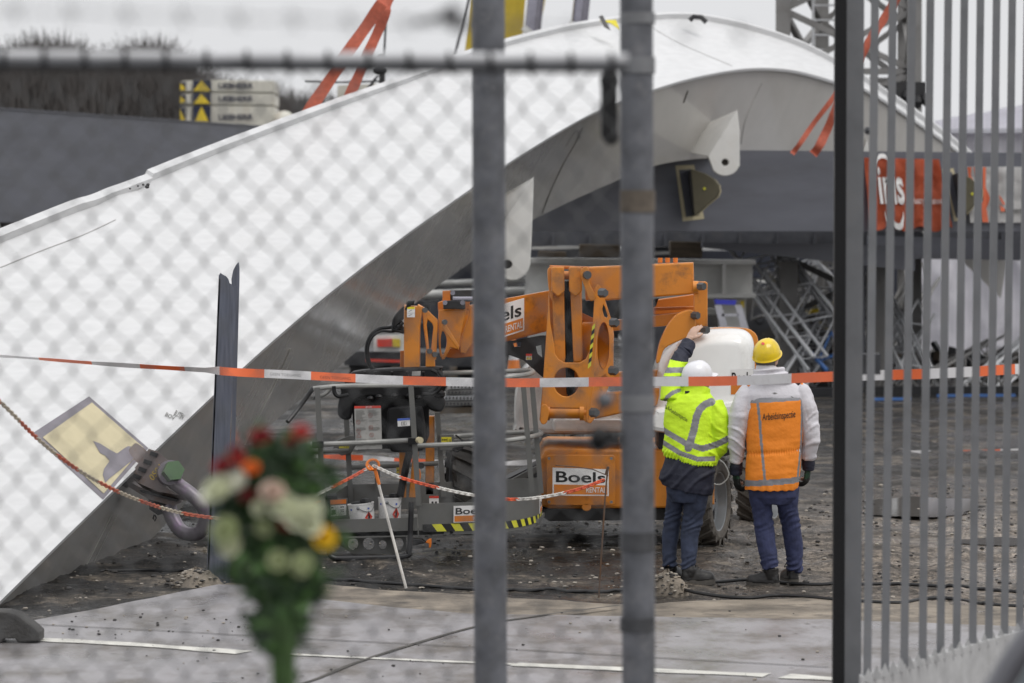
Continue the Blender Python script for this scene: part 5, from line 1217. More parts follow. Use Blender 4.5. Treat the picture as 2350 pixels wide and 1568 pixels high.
# --- wheels with lugged tyres
def tyre(X, Y, k, r, w, yaw, label, m='muddy_rubber'):
    c = W(X, Y, k); ax = Vector((math.cos(yaw), -math.sin(yaw), 0)); e1 = Vector((0, 0, 1)); e2 = ax.cross(e1)
    def ring(off, rad, n=48): return [c+ax*off+e1*math.cos(6.283*i/n)*rad+e2*math.sin(6.283*i/n)*rad for i in range(n)]
    mb = MB().use(m); mb.loft([ring(-w*.42, r*.66), ring(-w*.48, r*.74), ring(-w*.46, r*.88), ring(-w*.40, r*.925), ring(w*.40, r*.925), ring(w*.46, r*.88), ring(w*.49, r*.80), ring(w*.46, r*.70), ring(w*.42, r*.66)], caps=False)
    n = 18
    for s_ in (-1, 1):
        for i in range(n):
            a0 = 6.283*(i+(.5 if s_ > 0 else 0))/n; V = []
            for (o, da, rr) in ((.02, .16, .93), (.02, .36, .93), (.44, -.02, .93), (.44, .2, .93)):
                pass
            def pt(o, a, rad): return c+ax*(s_*w*o)+e1*math.cos(a)*rad*r+e2*math.sin(a)*rad*r
            lo = [pt(-.03, a0+.20, .90), pt(-.03, a0+.36, .90), pt(.50, a0+.10, .84), pt(.50, a0-.08, .84)]; hi = [pt(-.02, a0+.22, 1.), pt(-.02, a0+.33, 1.), pt(.49, a0+.06, .99), pt(.49, a0-.05, .99)]
            lv = [mb.bm.verts.new(p) for p in lo]; hv = [mb.bm.verts.new(p) for p in hi]
            mb.face(hv); [mb.face([lv[q], lv[(q+1) % 4], hv[(q+1) % 4], hv[q]]) for q in range(4)]
    t = mb.build('wheel', None, lift, smooth=25)
    rm = MB().use('rim_grey')
    for s_ in (-1, 1):
        rm.loft([ring(s_*w*.43, r*.69), ring(s_*w*.40, r*.64), ring(s_*w*.16, r*.60), ring(s_*w*.10, r*.5), ring(s_*w*.10, r*.30), ring(s_*w*.16, r*.26), ring(s_*w*.20, r*.24), ring(s_*w*.20, .01)], caps=False)
    for i in range(8):
        a = 6.283*i/8; q = c+ax*(w*.10)+e1*math.cos(a)*r*.38+e2*math.sin(a)*r*.38; rm.tube([q, q+ax*.03], .016, 6)
    rm.build('rim', None, t, smooth=35); return t
tyre(1618, 1150, 119.2, .375, .30, .33, '')
tyre(1078, 1118, 119.5, .40, .36, -.12, '', 'rubber')
tyre(1748, 1128, 108.6, .37, .30, .35, '')
tyre(1290, 1070, 110.5, .42, .34, -.1, '', 'rubber')
mb = MB().use('tube_grey').tube(smooth_path([W(x, y, 121.5) for x, y in ((1598, 1098), (1630, 1108), (1652, 1112), (1668, 1100), (1672, 1085), (1660, 1062), (1640, 1050))], 5), .006, 6); mb.build('sensor_cable', None, lift)
# --- engine hoods
hl = [(1182, 975), (1180, 935), (1184, 896), (1196, 856), (1220, 832), (1245, 826), (1290, 850), (1440, 930), (1440, 992), (1200, 994)]
one('hood_white', smooth2(hl, 3, True), 117.4, .9, 'hood', (), .045)
one('hood_white', rrect(1268, 962, 1430, 992, 8), 118.6, .5, 'hood_sill', (), .03)
hr = [(1500, 985), (1502, 915), (1508, 855), (1526, 815), (1560, 785), (1600, 766), (1640, 758), (1700, 757), (1722, 764), (1735, 784), (1738, 830), (1739, 900), (1736, 968), (1728, 980), (1640, 992)]
def bulge(outl, k, depth, name, parent=lift, m='hood_white', crown=.34):
    """moulded cover: the outline swells out from a smaller front face"""
    P = [W(x, y, k) for x, y in outl]; c = sum(P, Vector())/len(P); rings = []
    for t in range(9):
        a = math.pi/2*t/8; q = 1-.36*(1-math.sin(a))**1.0; d = crown*(1-math.cos(a))
        rings.append([Vector((c.x+(p.x-c.x)*q, p.y+d, c.z+(p.z-c.z)*q)) for p in P])
    rings.reverse() if False else None
    rings.append([Vector((p.x, p.y+depth, p.z)) for p in P])
    return MB().use(m).loft(rings).build(name, None, parent, smooth=60)
hood = bulge(smooth2(hr, 4, True), 120.3, .95, 'hood')
one('orange', smooth2([(1630, 760), (1640, 752), (1702, 752), (1728, 760), (1741, 784), (1744, 860), (1744, 940), (1738, 960), (1720, 940), (1720, 800), (1690, 775)], 3, True), 118.2, .06, 'hood_edge', (), .01, 0., hood)
one('hood_white', smooth2([(1498, 990), (1500, 948), (1520, 935), (1640, 926), (1738, 922), (1741, 970), (1730, 984), (1640, 998)], 3, True), 120.7, .9, 'hood_sill', (), .04)
one('dark_machine', [(1512, 985), (1742, 975), (1742, 1030), (1650, 1050), (1512, 1050)], 119, .9, 'engine_bay')
one('black_steel', rrect(1694, 984, 1720, 1006, 3), 120.6, .06, 'hood_latch')
rental_sticker(quad([(1676, 848), (1728, 846), (1728, 906), (1676, 908)], 121.4), hood)
# --- vertical lift arm: front yoke with slots
yk = 121.6
yoke = [(1262, 664), (1268, 650), (1278, 700), (1292, 740)]
front = [(1260, 668), (1263, 742), (1272, 790), (1274, 812), (1282, 824), (1296, 832), (1330, 832), (1344, 824), (1352, 808), (1358, 770), (1366, 740), (1371, 735), (1368, 800), (1362, 880), (1352, 962), (1345, 970), (1336, 960), (1338, 938), (1252, 936), (1256, 962), (1246, 972), (1238, 964), (1240, 945), (1247, 860), (1254, 760)]
fr = one('orange', front, yk, .05, 'yoke', [(1300, 877, 29, 33)], .008)
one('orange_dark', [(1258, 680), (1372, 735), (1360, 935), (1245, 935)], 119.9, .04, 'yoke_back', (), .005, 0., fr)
mb = MB().use('orange').tube([W(1249, 946, yk-.2), W(1347, 946, yk-.2)], .052, 18); mb.tube([W(1252, 946, yk-.2), W(1262, 946, yk-.2)], .068, 18); mb.tube([W(1330, 946, yk-.2), W(1340, 946, yk-.2)], .068, 18); mb.build('roller', None, lift)
one('orange', smooth2([(1240, 952), (1243, 932), (1252, 928), (1260, 940), (1256, 968), (1247, 974), (1240, 968)], 2, True), yk+.3, .05, 'pivot_ear')
# side cheek of the yoke (seen obliquely) with big round opening
ck = [(1345, 962), (1353, 860), (1359, 770), (1364, 698), (1367, 662), (1372, 653), (1378, 655), (1384, 668), (1391, 690), (1408, 742), (1412, 770), (1411, 868), (1404, 880), (1384, 930), (1366, 962), (1356, 973), (1348, 970)]
hole = [(1387+13.5*math.cos(6.283*i/32), 795+54*math.sin(6.283*i/32)) for i in range(32)]
tri = [(1386, 700), (1390, 706), (1397, 728), (1394, 731), (1388, 727), (1384, 712)]
slot = [(1378, 870), (1390, 862), (1394, 868), (1388, 875), (1380, 876)]
cheek = one('orange', ck, yk+.1, .05, 'cheek_plate', [hole, tri, slot], .008, 1.6)
# tube inside the opening
mb = MB().use('orange'); R0 = [W(x, y, yk+.1)+Vector((0, .02+1.6*((x-1345)*S/yk), 0)) for x, y in hole]
mb.loft([[p+Vector((-.004, -.012, 0)) for p in R0], [Vector((p.x, p.y-.03, p.z)) for p in R0]], False)
mb.loft([R0, [p+Vector((-.16, .10, 0)) for p in R0]], caps=False); mb.build('cheek_tube', None, cheek, fix=False)
# hazard stripe along the cheek edge
mb = MB(); c0, c1 = (1360, 745), (1350, 842)
for i in range(9):
    x0 = c0[0]+(c1[0]-c0[0])*i/9; y0 = c0[1]+(c1[1]-c0[1])*i/9; mb.use('hazard_yellow' if i % 2 == 0 else 'black_print')
    mb.prism([W(x0-1, y0+4, yk+.6), W(x0+6, y0-3, yk+.6), W(x0+5, y0+8, yk+.6), W(x0-2, y0+15, yk+.6)], (0, .004, 0))
mb.build('hazard_stripe', None, lift, smooth=0)
for X, Y in ((1382, 672), (1408, 740), (1406, 850), (1362, 946)):
    c = W(X, Y, yk+.1); MB().use('pin_grey').tube([c+Vector((-.02, -.04+.0, 0)), c+Vector((.024, -.070, 0)), c+Vector((.026, -.074, 0))], [.040, .037, .030], 6).build('pivot_pin', None, lift)
# two inner arms
for x0, x1, xb0, xb1 in ((1266, 1294, 1272, 1298), (1306, 1334, 1316, 1338)):
    one('orange', [(x0, 618), (x0+3, 614), (x1-2, 614), (x1, 618), (xb1, 820), (xb1-2, 832), (xb0, 832)], 121.0, .16, 'inner_arm', (), .012)
    one('orange', [(x0-1, 616), (x0+2, 612), (x1, 612), (x1+1, 616), (x1+2, 668), (x1-10, 680), (x0+12, 680), (x0, 668)], 121.4, .05, 'arm_cap', (), .012)
mb = MB().use('orange').tube([W(1288, 632, 121), W(1312, 632, 121)], .035, 14); mb.build('cross_tube', None, lift)
one('black_plastic', [(1294, 655), (1312, 650), (1316, 840), (1322, 905), (1300, 905), (1296, 800)], 120.6, .05, 'hose_guard')
mb = MB().use('black_plastic')
for i in range(4): mb.tube(smooth_path([W(1297+i*4, 645, 120.9), W(1299+i*4, 740, 120.9), W(1303+i*4, 830, 120.9), W(1305+i*4, 910, 120.9)], 4), .010, 6)
mb.build('hoses', None, lift)
one('orange', smooth2([(1256, 628), (1258, 616), (1266, 612), (1276, 620), (1272, 660), (1268, 690), (1260, 668)], 3, True), 121.2, .04, 'arm_ear')
one('orange', smooth2([(1332, 630), (1336, 616), (1346, 612), (1352, 622), (1353, 650), (1368, 680), (1362, 690), (1352, 688), (1342, 660)], 3, True), 121.7, .045, 'arm_ear')
mb = MB().use('pin_grey'); c = W(1346, 631, 121.7); mb.tube([c, c+Vector((.01, -.03, 0))], .034, 14); mb.build('pivot_pin', None, lift)
one('orange_dark', [(1262, 609), (1350, 612), (1352, 620), (1262, 616)], 120.5, .3, 'top_plate')
# --- upper and lower boom boxes
one('orange', [(1340, 613), (1592, 602), (1594, 675), (1390, 690), (1345, 690)], 120.2, .30, 'upper_boom', (), .015)
mb = MB().use('orange_plastic')
for X in (1515, 1532, 1550): bolt(mb, X, 600, 120, .02, (0, 0, 1), .03)
mb.build('hose_clip', None, lift)
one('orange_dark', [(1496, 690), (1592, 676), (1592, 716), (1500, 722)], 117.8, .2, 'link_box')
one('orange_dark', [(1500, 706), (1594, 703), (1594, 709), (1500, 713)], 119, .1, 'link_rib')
one('orange', [(1385, 738), (1590, 714), (1592, 742), (1385, 762)], 119.4, .2, 'lower_link', (), .01)
one('orange', [(1380, 856), (1560, 846), (1560, 866), (1380, 884)], 119.4, .2, 'lower_link', (), .01)
one('orange', [(1360, 905), (1520, 890), (1520, 928), (1366, 962)], 119.8, .25, 'lower_boom', (), .012)
one('orange', [(1593, 650), (1600, 646), (1620, 646), (1624, 650), (1624, 762), (1593, 764)], 120.3, .10, 'end_bracket', (), .008)
mb = MB().use('orange').tube([W(1590, 660, 120.6), W(1602, 660, 120.6)], .055, 16); mb.build('bracket_boss', None, lift)
for X, Y in ((1610, 657), (1596, 724), (1618, 757)):
    c = W(X, Y, 120.9); MB().use('pin_grey').tube([c+Vector((-.02, -.01, 0)), c+Vector((.02, -.055, 0))], [.034, .031], 6).build('pivot_pin', None, lift)
one('orange', smooth2([(1592, 714), (1560, 718), (1536, 740), (1516, 780), (1508, 812), (1506, 832), (1514, 830), (1526, 800), (1560, 782), (1584, 772), (1596, 764)], 4, True), 120.9, .10, 'curved_arm', (), .01)
one('black_plastic', [(1498, 688), (1512, 684), (1506, 702), (1499, 706)], 119.6, .05, 'hose_end')
# --- telescopic boom to the left with sticker, seen slightly from above
def box4(m, a, b_, c, d, k0, k1, depth, name):
    """side quad TL,TR,BR,BL (left at k0, right at k1) pushed back by depth"""
    mb = MB().use(m); mb.prism([W(*a, k0), W(*b_, k1), W(*c, k1), W(*d, k0)], (0, depth, 0))
    bmesh.ops.bevel(mb.bm, geom=mb.bm.edges[:], offset=.012, segments=2, affect='EDGES'); return mb.build(name, None, lift, smooth=30)
tb_ = box4('orange', (1040, 708), (1290, 662), (1290, 752), (1040, 814), 120.6, 118.5, .32, 'telescopic_boom')
qs = [W(1092, 716, 120.6), W(1202, 684, 119.6), W(1202, 758, 119.6), W(1092, 794, 120.6)]
qs = [p+Vector((0, -.05, 0)) for p in qs]; rental_sticker(qs, tb_, .006)
one('black_steel', [(1156, 786), (1240, 770), (1262, 770), (1258, 860), (1245, 866), (1200, 826), (1160, 812)], 118.9, .06, 'hose_carrier', [[(1230, 795), (1242, 792), (1244, 820), (1234, 812)], [(1178, 788), (1196, 784), (1194, 795), (1180, 796)]], .004)
mb = MB().use('sign_white').prism(quad([(1207, 814), (1221, 814), (1221, 826), (1207, 826)], 119.4), (0, .004, 0)); mb.use('sign_red').prism(quad([(1207, 812), (1221, 812), (1221, 817), (1207, 817)], 119.5), (0, .004, 0)); mb.use('sign_yellow')
for x in (1211, 1217): mb.prism([W(x-3, 825, 119.6), W(x, 818, 119.6), W(x+3, 825, 119.6)], (0, .004, 0))
mb.build('warning_label', None, lift, smooth=0)
# --- jib head
def jp(cx, cy): return (899.6+cx*.16411, 605.9+cy*.16411)     # from the enlarged view
K = 122
one('orange', [jp(650, 640), jp(1040, 630), jp(940, 1110), jp(935, 1200), jp(820, 1170), jp(790, 1230), jp(735, 1330), jp(700, 1340), jp(665, 1270), jp(650, 1100), jp(645, 760)], K, .06, 'jib_bracket', [smooth2([jp(715, 940), jp(755, 1020), jp(760, 1130), jp(720, 1260), jp(690, 1230), jp(678, 1090), jp(690, 980)], 3, True)], .008)
one('orange', [jp(720, 790), jp(755, 850), jp(945, 1150), jp(925, 1190), jp(890, 1150), jp(690, 870), jp(700, 800)], K+.5, .05, 'jib_rib')
one('orange', [jp(1060, 560), jp(1150, 600), jp(1130, 1100), jp(1030, 1250), jp(960, 1240), jp(950, 1100), jp(1080, 700)], K-.5, .12, 'jib_side')
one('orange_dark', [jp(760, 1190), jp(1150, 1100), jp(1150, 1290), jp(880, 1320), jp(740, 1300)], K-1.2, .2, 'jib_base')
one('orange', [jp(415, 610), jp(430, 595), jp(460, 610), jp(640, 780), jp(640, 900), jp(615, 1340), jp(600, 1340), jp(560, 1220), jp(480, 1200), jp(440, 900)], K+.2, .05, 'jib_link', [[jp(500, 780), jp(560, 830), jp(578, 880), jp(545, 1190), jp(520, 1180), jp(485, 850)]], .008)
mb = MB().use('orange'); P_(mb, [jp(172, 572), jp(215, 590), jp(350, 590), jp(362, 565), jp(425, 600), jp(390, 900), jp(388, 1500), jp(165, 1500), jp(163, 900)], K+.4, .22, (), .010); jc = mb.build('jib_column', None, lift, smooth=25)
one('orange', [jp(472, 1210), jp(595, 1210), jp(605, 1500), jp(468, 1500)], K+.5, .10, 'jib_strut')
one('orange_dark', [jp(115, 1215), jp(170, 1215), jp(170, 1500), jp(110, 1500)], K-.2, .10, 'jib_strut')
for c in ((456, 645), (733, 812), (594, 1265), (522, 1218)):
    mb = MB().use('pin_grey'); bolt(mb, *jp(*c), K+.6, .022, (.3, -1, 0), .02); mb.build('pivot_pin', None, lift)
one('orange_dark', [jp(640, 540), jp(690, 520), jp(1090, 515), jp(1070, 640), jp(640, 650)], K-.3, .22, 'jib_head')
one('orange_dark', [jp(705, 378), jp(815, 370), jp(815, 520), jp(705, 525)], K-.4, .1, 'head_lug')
one('black_steel', [jp(815, 368), jp(1200, 360), jp(1200, 470), jp(820, 515)], K-.5, .15, 'rotator')
one('black_steel', rrect(*jp(715, 512), *jp(1025, 632), 2), K+.3, .08, 'clamp_block')
mb = MB().use('chrome')
for c in ((742, 540), (988, 540), (850, 403)): bolt(mb, *jp(*c), K+.4, .020, (0, -1, 0), .015)
mb.tube([W(*jp(850, 492), K+.2), W(*jp(1130, 492), K+.2)], .022, 10); mb.build('hydraulic_fitting', None, lift)
q = quad([jp(210, 600), jp(322, 600), jp(322, 745), jp(210, 745)], K+.5); q = [p+Vector((0, -.01, 0)) for p in q]
mb = MB().use('sign_white').prism(q, (0, .004, 0)); mb.use('sign_yellow').prism([p+Vector((0, -.002, 0)) for p in subq(q, .03, .0, .97, .2)], (0, .002, 0)); mb.use('black_print')
mb.prism([p+Vector((0, -.002, 0)) for p in subq(q, .03, .58, .97, .60)], (0, .002, 0))
for v in (.35, .75): mb.prism([p+Vector((0, -.002, 0)) for p in (interp(q, .2, v+.08), interp(q, .6, v-.06), interp(q, .62, v-.03), interp(q, .24, v+.11))], (0, .002, 0))
mb.build('warning_label', None, jc, smooth=0)
mb = MB().use('black_plastic')
for i in range(4): mb.tube(smooth_path([W(*jp(220+i*25, 575), K), W(*jp(215+i*28, 540-8*i), K), W(*jp(235+i*22, 530), K+.5), W(*jp(190, 640), K+.5)], 4), .008, 6)
mb.tube(smooth_path([W(x, y, K+.6) for x, y in ((922, 735), (900, 750), (872, 754), (852, 768), (842, 790), (841, 815), (848, 838), (858, 850))], 6), .014, 8)
mb.tube(smooth_path([W(x, y, K+.7) for x, y in ((926, 740), (905, 760), (876, 760), (856, 772), (846, 793), (845, 815), (852, 838), (862, 850))], 6), .010, 8)
for i in range(5): mb.tube(smooth_path([W(926, 705+i*6, K+.5), W(908-i*2, 725+i*7, K+.8), W(902+i*3, 748+i*3, K+.7), W(926, 752+i*3, K+.5)], 4), .009, 6)
mb.ell(W(912, 752, K+.5), (.05, .05, .04), 10); mb.build('hoses', None, lift)
# columns below the console
one('orange', [(916, 1030), (932, 1030), (932, 1142), (916, 1142)], K+.4, .12, 'jib_strut'); one('orange', [(948, 1032), (960, 1030), (958, 1142), (938, 1142)], K+.4, .12, 'jib_strut')
one('orange', [(977, 955), (997, 955), (996, 1136), (976, 1136)], K-1., .12, 'jib_strut'); one('orange_plastic', smooth2([(952, 1080), (962, 1076), (966, 1090), (962, 1106), (954, 1104)], 3, True), K+1, .03, 'tie_hook', [(959, 1086, 3)])
mb = MB().use('black_plastic').tube(smooth_path([W(940, 1035, K+.8), W(930, 1080, K+.8), W(918, 1140, K+.8)], 5), .03, 8); mb.build('hoses', None, lift)
# ---------------------------------------------------------------- basket
bk = root('x', None, None, (0, 0, 0)); bpy.data.objects.remove(bk)
def tb(pts, r, m='tube_grey', name='rail', n=10, sm=5): return MB().use(m).tube(smooth_path([W(*p) for p in pts], sm), r, n).build(name, None, lift)
KN, KF = 124.2, 121.0
basket = MB().use('basket_grey')
# floor and toe boards
fl = [W(752, 1232, KN), W(960, 1228, KN), W(1110, 1222, KN), W(1236, 1200, 122.6), W(1250, 1185, KF), W(790, 1190, KF)]
basket.prism(fl, (0, 0, .03)); basket.build('floor', None, lift, smooth=0)
def board(pts, name='toe_board', th=.02, m='basket_grey'): return MB().use(m).prism([W(*p) for p in pts], (0, th, 0)).build(name, None, lift, smooth=0)
board([(761, 1193, KN), (957, 1188, KN), (959, 1231, KN), (764, 1236, KN)])
near = [(956, 1157, KN), (1040, 1154, KN), (1120, 1152, KN), (1180, 1148, 123.7), (1215, 1142, 123.1), (1236, 1136, 122.4), (1243, 1131, 121.6)]
bot = [(962, 1228, KN), (1040, 1226, KN), (1120, 1224, KN), (1180, 1218, 123.7), (1215, 1211, 123.1), (1236, 1203, 122.4), (1244, 1194, 121.6)]
mb = MB().use('basket_grey'); NP = smooth_path([W(*p) for p in near], 6); BP = smooth_path([W(*p) for p in bot], 6)
mb.loft([[a, b_, b_+Vector((0, .02, 0)), a+Vector((0, .02, 0))] for a, b_ in zip(NP, BP)]); toe = mb.build('toe_board', None, lift, smooth=40)
# hazard strip
mb = MB(); n = 60
def onb(u, v):
    i = min(int(u*(len(NP)-1)), len(NP)-2); f = u*(len(NP)-1)-i; a = NP[i].lerp(NP[i+1], f); b_ = BP[i].lerp(BP[i+1], f); return a.lerp(b_, v)+Vector((0, -.006, 0))
for i in range(24):
    u0, u1, sh_ = .035+.965*i/24*1.0, .035+.965*(i+1)/24, .022; m = 'hazard_yellow' if i % 2 else 'black_print'; mb.use(m)
    mb.poly([onb(min(u0, 1), .66), onb(min(u1, 1), .66), onb(min(u1+sh_, 1), .90), onb(min(u0+sh_, 1), .90)])
mb.use('black_print').poly([onb(.03, .66), onb(.035, .66), onb(.06, .90), onb(.03, .90)]); mb.build('hazard_stripe', None, toe, smooth=0, fix=False)
rental_sticker([p+Vector((0, -.012, 0)) for p in quad([(1041, 1161), (1118, 1159), (1118, 1196), (1041, 1199)], KN)], toe, .004)
q = [onb(.868, .18), onb(.965, .12), onb(.965, .62), onb(.868, .66)]; rental_sticker([p+Vector((.0, -.012, 0)) for p in q], toe, .004)
for pts in ([(800, 1112, KF), (1045, 1106, KF), (1045, 1165, KF), (800, 1172, KF)], [(1045, 1106, KF), (1240, 1096, KF), (1240, 1150, KF), (1045, 1165, KF)], [(722, 1160, 123.4), (800, 1112, KF), (800, 1180, KF), (730, 1220, 123.4)]): board(pts)
# sign panel on the left
q = quad([(712, 1148), (798, 1143), (798, 1184), (712, 1192)], 122.6)
mb = MB().use('basket_grey').prism(q, (0, .02, 0)); mb.use('orange_plastic').prism([p+Vector((0, -.004, 0)) for p in subq(q, .04, .06, .96, .3)], (0, .003, 0)); mb.use('sign_white').prism([p+Vector((0, -.004, 0)) for p in subq(q, .04, .36, .96, .94)], (0, .003, 0))
mb.use('black_print').prism([p+Vector((0, -.006, 0)) for p in (interp(q, .18, .26), interp(q, .24, .09), interp(q, .30, .26))], (0, .002, 0))
for u0, v0, u1, v1 in ((.1, .5, .42, .56), (.1, .66, .36, .70), (.55, .45, .62, .5), (.8, .45, .9, .5), (.57, .6, .68, .85), (.8, .62, .9, .66), (.8, .72, .9, .76)): mb.prism([p+Vector((0, -.006, 0)) for p in subq(q, u0, v0, u1, v1)], (0, .002, 0))
mb.build('instruction_panel', None, lift, smooth=0)
q = quad([(985, 1138), (1007, 1138), (1007, 1157), (985, 1157)], KF+.6); mb = MB().use('sign_white').prism(q, (0, .004, 0)); mb.use('sign_red').prism([p+Vector((0, -.002, 0)) for p in subq(q, 0, 0, 1, .28)], (0, .003, 0)); mb.use('black_print')
for u in (.25, .6): mb.prism([p+Vector((0, -.002, 0)) for p in subq(q, u, .68, u+.2, .95)], (0, .003, 0))
mb.build('danger_label', None, lift, smooth=0)
# posts
def bpost(x0, y0, x1, y1, k, w=.042, m='basket_grey'): MB().use(m).bar(W(x0, y0, k), W(x1, y1, k), w).build('post', None, lift, smooth=0)
bpost(728, 889, 744, 1195, KN); bpost(943, 884, 961, 1160, KN+.2); bpost(1200, 872, 1221, 1130, 122.9); bpost(1220, 868, 1242, 1132, 121.8)
bpost(795, 960, 806, 1160, KF); bpost(1004, 946, 1018, 1140, KF); bpost(865, 1068, 868, 1150, KF)
tb([(719, 892, KN), (790, 886, KN), (943, 884, KN), (1080, 875, KN), (1160, 866, 123.6), (1205, 860, 123), (1221, 856, 122.4), (1222, 852, 121.8), (1212, 850, 121.4), (1160, 852, KF), (1060, 855, KF), (985, 858, KF)], .020)
tb([(719, 890, KN), (690, 930, KN), (660, 968, KN+.5)], .019, 'black_steel', 'gate_bar'); tb([(768, 880, KN-.8), (745, 905, KN-.6), (716, 914, KN)], .016, 'basket_grey')
tb([(712, 1021, KN), (850, 1015, KN), (966, 1009, KN)], .021, 'tube_grey'); tb([(952, 1023, KN), (1080, 1018, KN), (1170, 1010, 123.4), (1220, 1002, 122.6), (1240, 996, 121.8), (1238, 991, 121.4), (1210, 991, KF), (1120, 996, KF), (1040, 1002, KF)], .020, 'tube_grey')
tb([(640, 1026, KN), (720, 1020, KN)], .018, 'basket_grey'); tb([(805, 1073, KF), (900, 1069, KF), (1006, 1063, KF)], .02, 'basket_grey'); tb([(640, 1040, KF+.5), (800, 1034, KF+.5)], .016, 'basket_grey')
mb = MB().use('black_plastic').prism(quad([(716, 1014), (742, 1013), (742, 1028), (716, 1029)], KN+.4), (0, .06, 0)); mb.prism(quad([(936, 1006), (958, 1006), (958, 1020), (936, 1020)], KN+.4), (0, .06, 0)); mb.build('rail_joint', None, lift, smooth=0)
mb = MB().use('primer_cream').tube([W(960, 1010, KN+.5), W(960, 1010, KN+.5)+Vector((.02, -.04, 0))], .026, 12); mb.build('rail_stop', None, lift)
mb = MB().use('black_plastic').tube([W(962, 1068, KN), W(962, 1068, KN)+Vector((.02, -.05, 0))], .024, 12); mb.build('tube_end', None, lift)
one('basket_grey', [(800, 1000), (830, 1000), (806, 1040), (784, 1046), (764, 1034), (768, 1012)], KF+.2, .02, 'lug_plate', [(771, 1034, 6)])
one('basket_grey', [(1008, 998), (1042, 996), (1042, 1034), (1008, 1034)], KF+.2, .02, 'lug_plate')
for x, y in ((1013, 1003), (910, 1073), (778, 1016)):
    q = quad([(x, y), (x+23, y), (x+23, y+13), (x, y+13)], KF+1); mb = MB().use('sign_yellow').prism(q, (0, .004, 0)); mb.use('black_print')
    mb.prism([p+Vector((0, -.002, 0)) for p in subq(q, .05, .42, .6, .52)], (0, .003, 0))
    for u in (.55, .75, .88): mb.prism([p+Vector((0, -.002, 0)) for p in subq(q, u, .2+.2*(u > .7), u+.05, .85)], (0, .003, 0))
    for u in (.1, .28, .42): mb.prism([p+Vector((0, -.002, 0)) for p in subq(q, u, .34, u+.05, .62)], (0, .003, 0))
    mb.build('anchor_label', None, lift, smooth=0)
mb = MB().use('black_plastic').tube(smooth_path([W(x, y, KF+.8) for x, y in ((1045, 998), (1060, 1010), (1066, 1020), (1050, 1036), (1040, 1030), (1062, 1024))], 5), .007, 6); mb.build('loose_cable', None, lift)
# console
KC = 123.2
con = one('black_plastic', smooth2([(800, 862), (830, 850), (1000, 842), (1012, 850), (1016, 866), (1010, 880), (990, 900), (860, 905), (805, 900), (790, 880)], 3, True), KC, .30, 'console', (), .02)
one('black_plastic', smooth2([(782, 900), (800, 886), (990, 884), (1012, 905), (1022, 925), (1012, 945), (985, 940), (965, 918), (900, 912), (820, 916), (805, 960), (785, 962), (774, 945)], 3, True), KC+.5, .12, 'console_shroud', (), .02)
one('black_plastic', [(806, 912), (880, 905), (984, 915), (985, 1000), (970, 1034), (885, 1030), (822, 1034), (812, 1000)], KC-.6, .08, 'console_back')
db_ = one('black_plastic', smooth2([(888, 948), (905, 934), (955, 932), (970, 942), (976, 1010), (968, 1034), (912, 1038), (893, 1026)], 3, True), KC+.6, .12, 'document_box', (), .015)
q = quad([(912, 961), (941, 959), (941, 977), (913, 979)], KC+1.3); mb = MB().use('sign_white').prism(q, (0, .004, 0)); mb.use('sign_blue').prism([p+Vector((0, -.002, 0)) for p in subq(q, 0, 0, 1, .26)], (0, .003, 0)); mb.use('grey_print')
for u0, u1 in ((.30, .48), (.52, .70)):
    mb.prism([p+Vector((0, -.002, 0)) for p in subq(q, u0, .42, u1, .46)], (0, .003, 0)); mb.prism([p+Vector((0, -.002, 0)) for p in subq(q, u0, .42, u0+.04, .88)], (0, .003, 0)); mb.prism([p+Vector((0, -.002, 0)) for p in subq(q, u1-.03, .42, u1, .88)], (0, .003, 0)); mb.prism([p+Vector((0, -.002, 0)) for p in subq(q, u0, .84, u1, .88)], (0, .003, 0))
mb.build('manual_label', None, db_, smooth=0)
q = quad([(813, 932), (874, 931), (877, 1030), (816, 1032)], KC+1.0); mb = MB().use('label_grey').prism(q, (0, .006, 0)); mb.use('sign_red').prism([p+Vector((0, -.002, 0)) for p in subq(q, 0, 0, 1, .055)], (0, .003, 0))
mb.use('sign_white').text('GEVAAR', subq(q, .42, .008, .66, .045), .004)
mb.use('grey_print'); rq = random.Random(3)
for c0 in (.05, .53):
    v = .10
    while v < .93:
        L_ = rq.uniform(.22, .42)
        if not (.22 < v < .34 and c0 > .5 or .36 < v < .48 or .58 < v < .74):
            mb.prism([p+Vector((0, -.002, 0)) for p in subq(q, c0, v, c0+L_, v+.007)], (0, .001, 0))
        v += .022
for u, v, m in ((.6, .22, 'sign_red'), (.13, .37, 'sign_red'), (.6, .50, 'sign_red'), (.13, .57, 'sign_red'), (.62, .67, 'sign_red')):
    m = 'mark_red'; c = interp(q, u, v)+Vector((0, -.003, 0)); mb.use(m); r_ = .016
    mb.tube([c+Vector((r_*math.cos(a), 0, r_*math.sin(a))) for a in [6.283*i/14 for i in range(14)]], .0012, 4, closed=True); mb.bar(c+Vector((-.011, 0, .011)), c+Vector((.011, 0, -.011)), .002)
c = interp(q, .14, .68)+Vector((0, -.003, 0)); mb.bar(c+Vector((-.02, 0, -.012)), c+Vector((0, 0, .02)), .003); mb.bar(c+Vector((.02, 0, -.012)), c+Vector((0, 0, .02)), .003); mb.bar(c+Vector((-.02, 0, -.012)), c+Vector((.02, 0, -.012)), .003)
mb.build('safety_notice', None, con, smooth=0)
q = quad([(946, 852), (966, 851), (965, 862), (945, 862)], KC+.6); mb = MB().use('label_grey').prism([p+Vector((0, -.03, 0)) for p in q], (0, .01, 0)); mb.build('small_label', None, con, smooth=0)
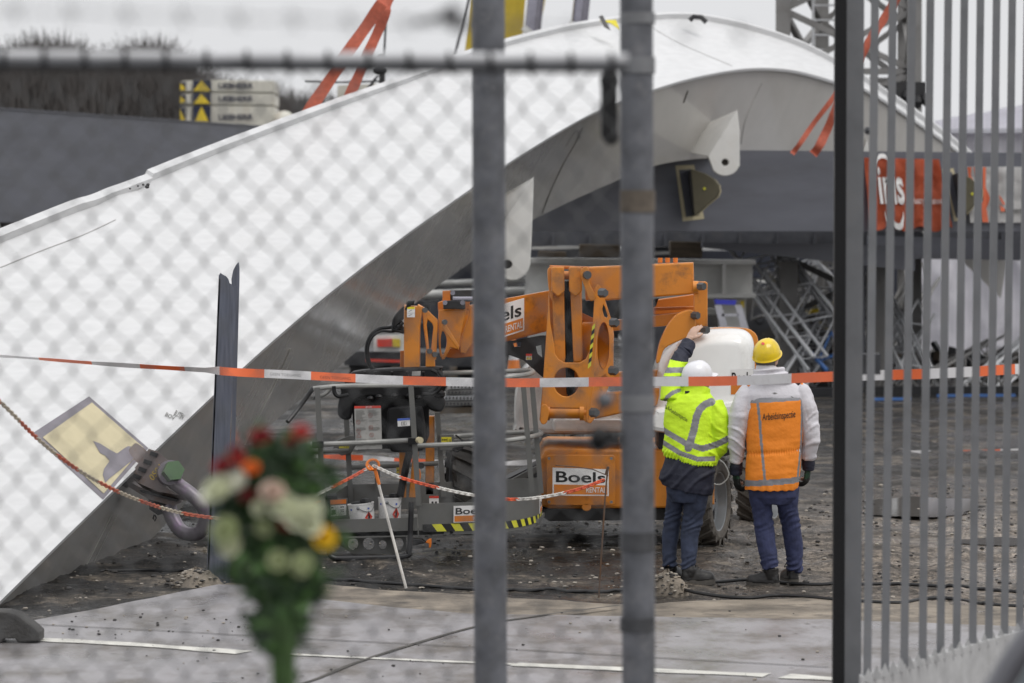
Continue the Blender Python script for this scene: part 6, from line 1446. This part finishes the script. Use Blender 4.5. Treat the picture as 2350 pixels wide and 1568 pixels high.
for pts in ([(985, 900), (1000, 890), (1008, 870), (1002, 856), (990, 850)], [(970, 905), (998, 902), (1014, 885), (1018, 868), (1004, 852)], [(766, 886), (768, 902), (778, 910), (800, 906)]): MB().use('black_plastic').tube(smooth_path([W(x, y, KC+1.4) for x, y in pts], 5), .016, 8).build('guard_tube', None, con)
for x, y in ((960, 912), (940, 908), (850, 914), (870, 910), (905, 908)): MB().use('black_plastic').ell(W(x, y, KC+1), (.03, .04, .02), 8).build('switch', None, con)
for x in (838, 862, 900, 935, 972): MB().use('black_plastic').tube([W(x, 866, KC+.6)+Vector((0, -.03, 0)), W(x, 858, KC+.6)+Vector((0, -.05, .02))], .012, 8).build('lever', None, con)
MB().use('black_plastic').ell(W(1008, 905, KC+1), (.05, .06, .04), 10).build('knuckle', None, con)
# bumper hoop and perforated step under the floor
tb([(752, 1139, KN+.6), (753, 1200, KN+.6), (755, 1262, KN+.6), (764, 1279, KN+.6), (800, 1281, KN+.6), (925, 1277, KN+.6), (938, 1265, KN+.6), (941, 1240, KN+.6), (944, 1152, KN+.6)], .022, 'black_steel', 'bumper_hoop', 10, 4)
tb([(748, 1140, KN+.7), (774, 1139, KN+.7)], .026, 'black_plastic', 'hoop_handle')
one('basket_grey', [(778, 1234), (932, 1232), (934, 1262), (905, 1272), (810, 1272), (786, 1256)], KN-.6, .02, 'step_plate', [(784, 1246, 7, 8), (810, 1248, 12, 14), (846, 1248, 13, 14), (878, 1250, 9, 10), (914, 1248, 12, 14)], .004)
one('black_steel', [(942, 1236), (968, 1238), (978, 1246), (950, 1252), (940, 1252)], KN, .12, 'step_hinge'); one('orange_plastic', smooth2([(980, 1240), (990, 1236), (989, 1256), (984, 1256), (984, 1248), (977, 1246)], 2, True), KN, .03, 'tie_hook')
# ---------------------------------------------------------------- paint cans and rag on the basket floor
def can(xl, xr, Yt, Yb, k, tilt, label):
    c = W((xl+xr)/2, Yb, k); R = (xr-xl)/2*S/k; h = (Yb-Yt)*S/k; r = root('paint_can', label, 'paint can', c, 'paint cans in the basket'); rot = Matrix.Rotation(tilt, 3, 'Y')
    T = lambda x, y, z: c+rot @ Vector((x, y, z))
    mb = MB().use('sign_white'); n = 26
    def rg(z, q): return [T(R*q*math.cos(6.283*i/n), R*q*math.sin(6.283*i/n), z) for i in range(n)]
    mb.loft([rg(0, .93), rg(h*.02, .94), rg(h*.93, 1), rg(h*.94, 1.04), rg(h, 1.04), rg(h, .95), rg(h*.94, .94)]); b_ = mb.build('can_body', None, r, smooth=40)
    m2 = MB().use('sign_red'); 
    def sf(a, z): return T(R*math.sin(a)*(.94+.06*z/h)*1.05, -R*math.cos(a)*(.94+.06*z/h)*1.05, z)
    a0 = .62; zz = h*.32; d = h*.28
    m2.poly([sf(a0-.36, zz), sf(a0, zz+d), sf(a0+.36, zz), sf(a0, zz-d)]); m2.use('black_print').poly([sf(a0-.1, zz-.02), sf(a0-.02, zz+.06), sf(a0+.1, zz-.0), sf(a0+.02, zz-.03)])
    m2.use('sign_blue')
    for a in (-.9, .55): m2.poly([sf(a, h*.78), sf(a+.16, h*.78), sf(a+.16, h*.70), sf(a, h*.70)])
    m2.build('hazard_label', None, r, smooth=0, fix=False)
    m3 = MB().use('rim_grey'); p0, p1 = sf(-.2, h*.80), sf(1.5, h*.85); m3.tube(smooth_path([p0, sf(.3, h*.62), sf(.9, h*.60), p1], 4), .003, 5); m3.ell(p0, (.014, .012, .014), 8); m3.build('handle', None, r)
    m4 = MB().use('black_plastic').ell(T(0, 0, h*.98), (R*.8, R*.6, .02), 12); m4.ell(T(R*.4, -.03, h+.01), (.05, .04, .03), 8); m4.build('rag', None, r)
can(803, 862, 1154, 1202, 123.2, -.10, 'white paint can with red flame label, tilted, left of the white stake')
can(868, 921, 1141, 1196, 122.6, .0, 'white paint can with red flame label standing upright behind the white stake')
# ================================================================ people
KP = 135.0
def Q(X, Y, dy=0.): return W(X, Y, KP)+Vector((0, dy, 0))
def toP(c): return 1175+c.x*KP/S, 553+(H-c.z)*KP/S
def seg_d(p, pts):
    best = 1e9
    for (x0, y0), (x1, y1) in zip(pts, pts[1:]):
        dx, dy = x1-x0, y1-y0; t = max(0, min(1, ((p[0]-x0)*dx+(p[1]-y0)*dy)/(dx*dx+dy*dy)))
        best = min(best, math.hypot(p[0]-x0-t*dx, p[1]-y0-t*dy))
    return best
def remesh(mb, vox, name, parent, mats_, cls=None, wr=None, sm=2, ang=60):
    """union of closed shapes into one continuous skin; cls(P-x, P-y, centre, normal) picks the cloth"""
    bmesh.ops.recalc_face_normals(mb.bm, faces=mb.bm.faces[:])
    me = bpy.data.meshes.new('t'); mb.bm.to_mesh(me); mb.bm.free(); o = bpy.data.objects.new('t', me); COL.objects.link(o)
    m = o.modifiers.new('r', 'REMESH'); m.mode = 'VOXEL'; m.voxel_size = vox
    if sm: s_ = o.modifiers.new('s', 'SMOOTH'); s_.factor = .5; s_.iterations = sm
    dg = bpy.context.evaluated_depsgraph_get(); dg.update()
    res = bpy.data.meshes.new_from_object(o.evaluated_get(dg)); bpy.data.objects.remove(o); bpy.data.meshes.remove(me)
    res.name = name; res.materials.clear()
    for q in mats_: res.materials.append(M[q])
    if wr:
        N = [v.normal.copy() for v in res.vertices]
        for v, n_ in zip(res.vertices, N): v.co = v.co+n_*wr(v.co, n_)
        res.update()
    for p in res.polygons:
        p.use_smooth = True
        if cls: x, y = toP(p.center); p.material_index = cls(x, y, p.center, p.normal)
    return new_mesh_object(name, res, parent)
def bvh_of(o): return BVHTree.FromPolygons([v.co for v in o.data.vertices], [p.vertices for p in o.data.polygons])
def draped_text(txt, q, bvh, parent, m, bold, name='lettering'):
    me = text_mesh(txt, bold); bm_ = bmesh.new(); bm_.from_mesh(me); bmesh.ops.triangulate(bm_, faces=bm_.faces[:])
    bmesh.ops.subdivide_edges(bm_, edges=[e for e in bm_.edges if e.calc_length() > .25], cuts=2, use_grid_fill=False); bm_.to_mesh(me); bm_.free()
    xs_ = [v.co.x for v in me.vertices]; ys_ = [v.co.y for v in me.vertices]; a, b_, c, d = min(xs_), max(xs_), min(ys_), max(ys_)
    q = [Q(*p) for p in q]; mb = MB().use(m)
    def fn(co):
        p = interp(q, (co.x-a)/(b_-a), (d-co.y)/(d-c)); h = bvh.ray_cast(Vector((p.x, p.y-3, p.z)), Vector((0, 1, 0)))[0]
        return Vector((p.x, (h.y if h else p.y-.15)-.006, p.z))
    mb.add(me, fn); bpy.data.meshes.remove(me); return mb.build(name, None, parent, smooth=0)
def folds(amp, fx, fz, seed):
    def f(co, n_):
        a = noise.fractal(Vector((co.x*fx+seed, co.y*fx, co.z*fz)), .8, 2., 3); b_ = noise.noise(Vector((co.x*fx*.5, co.y*fx*.5+seed, co.z*fz*.45)))
        return amp*(.7*a+.8*(abs(b_)-.2))
    return f
def hand(mb, wrist, d, n_, sgn, sz=1., curl=.5, spread=.0):
    """palm, four unequal bent fingers and a thumb leaving the side of the palm; n_ = back of the hand"""
    d = d.normalized(); n_ = (n_-d*n_.dot(d)).normalized(); s_ = d.cross(n_)*sgn
    P_ = lambda a, b_, c: wrist+(d*a+s_*b_+n_*c)*sz
    rot = Matrix((s_, n_, d)).transposed()
    mb.ell(P_(.048, 0, 0), (.041*sz, .017*sz, .056*sz), 14, rot); mb.tube([P_(-.03, 0, 0), P_(.02, 0, 0)], [.028*sz, .030*sz], 12)
    for i, (b0, L_) in enumerate(((.030, .070), (.010, .080), (-.011, .074), (-.030, .058))):
        p = P_(.086-.004*abs(i-1), b0, .002); a = .15+spread*0; pts = [P_(.07, b0*.95, .0), p]
        for j, f in enumerate((.45, .32, .25)):
            a += curl*(.8+.12*i)*(.6, 1.0, .7)[j]
            p = p+(d*math.cos(a)-n_*math.sin(a)+s_*(b0*spread*8))*L_*f*sz; pts.append(p)
        mb.tube(smooth_path(pts, 3), [.0098*sz-.0002*sz*q for q in range(13)], 10)
    tpts = [P_(.02, .026, -.004), P_(.045, .050, -.010), P_(.070, .060, -.018), P_(.092, .058, -.026)]
    mb.tube(smooth_path(tpts, 3), [.0125*sz-.0003*sz*q for q in range(10)], 10)
def head(mb, c, rot, neck_to):
    T = lambda x, y, z: c+rot @ Vector((x, y, z))
    mb.ell(c, (.076, .096, .112), 20, rot); mb.ell(T(0, .012, -.055), (.060, .078, .068), 16, rot); mb.ell(T(0, .062, -.098), (.026, .024, .02), 10, rot)
    mb.tube([T(0, .088, .012), T(0, .104, -.018), T(0, .113, -.036)], [.010, .013, .015], 10); mb.ell(T(0, .086, -.066), (.026, .014, .008), 10, rot); mb.ell(T(0, .084, -.078), (.022, .014, .008), 10, rot)
    for sx in (-1, 1):
        mb.ell(T(sx*.079, -.006, -.012), (.010, .022, .033), 10, rot); mb.ell(T(sx*.032, .080, .030), (.026, .014, .008), 10, rot); mb.ell(T(sx*.046, .062, -.03), (.024, .02, .02), 10, rot)
    mb.tube([T(0, -.018, -.07), c.lerp(neck_to, .7), neck_to], [.056, .057, .062], 16)
def eyes(c, rot, parent):
    mb = MB()
    for sx in (-1, 1):
        p = c+rot @ Vector((sx*.031, .083, .010)); mb.use('eye_white').ell(p, (.012, .012, .012), 10); mb.use('black_print').ell(p+rot @ Vector((0, .009, 0)), (.005, .005, .005), 8)
    return mb.build('eyes', None, parent)
def helmet(c, rot, m, parent, sx=.112, sy=.135, sz=.125):
    T = lambda x, y, z: c+rot @ Vector((x, y, z)); n = 40; mb = MB().use(m); rings = []
    for i in range(13):
        t = i/12; a = math.pi/2*t; q = math.cos(a)**.85; rings.append([T(sx*q*math.cos(6.283*j/n), sy*q*math.sin(6.283*j/n), sz*math.sin(a)+(.005*max(0, 1-abs(math.cos(6.283*j/n))*5)*math.sin(a*2))+(.006*max(0, 1-abs(abs(math.cos(6.283*j/n))-.42)*9)*math.sin(a*2))) for j in range(n)])
    mb.loft(rings, caps=False)
    br = []
    for q, z in ((1., 0.), (1.015, -.012), (1.06, -.018), (1.07, -.013), (.93, -.012), (.93, .01)):
        row = []
        for j in range(n):
            a = 6.283*j/n; ex = .052*max(0, math.sin(a))**3 if q > 1.03 else 0
            row.append(T(sx*q*math.cos(a)*(1), sy*q*math.sin(a)+ex, z-.012*max(0, math.sin(a))**3*(q > 1.03)))
        br.append(row)
    mb.loft(br, caps=False); return mb.build('helmet', None, parent, smooth=50)
def boot(parent, heel, toe, top, rt, k_lace=True):
    """ankle boot: heel/toe on the ground (world points), top = ankle centre"""
    d = (toe-heel); d.z = 0; L_ = d.length; d.normalize(); s_ = Vector((-d.y, d.x, 0)); u = Vector((0, 0, 1)); mb = MB()
    def sec(f, w, h, z0=.034): 
        c = heel+d*L_*f; return [c+s_*(w*math.cos(a))+u*(z0+max(0, h*math.sin(a))) if math.sin(a) >= 0 else c+s_*(w*math.cos(a))+u*(z0-.004) for a in [6.283*i/18 for i in range(18)]]
    mb.loft([sec(.01, .020, .06), sec(.04, .036, .10), sec(.15, .043, .115), sec(.38, .045, .105), sec(.56, .050, .080), sec(.74, .055, .066), sec(.88, .050, .062), sec(.96, .034, .048), sec(1.0, .014, .03)])
    mb.tube([heel+d*L_*.22+u*.06, heel+d*L_*.22+u*.10, top], [.046, .05, rt*.98], 16)
    o = remesh(mb, .006, 'boot', parent, ['boot_black'], None, folds(.003, 18, 30, heel.x), 2)
    sb = MB().use('boot_sole'); out_ = []
    for t, w in ((0, .02), (.04, .036), (.2, .043), (.4, .041), (.62, .049), (.8, .053), (.92, .046), (.985, .03), (1.02, .01)): out_.append((t, w))
    ring = [heel+d*L_*t+s_*w for t, w in out_]+[heel+d*L_*t-s_*w for t, w in reversed(out_)]
    sb.loft([[p+u*z for p in ring] for z in (-.004, .018, .036)])
    for i in range(7):
        c = heel+d*L_*(.08+.14*i); sb.bar(c-s_*.052, c+s_*.052, .016, .012)
    sb.build('sole', None, o, smooth=40)
    lb = MB().use('boot_lace')
    for i in range(4):
        c = heel+d*L_*(.40+.06*i)+u*(.135-.013*i); lb.tube([c-s_*.022, c+d*.012+u*.004, c+s_*.022], .003, 6); lb.tube([c+s_*.022, c+d*.02+u*.004, c-s_*.022], .003, 6)
    c = heel+d*L_*.38+u*.14; lb.tube(smooth_path([c, c+s_*.03+u*.01, c+s_*.05-u*.02, c+s_*.02-u*.01], 4), .003, 6); lb.build('laces', None, o); return o
# ---------------------------------------------------------------- worker in the orange vest
p2 = root('person', 'person in white jacket, orange reflective vest and yellow helmet, seen from behind', 'person', Q(1778, 1344))
hr2 = Matrix.Rotation(math.radians(-28), 3, 'Z') @ Matrix.Rotation(math.radians(20), 3, 'X') @ Matrix.Rotation(math.radians(5), 3, 'Y'); hc2 = Q(1760, 822, .01)
b = MB(); head(b, hc2, hr2, Q(1772, 865, -.01))
b.ering([(Q(1776, 1120), .13, .09), (Q(1776, 1020), .17, .11), (Q(1777, 940), .20, .12), (Q(1777, 893), .19, .10), (Q(1775, 868), .08, .07)])
LEG2 = ([(1744, 1118, .095, 0), (1749, 1167, .076, .01), (1755, 1215, .072, .02), (1758, 1240, .071, 0.), (1764, 1278, .066, -.02), (1768, 1302, .066, -.02)], [(1806, 1118, .095, .02), (1809, 1167, .076, .05), (1818, 1210, .072, .09), (1824, 1250, .068, .10), (1826, 1285, .060, .10), (1826, 1314, .056, .10)])
ARM2 = ([(1722, 893, .058, .0), (1712, 905, .070, .0), (1698, 940, .074, -.01), (1692, 985, .070, -.0), (1691, 1010, .068, .02), (1692, 1040, .058, .05), (1692, 1062, .050, .07)], [(1830, 892, .058, .0), (1842, 904, .070, .0), (1853, 940, .072, -.01), (1861, 985, .068, .0), (1862, 1010, .066, .02), (1859, 1035, .056, .05), (1856, 1054, .050, .07)])
for lg in LEG2: b.tube([Q(x, y, dy) for x, y, r, dy in lg], [r*.66 for x, y, r, dy in lg], 12)
for ar in ARM2: b.tube([Q(x, y, dy) for x, y, r, dy in ar], [r*.66 for x, y, r, dy in ar], 12)
hand(b, Q(1691, 1082, .086), Vector((.10, .12, -1)), Vector((-1, -.5, 0)), 1, .86, .62); hand(b, Q(1857, 1072, .086), Vector((-.12, .12, -1)), Vector((1, -.5, 0)), -1, .86, .62)
body2 = remesh(b, .006, 'body', p2, ['skin'], None, None, 1)
eyes(hc2, hr2, p2)
hb = MB().use('hair_grey').ell(hc2+hr2 @ Vector((0, -.012, .004)), (.0815, .094, .118), 18, hr2, -.55); hb.build('hair', None, p2)
hm = helmet(hc2+hr2 @ Vector((0, .004, .028)), hr2, 'helmet_yellow', p2, .100, .122, .118)
c = hm; st_ = MB().use('sign_red'); bv = bvh_of(hm); hp = bv.ray_cast(Q(1749, 788, -2), Vector((0, 1, 0)))
if hp[0]: st_.tube([hp[0]+hp[1]*.001, hp[0]+hp[1]*.003], .0125, 18); st_.build('dot_sticker', None, hm)
j = MB(); j.ering([(Q(1776, 1095), .185, .125), (Q(1777, 1040), .195, .13), (Q(1777, 985), .205, .135), (Q(1777, 935), .218, .138), (Q(1777, 905), .222, .125), (Q(1776, 884), .175, .105), (Q(1773, 864), .11, .09), (Q(1771, 850), .085, .08)], 24)
for ar in ARM2: j.tube(smooth_path([Q(x, y, dy) for x, y, r, dy in ar], 3), [r for r in [lerp_tab([(i_*3, a_[2]) for i_, a_ in enumerate(ar)], t) for t in range((len(ar)-1)*3+1)]], 16)
j.ell(Q(1770, 866, -.045), (.155, .085, .062), 18, Matrix.Rotation(.12, 3, 'Y')); j.ell(Q(1768, 851, -.03), (.125, .085, .045), 18, Matrix.Rotation(.10, 3, 'Y'))
f1 = folds(.009, 6, 10, 3.)
def jw(co, n_):
    x, y = toP(co); side = 1 if (x < 1716 or x > 1848) else .45
    w_ = noise.noise(Vector((co.x*4, co.y*4, co.z*3))); extra = (.011*max(0, math.sin(y*.19+(x-1777)*.10*(1 if x > 1777 else -1)+7*w_))**2-.003)*max(0, min(1, (y-930)/40))*(.4+.6*min(1, abs(noise.noise(co*5+Vector((9, 0, 0))))*3)) if side == 1 else 0
    hoodf = .010*math.sin(y*.55+x*.05) if y < 878 else 0
    return f1(co, n_)*side+extra+hoodf
jk = remesh(j, .0065, 'jacket', p2, ['jacket_white', 'hivis_orange'], lambda x, y, c, n_: 1 if (1814 < x < 1842 and y < 882 and x-1814 > (y-862)*.9 and y > 852) else 0, jw, 2)
mk = MB().use('grey_print')   # scuffs on the shoulders
bj = bvh_of(jk)
def jh(x, y, off=.004):
    h = bj.ray_cast(Q(x, y, -2), Vector((0, 1, 0)))[0]; return None if h is None else h+Vector((0, -off, 0))
for pts in ([(1812, 907), (1818, 910), (1828, 914), (1822, 914), (1815, 911)], [(1769, 900), (1776, 899), (1782, 901), (1774, 902)], [(1815, 917), (1826, 920), (1821, 921)]):
    q = [jh(*p) for p in pts]
    if all(p is not None for p in q): mk.poly(q)
mk.build('scuff', None, jk, smooth=0)
v = MB(); v.ering([(Q(1770, 1124), .196, .148), (Q(1771, 1110), .200, .150), (Q(1774, 1080), .204, .150), (Q(1776, 1040), .203, .148), (Q(1777, 1030), .203, .147), (Q(1778, 985), .212, .150), (Q(1779, 945), .220, .152), (Q(1779, 922), .220, .147), (Q(1779, 910), .212, .136)], 32)
S1, S2 = [(1736, 920), (1741, 965), (1744, 1010), (1752, 1100)], [(1838, 916), (1838.5, 960), (1837, 1020), (1829, 1094)]
def vcls(x, y, c, n_):
    if y < 923+(1733-x)*.055: return 1
    b0 = 1108-(x-1713)*.072
    if abs(y-b0) < 6.8: return 1
    if n_.y < .2 and (seg_d((x, y), S1) < 3.0 or seg_d((x, y), S2) < 2.7) and y < b0: return 1
    return 0
f2 = folds(.008, 5, 9, 8.)
def vw(co, n_):
    x, y = toP(co); r_ = .006*math.exp(-((y-1036+(x-1777)*.07)/5)**2)*(1+.8*math.sin(x*1.1)); h_ = .004*math.sin(x*.35)*max(0, (y-1100)/25)
    return f2(co, n_)*(.4+.6*min(1, abs(y-960)/50))-r_*.9+h_
vs_ = remesh(v, .006, 'vest', p2, ['hivis_orange', 'reflective'], vcls, vw, 1)
draped_text('Arbeidsinspectie', [(1746.5, 947), (1822.5, 939.5), (1822.5, 960.5), (1746.5, 968)], bvh_of(vs_), vs_, 'black_print', .006)
t = MB(); t.ering([(Q(1776, 1156), .12, .10), (Q(1776, 1140), .168, .122), (Q(1776, 1120), .178, .125), (Q(1776, 1090), .175, .12)], 20)
def trou(tm, legs, hips):
    for lg in legs: tm.tube(smooth_path([Q(x, y, dy) for x, y, r, dy in lg], 3), [lerp_tab([(i_*3, a_[2]) for i_, a_ in enumerate(lg)], q) for q in range((len(lg)-1)*3+1)], 18)
trou(t, LEG2, None)
def trw(seed):
    f = folds(.007, 9, 10, seed)
    def g(co, n_):
        x, y = toP(co); low = max(0, (y-1265)/40); knee = math.exp(-((y-1195)/22)**2)
        return f(co, n_)+(.011*low+.007*knee)*math.sin(y*.42+6*noise.noise(co*8)+x*.2)*(.3+1.2*abs(noise.noise(co*6+Vector((3, 1, 0)))))
    return g
remesh(t, .006, 'jeans', p2, ['jeans'], None, trw(4.), 1)
boot(p2, Q(1786, 1347, -.05)*1, Q(1716, 1343, .06), Q(1769, 1306, -.02), .060); boot(p2, Vector((Q(1825, 0).x, F/KP+.07, 0)), Vector((Q(1822, 0).x-.04, F/KP+.34, 0)), Q(1826, 1309, .11), .056)
for o_ in p2.children:
    pass
cu = MB(); cu.tube([Q(1692, 1058, .068), Q(1691, 1075, .078), Q(1691, 1091, .086)], [.047, .050, .046], 16); remesh(cu, .006, 'cuff', p2, ['navy_cloth'], None, folds(.004, 20, 60, 2), 1)
cu = MB(); cu.tube([Q(1856, 1048, .068), Q(1857, 1063, .078), Q(1857, 1080, .086)], [.047, .050, .046], 16); remesh(cu, .006, 'cuff', p2, ['navy_cloth'], None, folds(.004, 20, 60, 5), 1)
for w_, d_, n_, sg in ((Q(1691, 1086, .086), Vector((.10, .12, -1)), Vector((-1, -.5, 0)), 1), (Q(1857, 1075, .086), Vector((-.12, .12, -1)), Vector((1, -.5, 0)), -1)):
    g = MB(); hand(g, w_, d_, n_, sg, 1.12, .62); remesh(g, .0042, 'glove', p2, ['glove_green', 'glove_black'], lambda x, y, c, nn: 1 if (y > 1100 or noise.noise(c*30) > .25) else 0, folds(.0015, 40, 60, 1), 1)
# ---------------------------------------------------------------- worker in yellow, left arm raised
KP = 134.6
p1 = root('person', 'person in yellow reflective jacket and white helmet, raising the left arm to the orange machine', 'person', Q(1580, 1340))
hr1 = Matrix.Rotation(math.radians(-58), 3, 'Z') @ Matrix.Rotation(math.radians(14), 3, 'X') @ Matrix.Rotation(math.radians(10), 3, 'Y'); hc1 = Q(1600, 872, .02)
ARMR = [(1636, 925, .080, .0), (1646, 960, .078, -.03), (1653, 1000, .072, -.03), (1653, 1022, .070, .0), (1644, 1036, .064, .06), (1628, 1040, .056, .13)]
ARML = [(1540, 918, .085, .0), (1541, 890, .082, .02), (1545, 868, .076, .05), (1552, 848, .070, .09), (1562, 828, .064, .15), (1573, 810, .056, .21), (1582, 796, .050, .25)]
b = MB(); head(b, hc1, hr1, Q(1590, 912, .0))
b.ering([(Q(1580, 1110), .10, .08), (Q(1580, 1090), .13, .09), (Q(1583, 1030), .16, .11), (Q(1585, 960), .175, .11), (Q(1586, 925), .165, .10), (Q(1592, 905), .08, .07)])
LEG1 = ([(1556, 1110, .080, .06), (1551, 1145, .068, .07), (1546, 1189, .062, .10), (1541, 1225, .064, .12), (1538, 1265, .056, .11), (1538, 1302, .051, .10)], [(1600, 1105, .100, .0), (1597, 1145, .090, .0), (1590, 1189, .076, .03), (1583, 1232, .070, .02), (1581, 1270, .060, .0), (1579, 1306, .056, -.01)])
for lg in LEG1: b.tube([Q(x, y, dy) for x, y, r, dy in lg], [r*.74 for x, y, r, dy in lg], 12)
for ar in (ARML, ARMR): b.tube([Q(x, y, dy) for x, y, r, dy in ar], [r*.62 for x, y, r, dy in ar], 12)
hand(b, Q(1586, 781, .27), Vector((.52, .42, .80)), Vector((-.55, -.8, .35)), 1, .98, .18, .02); hand(b, Q(1624, 1040, .14), Vector((-.8, .6, .1)), Vector((0, -.5, .8)), -1, .95, .6)
remesh(b, .005, 'body', p1, ['skin'], None, None, 1)
eyes(hc1, hr1, p1)
MB().use('hair_dark').ell(hc1+hr1 @ Vector((0, -.012, .004)), (.0815, .094, .118), 18, hr1, -.6).build('hair', None, p1)
hm1 = helmet(hc1+hr1 @ Vector((0, .002, .026)), hr1, 'helmet_white', p1, .104, .124, .118)
bv = bvh_of(hm1); hp = bv.ray_cast(Q(1582, 877, -2), Vector((0, 1, 0)))
if hp[0]: m_ = MB().use('sign_red').tube([hp[0]+hp[1]*.001, hp[0]+hp[1]*.003], .008, 10); m_.use('sign_blue').tube([hp[0]+hp[1]*.001+Vector((.012, 0, .014)), hp[0]+hp[1]*.004+Vector((.012, 0, .014))], .006, 10); m_.build('emblem', None, hm1)
j = MB(); j.ering([(Q(1585, 1066), .196, .150), (Q(1585, 1056), .208, .160), (Q(1585, 1036), .204, .155), (Q(1585, 1010), .198, .145), (Q(1584, 975), .200, .14), (Q(1585, 945), .198, .136), (Q(1587, 922), .180, .12), (Q(1592, 906), .13, .10)], 28)
j.tube([Q(1593, 918, .0), Q(1597, 902, .01), Q(1601, 886, .02)], [(.118, .105), (.108, .098), (.100, .092)], 20)
for ar in (ARMR, ARML): j.tube(smooth_path([Q(x, y, dy) for x, y, r, dy in ar], 3), [lerp_tab([(i_*3, a_[2]) for i_, a_ in enumerate(ar)], q) for q in range((len(ar)-1)*3+1)], 18)
VS = [(1632, 921), (1617, 926), (1604, 937), (1596, 955), (1590, 985), (1580, 1018), (1577, 1026)]
def ycls(x, y, c, n_):
    p = (x, y)
    if y < 832 and x < 1620 and seg_d(p, [(1585, 790), (1548, 838)]) < 45 and (y < 828+(x-1550)*.18): return 2
    if seg_d(p, VS) < 8.5 and n_.y < .5: return 1
    if y < 915 and seg_d(p, [(1526, 850), (1572, 849)]) < 6.5: return 1
    if y < 915 and seg_d(p, [(1522, 869), (1566, 868)]) < 5.5: return 1
    if n_.y < .6 and x < 1562 and seg_d(p, [(1522, 930), (1530, 910), (1543, 900), (1558, 895)]) < 4.5: return 1
    if x < 1612 and seg_d(p, [(1515, 983), (1570, 1014), (1612, 1028)]) < 6.6: return 1
    if x > 1608 and seg_d(p, [(1604, 1028), (1640, 1020), (1668, 1006)]) < 7.2: return 1
    if seg_d(p, [(1510, 1008), (1560, 1038), (1600, 1051), (1640, 1050)]) < 5.6 and x < 1640: return 1
    return 0
f3 = folds(.013, 7, 10, 21.)
def yw(co, n_):
    x, y = toP(co); hem = y-(1030+(x-1524)*.30); e_ = .004*math.sin(x*.9+y*.3+3*noise.noise(co*12)) if hem > 0 else 0
    arm = .012*(max(0, math.sin(x*.16-y*.20+6*noise.noise(co*4)))**2-.25)*(.3+1.3*abs(noise.noise(co*5))) if (y < 880 and x < 1590) or x > 1625 else 0
    return f3(co, n_)*(.6 if y < 1000 else 1.)+e_+arm
# hem cut along a slope: the jacket rides up on the left
def shear_hem(mb):
    for v_ in mb.bm.verts:
        x, y = toP(v_.co)
        if y > 960 and x < 1645:
            v_.co.z += (max(0, (1590-x))*.30-max(0, x-1590)*.08)*S/KP*min(1, (y-960)/70)
shear_hem(j)
jk1 = remesh(j, .006, 'jacket', p1, ['hivis_yellow', 'reflective', 'navy_cloth'], ycls, yw, 1)
bj1 = bvh_of(jk1)
draped_text('N. Arbeidsinspectie', [(1524, 925), (1575, 956), (1575, 970), (1524, 939)], bj1, jk1, 'black_print', .0)
h = bj1.ray_cast(Q(1576, 899, -2), Vector((0, 1, 0)))[0]
if h: MB().use('black_print').box(h+Vector((0, -.004, 0)), (.034, .006, .018)).build('collar_tag', None, jk1, smooth=0)
cf = MB(); cf.tube([Q(1573, 812, .20), Q(1581, 797, .245), Q(1586, 787, .265)], [.060, .058, .052], 18); remesh(cf, .006, 'cuff', p1, ['navy_cloth'], None, folds(.005, 16, 40, 9), 1)
ct = MB(); ct.ering([(Q(1576, 1134), .185, .145), (Q(1576, 1120), .200, .155), (Q(1578, 1090), .202, .155), (Q(1581, 1064), .186, .138), (Q(1584, 1030), .165, .115)], 26)
for v_ in ct.bm.verts:
    x, y = toP(v_.co)
    if y > 1080: v_.co.z += (max(0, 1600-x)*.25)*S/KP*min(1, (y-1080)/40)
f4 = folds(.014, 6, 6, 31.)
remesh(ct, .006, 'undercoat', p1, ['navy_cloth'], None, lambda co, n_: f4(co, n_)+.010*(max(0, math.sin(toP(co)[0]*.10+toP(co)[1]*.11+5*noise.noise(co*3.5)))**2-.2), 1)
t = MB(); t.ering([(Q(1576, 1152), .11, .10), (Q(1577, 1132), .155, .12), (Q(1580, 1100), .165, .12), (Q(1580, 1080), .16, .115)], 20); trou(t, LEG1, None)
remesh(t, .006, 'jeans', p1, ['jeans_slate'], None, trw(14.), 1)
boot(p1, Q(1565, 1341, -.04), Q(1640, 1337, .05), Q(1579, 1303, -.01), .056); boot(p1, Vector((Q(1532, 0).x, F/KP+.10, 0)), Vector((Q(1532, 0).x+.14, F/KP+.27, 0)), Q(1538, 1300, .11), .052)
